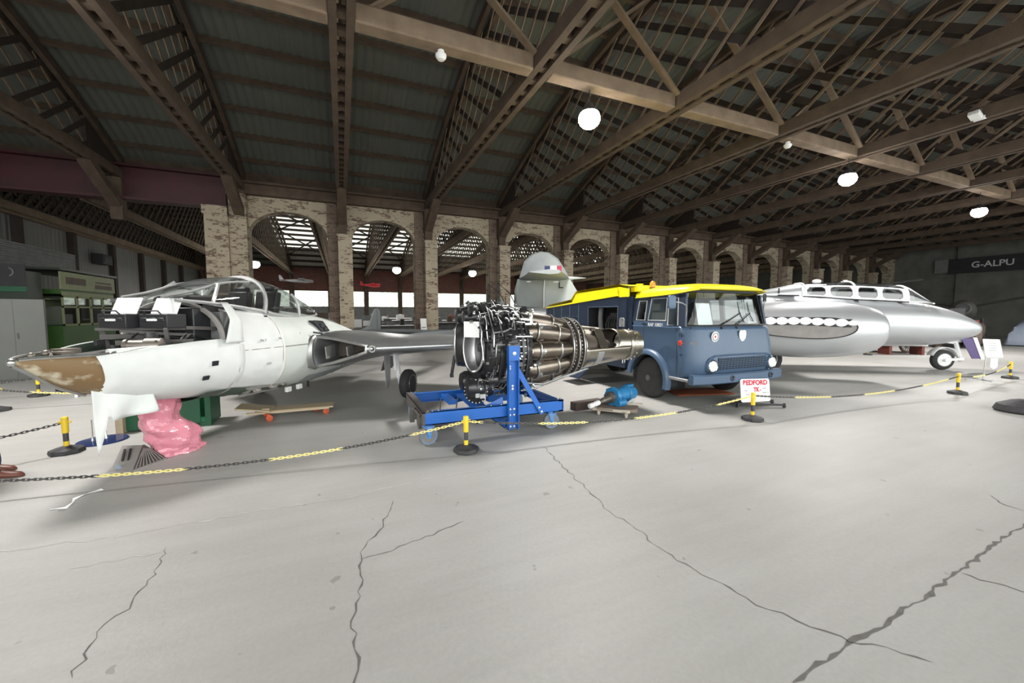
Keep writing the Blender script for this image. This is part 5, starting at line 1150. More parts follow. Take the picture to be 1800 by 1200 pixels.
# lid: overhanging side wall, raised top, sloping tail
b = B()
for sg in (-1, 1):
    xs = sg * 1.11
    b.prism([V((xs, 1.66, 2.16)), V((xs, 1.66, 2.0)), V((xs, 1.96, 2.0)), V((xs, 2.0, 2.03)), V((xs, y1, 1.80)), V((xs, y1, 1.83)), V((xs, 3.86, 1.94)), V((xs * .97, 3.7, 2.165)), V((xs * .97, 2.0, 2.225))], (-sg * .03, 0, 0))
sec = [(1.62, 2.19), (2.0, 2.25), (3.7, 2.19), (3.95, 1.99), (y1, 1.86)]
b.rings([[V((x, y, z + (.03 if abs(x) < .6 else 0))) for x in (-1.09, -.6, .6, 1.09)] for y, z in sec], closed=False); b.rings([[V((x, y, z + .025 + (.03 if abs(x) < .6 else 0))) for x in (-1.09, -.6, .6, 1.09)] for y, z in sec], closed=False)
b.mm((-1.0, 1.5, 2.10), (1.0, 1.72, 2.20)); obj('body_lid', b, 'truck_yellow', tk, ang=25)
b = B(); b.tube([V((-1.125, 1.97, 2.02)), V((-1.125, 2.0, 2.12)), V((-1.125, 1.98, 2.21))], .014, 5); obj('lid_rib', b, 'truck_yellow', tk)
b = B(); b.mm((-1.06, 1.60, .5), (1.06, 1.74, 2.0)); obj('body_front', b, 'truck_navy', tk, ang=0)
# dropped locker door hanging below the body
b = B(); b.prism([V((-1.14, 3.45, .62)), V((-1.14, 2.75, .55)), V((-1.62, 2.72, .17)), V((-1.62, 3.42, .16))], (.02, 0, -.02)); lf = obj('dropped_locker_door', b, 'truck_navy', tk, ang=0)
b = B(); b.ball((-1.25, 2.79, .49), .02); b.ball((-1.28, 2.79, .43), .02); obj('door_catch', b, 'truck_black', lf)
# ------------------------------------------------------------------ silver twin-engined jet on the right (x rearwards from the nose wheel, y to its starboard)
mt = thing('jet_aircraft', 'silver twin-engined jet with long framed canopy and round nose, facing right', 'aircraft', (16.2, 5.68, 0), atan2(.51, -.86))
FUS = [(-.90, .03, 1.25, 1.19), (-.86, .12, 1.33, 1.10), (-.73, .23, 1.43, 1.00), (-.42, .37, 1.60, .89), (0, .49, 1.77, .79), (.6, .58, 1.93, .71), (1.2, .64, 2.02, .69), (2.0, .67, 2.07, .69), (3.0, .68, 2.13, .71), (4.0, .67, 2.20, .74), (5.0, .63, 2.24, .78), (6.5, .57, 2.18, .87), (8.5, .45, 2.06, 1.02), (10.5, .28, 1.94, 1.24), (11.8, .15, 1.86, 1.42), (12.5, .05, 1.80, 1.62)]
def fus(s, n=44): hw, zt, zb = interp(FUS, s); return sup(n, hw, zt, zb, e=2.05, x=s)
b = B(); ss = [-.90, -.88, -.84, -.79, -.7] + [lerp(-.58, 12.5, i / 40) for i in range(41)]; b.rings([fus(s) for s in ss]); obj('fuselage', b, 'silver_paint', mt, ang=50)
b = B(); b.ball((-.895, 0, 1.22), .045); obj('nose_light', b, 'lens_red', mt)
# spine fairing behind the canopy
def mcan(s): return interp([(.62, .40, 1.93, 1.96), (1.0, .46, 1.97, 2.22), (1.34, .48, 1.99, 2.44), (2.0, .48, 2.03, 2.53), (2.9, .48, 2.08, 2.585), (3.6, .46, 2.14, 2.565), (4.1, .43, 2.17, 2.54), (4.6, .37, 2.18, 2.44), (5.4, .22, 2.20, 2.30), (6.2, .08, 2.17, 2.22)], s)
def mring(s, g=0., n=20):
    hw, z0, zt = mcan(s); return [V((s, (hw + g) * math.copysign(abs(cos(pi * j / n)) ** .62, cos(pi * j / n)), z0 + (zt + g - z0) * sin(pi * j / n) ** .75)) for j in range(n + 1)]
b = B(); b.rings([mring(lerp(4.0, 6.2, i / 10)) for i in range(11)], closed=False); obj('spine_fairing', b, 'silver_paint', mt, ang=50)
b = B(); b.rings([mring(lerp(1.36, 4.0, i / 16)) for i in range(17)], closed=False); obj('canopy_glass', b, 'dark_glass', mt, ang=50)
b = B(); b.rings([mring(lerp(.62, 1.34, i / 8)) for i in range(9)], closed=False); obj('windscreen', b, 'dark_glass', mt, ang=50)
# white canopy frame: side walls with four rounded windows each side
b = B()
for sg in (-1, 1):
    def wallp(s, k):     # k = 0 sill ... 1 upper rail
        hw, z0, zt = mcan(s); z = z0 + (zt - z0) * .74 * k; yy = hw * (1 - .16 * k ** 2.2) + .012
        return V((s, sg * yy, z))
    wins = [(1.50, 2.03), (2.15, 2.66), (2.80, 3.38), (3.50, 4.02)]
    N_ = 64
    def inside(s, k):
        for i, (a, c) in enumerate(wins):
            if a < s < c and .12 < k < .92:
                u, v = (s - a) / (c - a), (k - .12) / .80; q = min(u, 1 - u) * (c - a) / .12; p = min(v, 1 - v) * .25 / .10
                if q < 1 and p < 1 and (1 - q) ** 2 + (1 - p) ** 2 > 1: return False
                if i == 3 and u > .75 and v > .5 and (u - .75) / .25 + (v - .5) / .5 > 1.1: return False
                return True
        return False
    na, nk = 150, 22
    P = [[b.v(wallp(lerp(1.34, 4.12, i / na), j / nk)) for j in range(nk + 1)] for i in range(na + 1)]
    for i in range(na):
        for j in range(nk):
            if not inside(lerp(1.34, 4.12, (i + .5) / na), (j + .5) / nk): b.f([P[i][j], P[i + 1][j], P[i + 1][j + 1], P[i][j + 1]])
loose = [v_ for v_ in b.bm.verts if not v_.link_faces]
bmesh.ops.delete(b.bm, geom=loose, context='VERTS')
obj('canopy_frame', b, 'wheel_white', mt, ang=60, solid=.018)
b = B()
for s in (1.36, 2.72, 4.02): b = B(); b.tube([V((p.x, p.y, p.z)) for p in mring(s, .008)], .028, 6); obj('frame_hoop', b, 'wheel_white', mt)
b = B()
b.tube([mring(lerp(.64, 1.34, i / 6), .006)[0] for i in range(7)], .022, 6); b.tube([mring(lerp(.64, 1.34, i / 6), .006)[-1] for i in range(7)], .022, 6)
b.tube([mring(lerp(.62, 1.34, i / 6), .006)[7] for i in range(7)], .03, 6); b.tube([mring(lerp(.62, 1.34, i / 6), .006)[13] for i in range(7)], .03, 6)
obj('windscreen_frame', b, 'wheel_white', mt); b = B(); b.ball((3.55, .1, 2.61), .10, 1.3, .6, .6); obj('aerial_blister', b, 'wheel_white', mt); b = B(); b.box((2.72, 0, 2.62), (.10, .06, .06)); obj('frame_boss', b, 'wheel_white', mt)
b = B(); b.tube([V((s, mcan(s)[0] + .02, mcan(s)[1] - .02)) for s in [lerp(1.36, 4.1, i / 12) for i in range(13)]], .014, 5); b.tube([V((s, -mcan(s)[0] - .02, mcan(s)[1] - .02)) for s in [lerp(1.36, 4.1, i / 12) for i in range(13)]], .014, 5); b.tube([V((4.2, .44, 2.18)), V((4.75, .40, 2.20))], .018, 5); b.tube([V((4.72, .37, 2.25)), V((4.70, .33, 2.40))], .02, 5); obj('canopy_rail', b, 'ink', mt)
for s in (1.9, 3.2):
    b = B(); b.box((s + .2, 0, 2.18), (.14, .42, .5), MX.Rotation(.15, 3, 'Y')); b.box((s - .02, 0, 2.02), (.4, .42, .1)); b.box((s + .24, 0, 2.42), (.10, .24, .12)); obj('seat', b, 'museum_black', mt, bevel=.02)
b = B(); b.box((1.45, 0, 2.1), (.1, .7, .28)); b.ball((1.75, .15, 2.22), .07); b.box((2.6, 0, 2.1), (.1, .7, .26)); obj('instrument_panel', b, 'soot', mt)
b = B(); b.tube([V((.98 + .11 * cx, .625 - .0 * cz, 1.84 + .11 * cz)) for cx, cz in ((-1, -1), (1, -1), (1, 1), (-1, 1))], .010, 5, closed=True); b.box((.98, .625, 1.93), (.2, .012, .025)); b.box((.95, .63, 1.87), (.05, .01, .03)); obj('access_panel', b, 'plate_grey', mt)
# engine nacelles with wing stubs
NAC = [(3.40, .38), (3.43, .45), (3.50, .50), (3.64, .56), (3.9, .62), (4.3, .675), (4.9, .70), (5.4, .69), (6.4, .61), (7.2, .49), (7.6, .42)]
def mfoil(t, side, n=16, k=1.0):
    le = 4.02 + .10 * abs(t); ch = 3.3 - .16 * abs(t); th = (.58 - .02 * abs(t)) * k; up, lo = [], []
    for i in range(n + 1):
        x = (i / n) ** 1.7; h = th * 10 * (.2969 * sqrt(x) - .126 * x - .3516 * x * x + .2843 * x ** 3 - .1015 * x ** 4)
        up.append(V((le + x * ch, side * t, 1.33 + h * .45 - .02 * x))); lo.append(V((le + x * ch, side * t, 1.33 - h * .5 - .02 * x)))
    return list(reversed(up)) + lo[1:]
for side in (1, -1):
    b = B(); c = V((0, side * 2.3, 1.25)); b.lathe(c, (1, 0, 0), NAC, 48, cap0=False); na_ = obj('nacelle', b, 'silver_paint', mt, ang=50)
    b = B(); b.lathe(c, (1, 0, 0), [(3.40, .38), (3.44, .36), (3.7, .35), (3.8, .33), (3.82, .02)], 40, cap0=False); obj('intake_throat', b, 'museum_black', na_, ang=50)
    b = B(); b.lathe(c, (1, 0, 0), [(3.5, .02), (3.65, .12), (3.8, .16)], 20); obj('intake_bullet', b, 'silver_dull', na_)
    b = B(); b.rings([mfoil(t, side) for t in (.4, 1.0, 1.7, 2.3, 3.04)]); obj('wing', b, 'silver_paint', mt, ang=40)
    b = B(); pr = [p + V((0, side * .004, 0)) for p in mfoil(3.045, side, k=.97)]; b.prism(pr, (0, side * .012, 0)); er = obj('end_rib', b, 'plate_grey', mt, ang=0)
    b = B(); b.tube([p + V((0, side * .02, 0)) for p in mfoil(3.05, side)], .012, 5, closed=True); obj('rib_edge', b, 'ink', er)
    for k in range(8):
        s0 = 4.42 + .255 * k; cz = 1.43 + .012 * min(k, 4); w_ = .133; hh = .088 if k else .055
        b = B(); b.prism([V((s0 + w_ * (cos(a) + (.12 if abs(sin(a)) > .5 else 0)), side * 3.072, cz + hh * math.copysign(abs(sin(a)) ** .9, sin(a)))) for a in [2 * pi * j / 20 for j in range(20)]], (0, side * .02, 0)); obj('white_pad', b, 'wheel_white', er, ang=30, bevel=.006)
    b = B()
    for k in range(8):
        s0 = 4.55 + .255 * k; cz = 1.43 + .012 * min(k, 4)
        for sz in (-1, 1): b.prism([V((s0 - .10, side * 3.066, cz + sz * .095)), V((s0 + .10, side * 3.066, cz + sz * .095)), V((s0, side * 3.066, cz + sz * .012))], (0, side * .012, 0))
    obj('dark_gap', b, 'ink', er, ang=0)
# fin, rudder and tailplane
def finsec(pts, m, nm, parent=mt, th=.09):
    b = B(); n = len(pts); c = sum((V((x, 0, z)) for x, z in pts), V()) / n
    mid = [V((x, 0, z)) for x, z in pts]; q = [V((c.x + (x - c.x) * .86, th / 2, c.z + (z - c.z) * .9)) for x, z in pts]; p = [V((v_.x, -v_.y, v_.z)) for v_ in q]
    b.rings([p, mid, q]); return obj(nm, b, m, parent, ang=30)
finsec([(10.0, 1.95), (10.52, 2.2), (10.86, 2.78), (11.74, 2.79), (11.74, 1.80)], 'fin_pale', 'fin'); finsec([(11.66, 1.80), (11.66, 2.79), (12.58, 2.79), (12.68, 2.4), (12.62, 1.86)], 'fin_grey', 'rudder')
finsec([(10.9, 2.82), (11.0, 3.05), (11.25, 3.44), (11.55, 3.64), (11.82, 3.68), (12.1, 3.6), (12.36, 3.36), (12.52, 2.82)], 'fin_grey', 'upper_fin')
b = B(); b.rings([[V((10.88 + .1 * abs(y) ** 1.2 + (1.62 - .35 * abs(y)) * x, y, 2.80 + h)) for x, h in ((0, 0), (.08, .05), (.35, .07), (1, .006), (1, -.006), (.35, -.07), (.08, -.05))] for y in (-2.1, -2.0, -1.2, 0, 1.2, 2.0, 2.1)]); obj('tailplane', b, 'fin_grey', mt, ang=40)
b = B(); b.lathe((10.35, 0, 2.80), (1, 0, 0), [(0, .008), (.2, .03), (.5, .065), (.9, .06), (1.2, .02)], 16); obj('tail_bullet', b, 'fin_pale', mt)
for x0, x1, m_ in ((11.50, 11.68, 'flag_blue'), (11.29, 11.50, 'white_card'), (11.13, 11.29, 'flag_red')):
    b = B()
    for sg in (-1, 1): b.mm((x0, sg * .052 - .003, 2.88), (x1, sg * .052 + .003, 3.20))
    obj('fin_flash', b, m_, mt, ang=0)
lettering('L', .34, 'ink', mt, basis((11.16, .062, 2.58), (-1, 0, 0), (0, 0, 1)), bold=.004)
b = B(); b.tube([V((11.70, .06, 1.85)), V((11.70, .065, 2.4)), V((11.68, .06, 2.76))], .016, 5); obj('hinge_line', b, 'white_plastic', mt)
b = B(); b.ball((11.3, .06, 2.68), .05, 2.2, .4, .5); b.ball((12.2, .04, 2.70), .05, 1.6, .4, .5); obj('fairing_blister', b, 'wheel_white', mt)
# undercarriage
wheel_at(mt, (0, 0, .30), (0, 1, 0), .30, .17, 'wheel_white', 0)
b = B(); b.lathe((0, -.088, .30), (0, 1, 0), [(0, .02), (-.004, .06), (.0, .17), (.012, .185)], 28, cap1=False); b.lathe((0, .088, .30), (0, -1, 0), [(0, .02), (-.004, .06), (.0, .17), (.012, .185)], 28, cap1=False); obj('wheel_disc', b, 'wheel_white', mt)
b = B(); b.tube([V((-.26, .02, .95)), V((-.34, .05, .62)), V((-.42, .06, .36))], .05, 10); b.ball((-.42, .06, .34), .085); b.beam((-.42, .13, .34), (0, .13, .31), .05, .07); b.cyl((0, -.14, .30), (0, .16, .30), .045); b.box((-.22, .04, .86), (.36, .1, .08)); b.cyl((-.22, .04, .80), (.05, .04, .84), .03); obj('nose_leg', b, 'wheel_white', mt)
b = B(); b.rings([[V((.34 * cos(radians(a)) * s_, y, .30 + .36 * sin(radians(a)) * s_)) for y in (-.11, .11)] for a in range(20, 165, 8) for s_ in (1.02,)], closed=False); obj('mudguard', b, 'wheel_white', mt, solid=.015)
b = B(); b.prism([V((-.30, .17, .93)), V((-.62, .17, .95)), V((-.84, .2, .36)), V((-.58, .2, .36))], (0, .015, 0)); dr = obj('wheel_door', b, 'wheel_purple', mt, ang=0)
b = B(); b.prism([V((-.58, .165, .97)), V((-.68, .165, .97)), V((-.90, .2, .34)), V((-.80, .2, .34))], (0, .03, 0)); obj('door_edge', b, 'wheel_white', dr, ang=0)
for t in (1.6, -1.6):
    wheel_at(mt, (5.6, t, .42), (0, 1, 0), .42, .22, 'wheel_white', 8); b = B(); b.cyl((5.6, t + .16, .42), (5.5, t + .16, 1.1), .06); obj('main_leg', b, 'silver_dull', mt)
# ------------------------------------------------------------------ barrier posts and chains
def post_mesh(root, hgt=.43):
    b = B(); b.lathe((0, 0, 0), (0, 0, 1), [(0, .150), (.012, .158), (.050, .150), (.072, .07), (.085, .04)], 8); ob = obj('base', b, 'base_rubber', root, ang=20); ob.rotation_euler = (0, 0, .3)
    k = hgt - .075
    b = B(); b.cyl((0, 0, .07), (0, 0, .07 + k * .20), .026, n=16); obj('lower_band', b, 'post_yellow', root)
    b = B(); b.cyl((0, 0, .07 + k * .20), (0, 0, .07 + k * .50), .025, n=16); obj('black_band', b, 'chain_black', root)
    b = B(); b.lathe((0, 0, .07 + k * .48), (0, 0, 1), [(0, .030), (k * .5, .033), (k * .53, .030), (k * .545, .012)], 16); obj('upper_band', b, 'post_yellow', root)
    b = B(); b.torus((.045, 0, hgt - .06), (0, 1, 0), .014, .005, 12, 6); b.torus((-.045, 0, hgt - .06), (0, 1, 0), .014, .005, 12, 6); obj('chain_hook', b, 'post_yellow', root)
POSTS = [((-3.05, 6.33), 'low yellow and black barrier post beside the blue disc at the left', .43),
         ((1.33, 4.50), 'low yellow and black barrier post in front of the blue engine stand', .43),
         ((5.82, 4.10), 'low yellow and black barrier post in front of the red-lettered truck sign', .44),
         ((11.62, 3.81), 'low yellow and black barrier post between the truck and the silver jet nose wheel', .42),
         ((15.62, 4.21), 'low yellow and black barrier post farthest right', .42),
         ((-4.6, 5.15), 'low barrier post at the left edge beside the visitor', .43),
         ((-5.40, 9.52), 'dark-based barrier post by the grey cabinet at the left edge', .42),
         ((-5.62, 10.95), 'barrier post behind the bare jet nose tip', .42),
         ((-2.3, 9.6), 'barrier post hidden behind the masked jet nose', .42),
         ((14.9, 9.9), 'barrier post base seen beneath the silver nacelle', .42),
         ((19.3, 8.9), 'barrier post base seen beneath the silver jet nose', .42)]
proto = None
for (x, y), lab, h in POSTS:
    if proto is None:
        proto = thing('barrier_post', lab, 'post', (x, y, 0), 0, 'chain barrier posts'); post_mesh(proto); t = proto
    else:
        t = copy_tree(proto); t.location = (x, y, 0); t['label'] = lab; t.rotation_euler = (0, 0, rnd.uniform(0, .6))
def chain(p0, p1, sag, label, seg=.72, first=0, phase=0., skew=0.):
    p0, p1 = V(p0), V(p1); n = 240; pts = []
    for i in range(n + 1):
        u = i / n; q = u + skew * u * (1 - u); pts.append(p0.lerp(p1, u) - V((0, 0, sag * 4 * q * (1 - q))))
    L_ = [0]
    for i in range(n): L_.append(L_[-1] + (pts[i + 1] - pts[i]).length)
    def at(s):
        for i in range(n):
            if L_[i + 1] >= s: return pts[i].lerp(pts[i + 1], (s - L_[i]) / max(L_[i + 1] - L_[i], 1e-6)), (pts[i + 1] - pts[i]).normalized()
        return pts[-1], (pts[-1] - pts[-2]).normalized()
    b = B(); s = .02; k = 0; pitch = .041
    while s < L_[-1] - .02:
        c, d = at(s); x, y = b.frame(d)
        if k % 2: x, y = y, x
        b.mi = (int((s + phase) / seg) + first) % 2
        ring = [c + d * (.019 * (1 if cos(a) > 0 else -1) + .011 * cos(a)) + x * .011 * sin(a) for a in [2 * pi * j / 10 for j in range(10)]]
        b.tube(ring, .0048, 5, closed=True); s += pitch; k += 1
    o = obj('barrier_chain', b, ['chain_yellow', 'chain_black'], ang=60)
    return tag(o, label, 'chain', 'yellow and black plastic chains')
chain((1.29, 4.50, .36), (-4.56, 5.15, .36), .25, 'plastic chain sagging from the post at the engine stand to the left edge', first=0, phase=.1, skew=.12)
chain((1.37, 4.50, .36), (5.78, 4.10, .38), .165, 'plastic chain sagging across the front of the engine stand and pump', first=0, phase=.55)
chain((5.86, 4.10, .38), (11.58, 3.81, .36), .165, 'plastic chain sagging right from the truck sign post', seg=.9, first=1)
chain((11.66, 3.81, .36), (15.58, 4.21, .36), .11, 'plastic chain sagging between the two posts farthest right', seg=.9, first=1)
chain((-3.07, 6.36, .36), (-4.57, 5.19, .36), .07, 'short plastic chain falling left from the post beside the blue disc', seg=.5, first=1)
chain((-2.3, 9.6, .36), (-5.36, 9.52, .36), .16, 'plastic chain drooping behind the yellow post at the left', seg=.9)
chain((-5.66, 10.95, .36), (-8.0, 9.6, .36), .06, 'plastic chain farthest back at the left in front of the cabinet', seg=.7, first=1)
# ------------------------------------------------------------------ truck sign on its black stand
t = thing('sign_board', 'white truck sign with large red heading on a low black stand', 'sign', (6.80, 4.74, 0), -.05)
X0 = V((-.36, 0, .07)); tilt = V((-.0, .17, .43))
qs = basis((0.0, 0.02, .275), (1, 0, -.04), (-.18, .14, .98))
def qbox(b, q, x0, y0, x1, y1, z0, z1): return b.hexa([q @ V(p) for p in ((x0, y0, z0), (x1, y0, z0), (x1, y1, z0), (x0, y1, z0), (x0, y0, z1), (x1, y0, z1), (x1, y1, z1), (x0, y1, z1))])
def rrect(q, w_, h_, r_, z): return [q @ V((sx * (w_ / 2 - r_) + r_ * cos(a0 + a), sy * (h_ / 2 - r_) + r_ * sin(a0 + a), z)) for sx, sy, a0 in ((1, 1, 0), (-1, 1, pi / 2), (-1, -1, pi), (1, -1, 1.5 * pi)) for a in (0, pi / 8, pi / 4, 3 * pi / 8, pi / 2)]
b = B(); b.rings([rrect(qs, .72, .41, .04, -.006), rrect(qs, .72, .41, .04, .006)]); panel = obj('panel', b, 'white_card', t, ang=30)
def sx_(x, y, z=.008): return qs @ MX.Translation((x, y, z))
lettering('BEDFORD', .118, 'sign_red', t, sx_(0, .135), depth=.001, bold=.005, sx=1.15, name='heading')
lettering('TK', .105, 'sign_red', t, sx_(.02, .01), depth=.001, bold=.005, name='heading')
lettering('-', .1, 'sign_red', t, sx_(.12, .01), depth=.001, bold=.004, name='heading')
b = B()
for x, y, w_ in ((-.24, -.005, .07), (.22, .03, .10), (.22, -.045, .10), (.31, -.045, .03), (-.2, -.07, .10)): qbox(b, qs, x - w_ / 2, y - .006, x + w_ / 2, y + .006, .0065, .008)
obj('small_print', b, 'grey_ink', t, ang=0)
b = B(); b.beam((-.42, .02, .07), (.34, -.28, .045), .04, .03); b.beam((-.02, .18, .07), (.42, .0, .05), .04, .03); b.beam((-.2, .06, .08), (.3, .05, .08), .03, .03)
for p in ((-.42, .02), (.34, -.28), (-.02, .18), (.42, 0)): b.cyl((p[0], p[1] - .02, .022), (p[0], p[1] + .02, .022), .022, n=12); b.box((p[0], p[1], .05), (.03, .03, .05))
b.beam((.05, .06, .08), (-.02, .10, .40), .03, .02); obj('stand_legs', b, 'museum_black', t)
# ------------------------------------------------------------------ blue pump on a plank dolly, brown box, creeper, ramp and bits on the floor
t = thing('dolly', 'small plank dolly with pale rails carrying the blue pump', 'dolly', (4.12, 5.25, 0), 0)
b = B(); b.box((.02, -.02, .105), (.62, .44, .025), MX.Rotation(-.75, 3, 'Z')); obj('deck', b, 'old_plank', t)
b = B(); b.beam((-.38, .12, .10), (.02, -.32, .10), .045, .04); b.beam((.02, .36, .10), (.50, -.06, .12), .045, .04); b.beam((-.34, .2, .10), (.1, .4, .10), .05, .035); obj('rail', b, 'pale_wood', t)
def castor(parent, x, y, R, m, nm='caster', yaw=0.):
    b = B(); q = V((cos(yaw), sin(yaw), 0)); p = V((-q.y, q.x, 0)); c = V((x, y, R)); b.lathe(c - p * .014, p, [(0, R * .8), (.004, R), (.024, R), (.028, R * .8)], 18)
    for s in (-1, 1): b.beam(c + p * s * .02, c + p * s * .02 - q * .02 + V((0, 0, R + .015)), .03, .006, up=p)
    b.box(c - q * .02 + V((0, 0, R + .018)), (.07, .07, .008)); return obj(nm, b, m, parent)
for x, y in ((-.30, .06), (-.02, -.28), (.40, .0), (.06, .30)): castor(t, x, y, .04, 'pale_wood', yaw=.6)
t = thing('pump', 'bright blue cylindrical pump motor with steel shaft pointing left', 'pump', (4.30, 5.42, .118), .30); t.scale = (1.25, 1.25, 1.25)
b = B(); b.lathe((-.16, 0, .115), (1, 0, 0), [(0, .05), (.0, .115), (.02, .125), (.05, .125), (.06, .10), (.09, .09), (.12, .09), (.125, .10), (.28, .10), (.285, .115), (.32, .12), (.34, .115), (.35, .105), (.46, .10), (.50, .08), (.51, .03)], 28); b.box((.05, 0, .02), (.36, .16, .04)); b.box((.24, 0, .215), (.14, .06, .05)); pb = obj('motor_body', b, 'pump_blue', t)
for k in range(8): a = 2 * pi * k / 8; b = B(); b.box((-.135, .115 * cos(a), .115 + .115 * sin(a)), (.04, .03, .03)); obj('flange_lug', b, 'pump_blue', t); b = B(); b.box((.20, .108 * cos(a), .115 + .108 * sin(a)), (.14, .012, .012)); obj('cooling_fin', b, 'pump_blue', t)
b = B(); b.cyl((-.18, -.10, .05), (-.04, -.12, .05), .05); obj('side_port', b, 'pump_blue', t)
b = B(); b.lathe((-.15, 0, .115), (-1, 0, -.12), [(0, .075), (.05, .075), (.06, .045), (.20, .038), (.21, .03), (.36, .028)], 18); obj('shaft', b, 'dull_metal', t)
b = B(); b.lathe((-.50, 0, .073), (-1, 0, -.12), [(-.06, .034), (.015, .034), (.02, .026), (.05, .026), (.055, .034), (.12, .034), (.13, .02)], 16); obj('shaft_sleeve', b, 'wheel_white', t)
b = B(); b.box((.08, -.16, .06), (.16, .004, .12), MX.Rotation(.9, 3, 'X')); obj('paper_notice', b, 'white_card', t, ang=0)
t = tag(obj('tool_case', B().box((0, 0, .065), (.62, .16, .13)), 'brown_box', loc=(3.98, 5.86, 0), bevel=.006), 'long narrow dark brown box on the floor behind the pump', 'box'); t.rotation_euler = (0, 0, .12)
t.location = (3.92, 5.80, 0)
t = thing('creeper', 'low plywood mechanic creeper with red-orange casters under the masked jet', 'creeper', (-.78, 7.2, 0), -.02)
b = B(); b.box((.06, .06, .125), (1.1, .34, .022)); obj('board', b, 'plywood', t)
b = B(); b.box((-.50, -.02, .185), (.46, .40, .020), MX.Rotation(.16, 3, 'Y')); b.box((-.34, -.14, .16), (.10, .04, .05)); obj('head_rest', b, 'plywood', t)
b = B(); b.beam((-.6, -.12, .112), (.55, -.10, .112), .04, .03); obj('side_rail', b, 'plywood', t)
for x, y in ((-.28, -.22), (-.38, .12), (.50, -.05), (.34, .2)): castor(t, x, y, .047, 'caster_red', yaw=.3)
t = thing('wheel_ramp', 'grey ribbed steel wedge ramp with a slotted upright face on the floor', 'ramp', (-2.15, 5.6, 0), 0)
b = B(); q0 = [V((-.05, -.22, 0)), V((.10, -.29, 0)), V((.02, .06, .165)), V((-.19, .20, .165))]
b.prism([V((-.12, -.24, .0)), V((.08, -.29, .0)), V((.04, .08, .17)), V((-.16, .14, .17))], (.012, .012, -.012)); fpl = obj('slotted_face', b, 'plate_grey', t, ang=0)
b = B()
for k in range(2):
    c = V((-.075 + .05 * k, -.02, .10)); b.box(c + V((-.005, -.022, .012)), (.016, .18, .015), MX.Rotation(.45, 3, 'X') @ MX.Rotation(.2, 3, 'Z'))
obj('slot', b, 'museum_black', fpl)
b = B(); b.prism([V((.08, -.29, .0)), V((.04, .08, .17)), V((.26, .02, .0))], (.012, .012, 0)); b.hexa([V((.04, .08, .15)), V((-.16, .14, .15)), V((.10, .24, 0)), V((.26, .02, 0)), V((.04, .08, .17)), V((-.16, .14, .17)), V((.10, .24, .012)), V((.26, .02, .012))]); obj('ribbed_side', b, 'plate_dark', t, ang=0)
b = B()
for k in range(9): u = k / 9; b.beam(V((.08, -.29, .0)).lerp(V((.26, .02, 0)), u + .05) + V((.012, -.006, .004)), V((.08, -.29, .0)).lerp(V((.26, .02, 0)), u + .05).lerp(V((.05, .08, .17)), .85 - u * .1) + V((.014, -.006, 0)), .008, .006)
b.beam((.09, -.30, .006), (.27, .01, .006), .014, .012); obj('rib', b, 'plate_grey', t)
b = B(); b.box((-.06, -.22, .035), (.05, .012, .05), MX.Rotation(.4, 3, 'X')); obj('label', b, 'tarp_blue', t)
t = thing('display_stand', 'glossy dark blue round base with thin steel rods under the hanging sheet', 'stand', (-2.90, 6.74, 0), .1)
b = B(); b.lathe((0, 0, 0), (0, 0, 1), [(0, .25), (.008, .252), (.018, .24), (.020, .05)], 48); obj('base', b, 'blue_gloss', t)
b = B(); b.lathe((-.08, -.04, .018), (0, 0, 1), [(0, .016), (.02, .014), (.05, .008), (.28, .007)], 12); b.lathe((0.02, .05, .018), (0, 0, 1), [(0, .020), (.02, .016), (.04, .009), (.36, .009)], 12); obj('rod', b, 'chrome', t)
t = thing('crate', 'dark green wooden crate with pale timber battens under the masked jet', 'crate', (-2.34, 7.23, 0), -.03)
b = B()
for q in ((-.46, -.16, .02, .40, -.14, .40), ): b.mm((q[0], q[1], q[2]), (q[3], q[4], q[5]))
b.mm((-.46, .3, .02), (.5, .32, .50)); b.mm((.5, -.1, .02), (.52, .32, .50)); b.mm((-.48, -.14, .02), (-.46, .3, .4)); b.mm((-.46, -.14, .02), (.5, .3, .04)); b.mm((.08, -.16, .0), (.52, -.12, .06)); b.mm((.46, -.17, .0), (.53, -.10, .52)); b.mm((-.1, -.15, .02), (.06, -.13, .52)); obj('body', b, 'crate_green', t, ang=0)
for x_ in (-.53, .02): b = B(); b.mm((x_, -.24, 0), (x_ + .08, -.16, .50)); obj('batten', b, 'plywood', t, ang=0)
b = B(); P = [(-2.30, 4.50), (-2.20, 4.49), (-2.205, 4.60), (-2.235, 4.68), (-2.20, 4.76), (-2.11, 4.84)]
b.rings([[V((x - .012, y + .010, .002 + .008 * (i % 2))), V((x + .012, y - .010, .002 + .012 * ((i + 1) % 2)))] for i, (x, y) in enumerate(P)], closed=False); tag(obj('paper_strip', b, 'white_card', ang=0, solid=.002), 'crumpled white strip of tape lying on the floor at lower left', 'tape')
t = thing('floor_mat', 'burnt orange mat lying on the floor under the truck front', 'mat', (6.85, 6.05, 0), -.3)
b = B(); b.grid(lambda u, v: V((lerp(-.62, .62, u), lerp(-.36, .36, v) * (1 - .15 * u), .012 + .004 * sin(9 * u) * sin(7 * v))), 12, 8); obj('mat', b, 'orange_mat', t, solid=.012)
t = thing('rubber_base', 'black rubber floor base at the right edge of the picture', 'base', (10.45, 2.66, 0))
b = B(); b.lathe((0, 0, 0), (0, 0, 1), [(0, .30), (.03, .32), (.12, .28), (.2, .12), (.22, .05)], 24); obj('base', b, 'base_rubber', t)
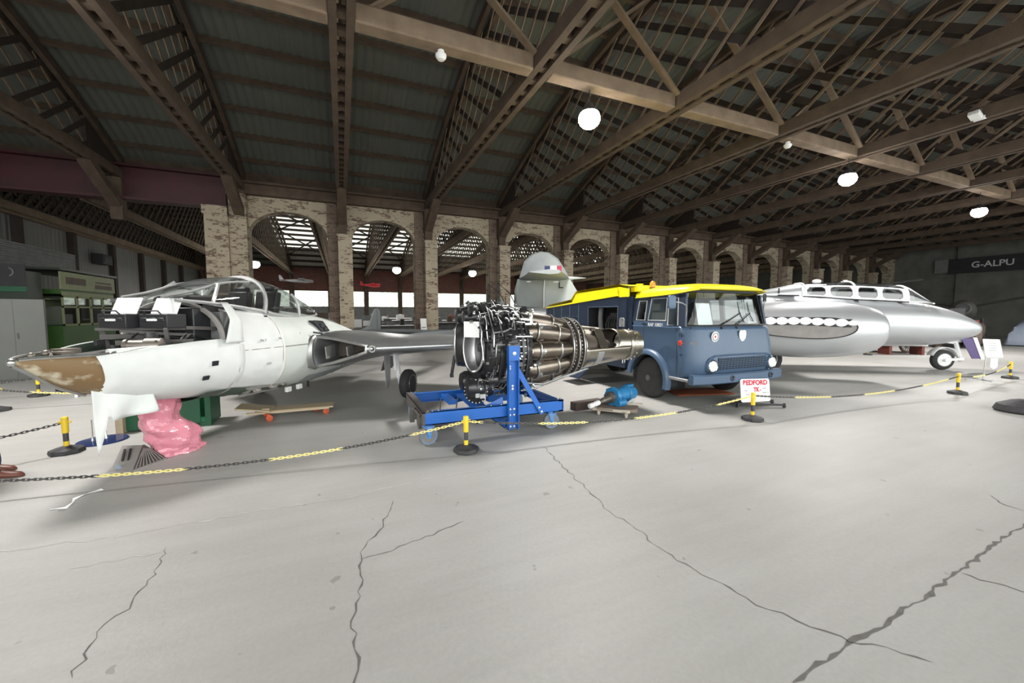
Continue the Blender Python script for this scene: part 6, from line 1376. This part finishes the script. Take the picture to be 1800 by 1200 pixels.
# information stand near the silver jet's nose wheel
t = thing('information_stand', 'thin silver stand with a tilted white information board and small arrow card', 'sign', (14.60, 4.36, 0), -.64)
b = B(); b.cyl((0, 0, .02), (.02, 0, .72), .010, n=8); b.beam((-.35, 0, .012), (.35, 0, .012), .04, .02); b.beam((0, -.25, .012), (0, .25, .012), .04, .02); obj('frame', b, 'bare_metal', t)
b = B(); qi = basis((.12, -.02, .80), (1, 0, -.03), (-.62, .25, .78)); b.rings([rrect(qi, .34, .46, .02, 0), rrect(qi, .34, .46, .02, .012)]); obj('board', b, 'white_card', t, ang=30)
b = B()
for k in range(4): qbox(b, qi, -.09, .12 - .06 * k, .07, .13 - .06 * k, .0125, .0135)
obj('printed_line', b, 'grey_ink', t, ang=0)
b = B(); qa = basis((.17, -.02, .43), (1, 0, 0), (0, 0, 1)); b.prism([qa @ V(p) for p in ((-.07, .13, 0), (.07, .13, 0), (.07, -.09, 0), (0, -.15, 0), (-.07, -.09, 0))], (0, -.006, 0)); obj('arrow_card', b, 'white_card', t, ang=0)
# visitor at the left edge (only the shoe reaches into the picture)
pr = thing('person', 'person at the left edge in brown shoes, blue jeans and grey jumper, standing', 'person', (-3.46, 5.74, 0), -.10)
def skin(nm, verts, edges, radii, m, parent, root=0, sub=2):
    me = bpy.data.meshes.new(nm); me.from_pydata([tuple(v_) for v_ in verts], edges, []); me.materials.append(MATS[m]); o = bpy.data.objects.new(nm, me); COL.objects.link(o); o.parent = parent
    o.modifiers.new('skin', 'SKIN'); 
    for i, r_ in enumerate(radii):
        sv = me.skin_vertices[0].data[i]; sv.radius = r_ if isinstance(r_, tuple) else (r_, r_); sv.use_root = (i == root)
    md = o.modifiers.new('smooth', 'SUBSURF'); md.levels = sub; md.render_levels = sub
    o.modifiers['skin'].use_smooth_shade = True
    return o
VB = [(0, 0, .95), (0, 0, 1.12), (0, 0, 1.32), (0, 0, 1.45), (0, 0, 1.53), (.01, 0, 1.62), (.015, 0, 1.72), (0, .19, 1.42), (-.05, .25, 1.14), (-.09, .27, .90), (-.08, .27, .80), (0, -.19, 1.42), (-.05, -.25, 1.14), (-.09, -.27, .90), (-.08, -.27, .80), (0, .1, .88), (.02, .11, .50), (0, .12, .09), (0, -.1, .88), (.16, -.11, .50), (.22, -.12, .09)]
EB = [(0, 1), (1, 2), (2, 3), (3, 4), (4, 5), (5, 6), (3, 7), (7, 8), (8, 9), (9, 10), (3, 11), (11, 12), (12, 13), (13, 14), (0, 15), (15, 16), (16, 17), (0, 18), (18, 19), (19, 20)]
RBD = [(.15, .11), (.15, .11), (.18, .12), (.11, .09), .055, (.075, .09), (.07, .085), .062, .048, .036, .034, .062, .048, .036, .034, .095, .062, .042, .095, .062, .042]
pm('skin', (.55, .33, .24), (.5, .29, .2), rough=.5); pm('jumper', (.2, .2, .22), (.17, .17, .19), rough=.9); pm('hair', (.06, .04, .03), rough=.8)
skin('body', VB, EB, RBD, 'skin', pr)
def leg(y): return [(0, y * .9, .95), (.0, y, .86), (.022, y * 1.12, .50), (.0, y * 1.2, .08)]
VJ = [(0, 0, 1.0), (0, 0, .92), (0, .1, .86), (.022, .112, .50), (0, .12, .075), (0, -.1, .86), (.17, -.112, .50), (.22, -.12, .085)]
skin('jeans', VJ, [(0, 1), (1, 2), (2, 3), (3, 4), (1, 5), (5, 6), (6, 7)], [(.165, .125), (.16, .125), .108, .078, .075, .108, .078, .075], 'jeans', pr)
VJ = [(0, 0, .96), (0, 0, 1.15), (0, 0, 1.33), (0, 0, 1.45), (0, .19, 1.42), (-.05, .25, 1.14), (-.09, .265, .92), (0, -.19, 1.42), (-.05, -.25, 1.14), (-.09, -.265, .92)]
skin('jumper', VJ, [(0, 1), (1, 2), (2, 3), (3, 4), (4, 5), (5, 6), (3, 7), (7, 8), (8, 9)], [(.175, .135), (.17, .13), (.195, .14), (.115, .1), .075, .06, .048, .075, .06, .048], 'jumper', pr)
b = B(); b.ball((-.01, 0, 1.715), .098, .98, .86, 1.0); obj('hair', b, 'hair', pr)
b = B(); b.ball((.095, 0, 1.64), .016, 1, .8, 1.4); 
for s in (-1, 1): b.ball((.015, s * .085, 1.65), .03, .7, .35, 1.1)
obj('face', b, 'skin', pr)
b = B()
for s in (-1, 1): b.ball((.088, s * .032, 1.675), .010)
obj('eyes', b, 'ink', pr)
for s in (-1, 1):
    b = B()
    for f_ in range(4): b.tube([V((-.05 - .02 * f_, s * .275, .79)), V((-.045 - .021 * f_, s * .28, .74)), V((-.048 - .02 * f_, s * .268, .69 + (.01 if f_ in (0, 3) else 0)))], [.009, .0085, .007], 6)
    b.tube([V((-.055, s * .265, .84)), V((-.025, s * .255, .80)), V((-.02, s * .252, .77))], [.010, .0095, .008], 6); obj('fingers', b, 'skin', pr)
for s in (-1, 1):
    b = B(); b.rings([[V((x + (.22 if s < 0 else 0), s * .12 + w_ * cos(a), max(0.0, h_ * .5 + h_ * .5 * sin(a)))) for a in [2 * pi * j / 16 for j in range(16)]] for x, w_, h_ in ((-.10, .02, .05), (-.085, .036, .09), (-.02, .043, .10), (.06, .045, .085), (.13, .05, .065), (.20, .042, .05), (.235, .015, .03))]); obj('shoe', b, 'shoe_brown', pr, ang=60)
# ------------------------------------------------------------------ background: left
t = thing('steel_cabinet', 'tall plain grey steel cabinet at the left edge', 'cabinet', (-7.55, 14.1, 0), .42)
b = B(); b.box((0, 0, 1.01), (1.0, .68, 2.0)); b.box((0, 0, .02), (.96, .64, .04)); bd = obj('body', b, 'cabinet_grey', t, ang=30, bevel=.01)
b = B(); b.mm((-.49, -.352, .05), (-.005, -.34, 1.98)); obj('door', b, 'cabinet_grey', t, ang=0); b = B(); b.mm((.005, -.352, .05), (.49, -.34, 1.98)); dr = obj('door', b, 'cabinet_grey', t, ang=0)
b = B(); b.box((.05, -.365, 1.1), (.02, .02, .14)); obj('door_handle', b, 'dark_steel', dr)
t = thing('kiosk', 'green and pale lime kiosk with a row of windows and long signboard', 'kiosk', (-9.0, 20.75, 0), 0)
b = B(); b.mm((-1.5, -1.75, 0), (0, 1.75, 1.22)); b.mm((-1.5, -1.75, 2.34), (0, 1.75, 2.5)); b.mm((-1.5, -1.75, 1.22), (-1.4, 1.75, 2.4)); obj('body', b, 'kiosk_green', t, ang=0)
b = B(); b.mm((0, -1.78, 2.50), (.05, 1.78, 3.12)); b.mm((0, -1.7, 2.28), (.03, 1.7, 2.42)); sg_ = obj('signboard', b, 'kiosk_lime', t, ang=0)
b = B(); b.mm((.05, .35, 2.84), (.056, 1.5, 2.90)); b.mm((.05, .3, 2.62), (.056, 1.55, 2.78)); b.mm((.05, -1.5, 2.7), (.056, -.3, 2.95)); obj('faded_lettering', b, 'museum_brown', sg_, ang=0)
for k in range(4):
    y0 = -1.7 + .86 * k
    b = B()
    for q in ((y0, 1.22, y0 + .06, 2.3), (y0 + .8, 1.22, y0 + .86, 2.3), (y0, 1.22, y0 + .86, 1.28), (y0, 2.22, y0 + .86, 2.3), (y0, 1.86, y0 + .86, 1.92)): b.mm((-.02, q[0], q[1]), (.02, q[2], q[3]))
    f = obj('window', b, 'kiosk_lime', t, ang=0)
    b = B(); b.mm((-.012, y0 + .05, 1.27), (-.006, y0 + .81, 2.25)); obj('pane', b, 'dark_glass', f, ang=0)
b = B(); b.mm((-1.2, -1.5, 2.14), (-.4, 1.5, 2.18)); b.mm((-.7, -1.6, 1.92), (-.68, .2, 2.2)); obj('blind', b, 'kiosk_lime', t, ang=0)
b = B(); b.mm((-1.7, -1.9, 3.16), (.1, 1.9, 3.24)); obj('roof', b, 'kiosk_dark', t, ang=0)
t = thing('stall', 'dark green stall with a pale lettered fascia at the far left edge', 'stall', (-9.95, 17.9, 0))
b = B(); b.mm((-1.2, -.2, 0), (.8, .5, 3.0)); obj('body', b, 'kiosk_dark', t, ang=0)
b = B(); b.mm((-1.2, -.26, 2.34), (.8, -.2, 2.5)); obj('shelf_edge', b, 'crate_green', t, ang=0)
b = B(); b.mm((-1.2, -.26, 2.5), (.02, -.2, 3.2)); fa = obj('fascia', b, 'museum_brown', t, ang=0)
b = B(); b.mm((.05, -.26, 2.5), (.8, -.2, 3.2)); obj('dark_board', b, 'museum_black', t, ang=0)
lettering('TIONS', .30, 'museum_grey', fa, basis((-.44, -.262, 2.98), (1, 0, 0), (0, 0, 1)), bold=.004)
b = B(); b.mm((-1.1, -.266, 2.74), (-.03, -.26, 2.80)); b.mm((-1.1, -.266, 2.58), (.0, -.26, 2.68)); obj('small_lettering', b, 'cabinet_grey', fa, ang=0)
b = B(); b.torus((.42, -.27, 2.95), (0, 1, 0), .13, .016, 20, 6, -1.2, 1.2); obj('ring_mark', b, 'museum_grey', t)
t = thing('display_table', 'long table with dark navy cloth and white papers behind the bare jet nose', 'table', (-4.75, 12.15, 0), 1.30)
b = B(); b.mm((-1.15, -.4, .72), (1.15, .4, .75)); obj('tabletop', b, 'museum_white', t, ang=0)
b = B(); b.mm((-1.17, -.42, .05), (1.17, .42, .74)); 
for k in range(5): b.cyl((-1.0 + .5 * k, -.425, .06), (-1.0 + .5 * k, -.425, .73), .016, n=6)
b.mm((-1.17, -.42, .74), (1.17, .42, .758)); obj('cloth', b, 'table_navy', t, ang=30)
for k, (x, w_) in enumerate(((-.95, .22), (-.6, .14), (-.2, .3), (.35, .45), (.85, .28))):
    o = tag(obj('leaflet_stack', B().box((0, 0, .012), (w_, .3, .02)), 'white_card', loc=(0, 0, 0), ang=0), ['white papers at the left end of the navy table', 'narrow white paper pile on the navy table', 'white papers near the middle of the navy table', 'widest white sheet on the navy table', 'white papers at the right end of the navy table'][k], 'paper', 'papers on the navy table')
    c, s = cos(1.30), sin(1.30); o.location = (-4.75 + c * x + s * .2, 12.15 + s * x - c * .2, .760); o.rotation_euler = (0, 0, 1.30)
t = thing('easel_sign', 'small white folding sign frame behind the jet nose', 'sign', (-4.75, 10.55, 0), .3)
b = B(); b.beam((-.12, 0, .0), (-.1, .06, .7), .04, .03); b.beam((.22, 0, .0), (.2, .06, .7), .04, .03); b.beam((.05, .3, 0), (.05, .08, .7), .04, .03); b.mm((-.2, .04, .35), (.3, .055, .75)); obj('frame', b, 'white_plastic', t)
t = thing('wall_heater', 'dark box heater hanging on the side wall of the second hall', 'heater', (-12.2, 29.6, 4.35)); b = B(); b.box((0, 0, .3), (.5, 1.0, .55)); obj('casing', b, 'museum_black', t, bevel=.03); b = B(); b.box((.26, 0, .3), (.02, .8, .35)); b.mm((-.05, -.05, -.0), (.0, .05, .03)); obj('grille', b, 'dark_steel', t)
t = thing('roller_shutter', 'ribbed pale grey shutter panel above the kiosk', 'shutter', (-10.9, 22.4, 0)); b = B()
for k in range(12): b.mm((-.02 + .0, -3.0, 3.3 + .08 * k), (.02 + .012 * (k % 2), 1.9, 3.37 + .08 * k))
obj('slats', b, 'museum_grey', t, ang=0); b = B(); b.mm((-.06, -3.0, 0), (.06, -2.85, 4.3)); b.mm((-.06, 1.8, 0), (.06, 1.95, 4.3)); obj('guide_rail', b, 'timber_dark', t, ang=0)
# ------------------------------------------------------------------ background: second hall seen through the arches
r = random.Random(31)
def bench(x, y, L_, d, h, lab, top, body, rz=0.):
    t = thing('display_bench', lab, 'bench', (x, y, 0), rz)
    b = B(); b.mm((-L_ / 2, -d / 2, h - .05), (L_ / 2, d / 2, h)); obj('top', b, top, t, ang=0)
    b = B(); b.mm((-L_ / 2 + .05, d / 2 - .06, .05), (L_ / 2 - .05, d / 2 - .04, h - .05)); b.mm((-L_ / 2 + .05, -d / 2 + .04, .35), (L_ / 2 - .05, d / 2 - .05, .38)); obj('panel', b, body, t, ang=0)
    for sx in (-1, 1):
        for sy in (-1, 1): b = B(); b.mm((sx * (L_ / 2 - .1) - .03, sy * (d / 2 - .08) - .03, 0), (sx * (L_ / 2 - .1) + .03, sy * (d / 2 - .08) + .03, h - .05)); obj('leg', b, 'museum_black', t, ang=0)
    return t
BN = [(3.2, 23.5, 3.4, .9, 1.0, 'white-topped bench in the second hall behind the second brick pier', 'museum_white', 'museum_grey'), (1.6, 27.5, 3.0, .9, 1.05, 'white-edged display bench behind the dark tail fin', 'museum_white', 'museum_brown'), (6.6, 26, 3.2, .9, 1.1, 'white-edged bench between the second and third brick piers', 'museum_white', 'museum_grey'), (4.2, 32, 6.0, 1.0, 1.15, 'long pale bench far back under the windows', 'museum_white', 'museum_grey'), (9.5, 33, 5.0, 1.0, 1.1, 'long pale bench far back behind the engine', 'museum_white', 'museum_brown'), (2.5, 38.5, 7.0, 1.0, 1.25, 'longest pale bench in front of the far windows', 'museum_white', 'museum_brown')]
for q in BN: bench(*q)
ITEMS = [('toolbox', 'box'), ('model_case', 'case'), ('engine_part', 'machine part'), ('storage_tin', 'tin'), ('instrument_box', 'box')]
k = 0
for bi, (bx, by, bl, bdp, bh, *_r) in enumerate(BN):
    for j in range(5):
        nm, ct = ITEMS[(j + bi) % 5]; x = bx - bl / 2 + bl * (j + .5) / 5; m_ = r.choice(['museum_black', 'museum_grey', 'museum_white', 'museum_brown', 'tractor_red']); w_, h_ = r.uniform(.3, .55), r.uniform(.15, .42)
        b = B()
        if ct == 'machine part': b.lathe((0, 0, .0), (0, 0, 1), [(0, .14), (.05, .16), (.1, .09), (.25, .08), (.27, .13), (.33, .12), (.36, .03)], 14)
        elif ct == 'tin': b.lathe((0, 0, 0), (0, 0, 1), [(0, .12), (.25, .12), (.26, .13), (.29, .13), (.30, .05)], 16)
        else: b.box((0, 0, h_ / 2), (w_, .35, h_)); b.box((0, 0, h_ + .02), (w_ * .5, .04, .03)); b.box((0, -.18, h_ * .6), (w_ * .3, .02, .05))
        o = obj(nm, b, m_, bevel=.01); o.location = (x, by, bh); k += 1
        cn = {'museum_black': 'black', 'museum_grey': 'grey', 'museum_white': 'white', 'museum_brown': 'brown', 'tractor_red': 'dark red'}[m_]
        tag(o, '%s %s, %s on the %s' % (cn, nm.replace('_', ' '), ('leftmost', 'second from left', 'middle one', 'second from right', 'rightmost')[j], ('bench behind the second brick pier', 'bench behind the dark tail fin', 'bench between second and third piers', 'long bench under the windows', 'long bench behind the engine', 'longest bench by far windows')[bi]), ct)
def case(x, y, w_, h_, lab, m1, rz=0.):
    t = thing('exhibition_screen', lab, 'screen', (x, y, 0), rz); b = B(); b.mm((-w_ / 2, -.03, .3), (w_ / 2, .03, h_)); obj('board', b, m1, t, ang=0)
    b = B()
    for s in (-1, 1): b.mm((s * w_ / 2 - .03, -.03, 0), (s * w_ / 2 + .03, .03, h_)); b.mm((s * w_ / 2 - .03, -.3, 0), (s * w_ / 2 + .03, .3, .05))
    obj('frame', b, 'grey_steel', t, ang=0); b = B(); b.mm((-w_ * .35, -.036, h_ * .55), (w_ * .1, -.03, h_ * .85)); b.mm((w_ * .15, -.036, h_ * .6), (w_ * .4, -.03, h_ * .8)); obj('poster', b, 'white_card', t, ang=0)
case(.9, 24.8, 1.6, 1.55, 'grey display panel right of the first brick pier', 'museum_grey', .1); case(7.6, 24.2, 1.8, 1.5, 'grey display panel between second and third piers', 'museum_grey', -.1); case(-1.8, 26, 2.2, 1.7, 'dark display panel behind the jet canopy', 'museum_brown', .1); case(-3.4, 30, 2.4, 1.9, 'brown display panel left of the first pier', 'museum_brown'); case(10.8, 27, 2.2, 1.6, 'pale display panel behind the engine top', 'museum_white', -.2)
t = thing('notice_stand', 'white notice card leaning by the foot of the second brick pier', 'notice', (3.42, 18.2, 0), .15); b = B(); b.box((0, 0, 1.12), (.28, .02, .62), MX.Rotation(-.15, 3, 'X')); obj('card', b, 'white_card', t, ang=0); b = B(); b.beam((0, .02, 0), (0, .03, .85), .04, .03); b.box((0, .02, .02), (.4, .3, .04)); obj('stand', b, 'grey_steel', t); b = B(); b.box((0, -.02, 1.02), (.2, .012, .05), MX.Rotation(-.15, 3, 'X')); obj('print', b, 'grey_ink', t)
t = thing('model_aeroplane', 'red model aeroplane hanging in the second hall beside the first brick pier', 'model aeroplane', (2.0, 31.0, 3.72), .25)
b = B(); b.lathe((.72, 0, 0), (-1, 0, 0), [(0, .03), (.06, .09), (.3, .12), (.6, .12), (1.0, .07), (1.4, .03)], 16); b.ball((.2, 0, .1), .1, 1.6, .7, .7); obj('fuselage', b, 'red_toy', t)
b = B(); b.box((.25, 0, .06), (.3, 1.9, .03)); b.box((-.6, 0, .04), (.18, .6, .02)); b.prism([V((-.72, -.01, .03)), V((-.5, -.01, .03)), V((-.64, -.01, .26)), V((-.74, -.01, .26))], (0, .02, 0)); obj('wings', b, 'red_toy', t)
b = B(); b.box((.75, 0, 0), (.02, .05, .5)); b.cyl((.25, 0, .1), (.6, -.12, 2.04), .004, n=5); b.cyl((-.5, 0, .05), (.55, -.2, 2.04), .004, n=5); obj('propeller_and_wires', b, 'museum_black', t)
t = thing('model_aeroplane', 'pale grey model aeroplane hanging behind the jet canopy', 'model aeroplane', (-3.2, 36.0, 4.25), .1)
b = B(); b.lathe((1.2, 0, 0), (-1, 0, 0), [(0, .03), (.1, .12), (.6, .16), (1.4, .12), (2.4, .04)], 16); b.box((.3, 0, .1), (.45, 2.8, .04)); b.box((-1.05, 0, .05), (.3, 1.0, .03)); b.prism([V((-1.2, -.01, 0)), V((-.85, -.01, 0)), V((-1.1, -.01, .4)), V((-1.25, -.01, .4))], (0, .02, 0)); b.cyl((.3, 0, .1), (-1.5, .15, 1.51), .004, n=5); obj('airframe', b, 'museum_grey', t)
t = thing('access_steps', 'mobile metal access steps with thin rails behind the engine', 'steps', (6.35, 15.6, 0), .2)
b = B()
for k in range(7): b.box((-.4 + .2 * k, 0, 2.1 - .28 * k), (.26, .7, .03))
obj('treads', b, 'museum_white', t); b = B()
for s in (-1, 1):
    b.beam((-.6, s * .36, 2.3), (1.0, s * .36, .05), .05, .12); b.tube([V((-.6, s * .36, 0)), V((-.6, s * .36, 2.9)), V((.0, s * .36, 2.5)), V((1.0, s * .36, .9)), V((1.0, s * .36, .1))], .02, 6)
    for k in range(5): b.cyl((-.5 + .3 * k, s * .36, 2.2 - .42 * k), (-.5 + .3 * k, s * .36, 2.8 - .42 * k), .014, n=6)
obj('rails', b, 'museum_black', t)
# ------------------------------------------------------------------ background: right, towards the end wall
t = thing('sign_board', 'black board with grey registration letters high on the end wall', 'sign', (44.24, 13.2, 4.75)); b = B(); b.mm((-.06, -3.5, 0), (.0, 2.3, 1.15)); b.mm((-.0, -3.4, .4), (.06, 2.2, .6)); obj('panel', b, 'museum_black', t, ang=0)
lettering('G-ALPU', .62, 'museum_white', t, basis((-.065, .02, .58), (0, -1, 0), (0, 0, 1)), bold=.008)
t = thing('wall_panel', 'pale grey panel on the end wall left of the black board', 'panel', (44.3, 15.85, 4.9)); b = B(); b.mm((-.05, -.3, 0), (.0, .5, 1.0)); obj('board', b, 'museum_grey', t, ang=0)
t = thing('piston_aircraft', 'dull grey-green aircraft with small round dark mouth by the end wall', 'aircraft', (32.6, 10.7, 0), radians(198))
b = B(); b.rings([sup(24, w_, z1, z0, x=x) for x, w_, z0, z1 in ((1.6, .30, 1.62, 2.2), (1.4, .40, 1.45, 2.3), (.6, .50, 1.25, 2.4), (-1, .48, 1.25, 2.4), (-3.4, .18, 1.5, 2.1))]); obj('fuselage', b, 'camo_grey', t, ang=50)
b = B(); b.lathe((1.62, 0, 1.95), (-1, 0, 0), [(-.03, .25), (-.04, .21), (.0, .20), (.01, .02)], 28, cap0=False); obj('engine_mouth', b, 'museum_black', t)
b = B(); b.rings([[V((.5 - .1 * abs(y) + x, y, 1.95 + .26 * abs(y) + h)) for x, h in ((0, 0), (-.2, .08), (-.6, .08), (-1.3 + .2 * abs(y), 0), (-.6, -.05), (-.2, -.05))] for y in (-2.4, -1.2, 0, 1.2, 2.4)]); obj('wing', b, 'camo_grey', t, ang=40)
for s_ in (-1, 1):
    b = B(); b.cyl((.8, s_ * .7, 1.4), (.8, s_ * .8, .3), .06); obj('wheel_leg', b, 'museum_black', t)
    b = B(); b.lathe((.8, s_ * .8 - .08, .32), (0, 1, 0), [(0, .2), (.02, .32), (.14, .32), (.16, .2)], 24); obj('wheel', b, 'museum_black', t)
t = thing('jet_tail', 'pale swept aircraft fin and tailplane beyond the silver canopy', 'aircraft tail', (28.6, 13.3, 0), .4)
b = B(); b.rings([sup(20, w_, 1.4 + w_, 1.4 - w_, x=x) for x, w_ in ((-3, .7), (-1, .6), (1.2, .35))]); obj('fuselage', b, 'camo_grey', t, ang=50)
b = B(); b.prism([V((-1.2, -.05, 1.9)), V((.9, -.05, 1.7)), V((1.5, -.05, 3.3)), V((.5, -.05, 3.3))], (0, .1, 0)); obj('fin', b, 'camo_grey', t, ang=0)
b = B(); b.rings([[V((.2 + .35 * abs(y) + x, y, 3.3 + .14 * abs(y) + h)) for x, h in ((0, 0), (.3, .06), (1.1 - .25 * abs(y), 0), (.3, -.06))] for y in (-2.2, 0, 2.2)]); obj('tailplane', b, 'silver_dull', t, ang=30)
b = B()
for x in (-2.5, .6): b.box((x, 0, .4), (.5, .8, .8))
obj('trestle', b, 'museum_brown', t, ang=0)
t = thing('trailer', 'red-brown flat trailer with a spoked wheel behind the silver nacelle', 'trailer', (20.6, 9.75, 0), -.42)
b = B(); b.mm((-1.6, -.5, .42), (1.9, .5, .52)); b.mm((1.9, -.2, .35), (2.9, .2, .45)); b.beam((-1.6, -.5, .1), (0, -.5, .46), .06, .1); b.mm((-1.6, -.5, .02), (-.4, -.42, .2)); obj('deck', b, 'tractor_red', t)
for x in (-.6, 1.4):
    b = B(); b.torus((x, -.58, .36), (0, 1, 0), .30, .05, 28, 8); obj('tyre', b, 'museum_brown', t)
    b = B(); b.lathe((x, -.63, .36), (0, 1, 0), [(0, .05), (0, .1), (.1, .1)], 12)
    for k in range(8): a = pi * k / 8; b.beam((x - .29 * cos(a), -.58, .36 - .29 * sin(a)), (x + .29 * cos(a), -.58, .36 + .29 * sin(a)), .025, .025)
    obj('spoked_wheel', b, 'museum_grey', t)
t = thing('bin_box', 'plain white long box behind the silver jet nose wheel', 'box', (20.9, 8.55, .0), -.5); b = B(); b.mm((-.75, -.3, .36), (.75, .3, .80)); obj('body', b, 'museum_white', t, ang=0); b = B()
for x in (-.6, .6): b = B(); b.mm((x - .05, -.28, 0), (x + .05, .28, .36)); obj('foot', b, 'tractor_red', t, ang=0)
t = thing('tractor', 'dark red-brown tractor with big rear wheel near the end wall', 'tractor', (27.6, 9.4, 0), .5)
b = B(); b.mm((-1.2, -.35, .7), (.9, .35, 1.25)); b.mm((-1.3, -.6, 1.1), (-.3, .6, 1.35)); b.mm((.9, -.3, .6), (1.3, .3, 1.2)); b.cyl((.4, .1, 1.25), (.4, .1, 1.8), .05); obj('body', b, 'tractor_red', t)
for x, R in ((-.8, .62), (.8, .4)):
    for s in (-1, 1): b = B(); b.lathe((x, s * .6 - .12, R), (0, 1, 0), [(0, R * .6), (.02, R), (.22, R), (.24, R * .6)], 28); obj('wheel', b, 'museum_brown', t)
b = B(); b.box((-.5, 0, 1.5), (.4, .5, .08)); b.box((-.7, 0, 1.7), (.08, .5, .4)); obj('seat', b, 'museum_black', t)
t = thing('covered_engine', 'bulky load under a pale blue tarpaulin at the right edge', 'tarpaulin', (33.5, 8.0, 0), .2)
b = B(); b.grid(lambda u, v: V((lerp(-2.0, 2.0, u), lerp(-1.2, 1.2, v), 1.35 - 1.3 * max(abs(2 * u - 1) ** 5, abs(2 * v - 1) ** 5) + .1 * sin(7 * u) * sin(5 * v))), 24, 16); obj('cover', b, 'tarp_blue', t, solid=.02)
t = thing('engine_trolley', 'small wheeled engine trolley beside the tractor', 'trolley', (30.2, 9.6, 0), 0.3); b = B(); b.mm((-.7, -.4, .3), (.7, .4, .42)); b.lathe((0, -.5, .8), (0, 1, 0), [(0, .2), (.1, .4), (.8, .4), (.9, .2)], 20); obj('engine', b, 'museum_brown', t); b = B()
for x in (-.5, .5):
    for s in (-.4, .4): b.lathe((x, s - .05, .15), (0, 1, 0), [(0, .1), (.01, .15), (.09, .15), (.1, .1)], 16)
obj('wheels', b, 'museum_black', t)
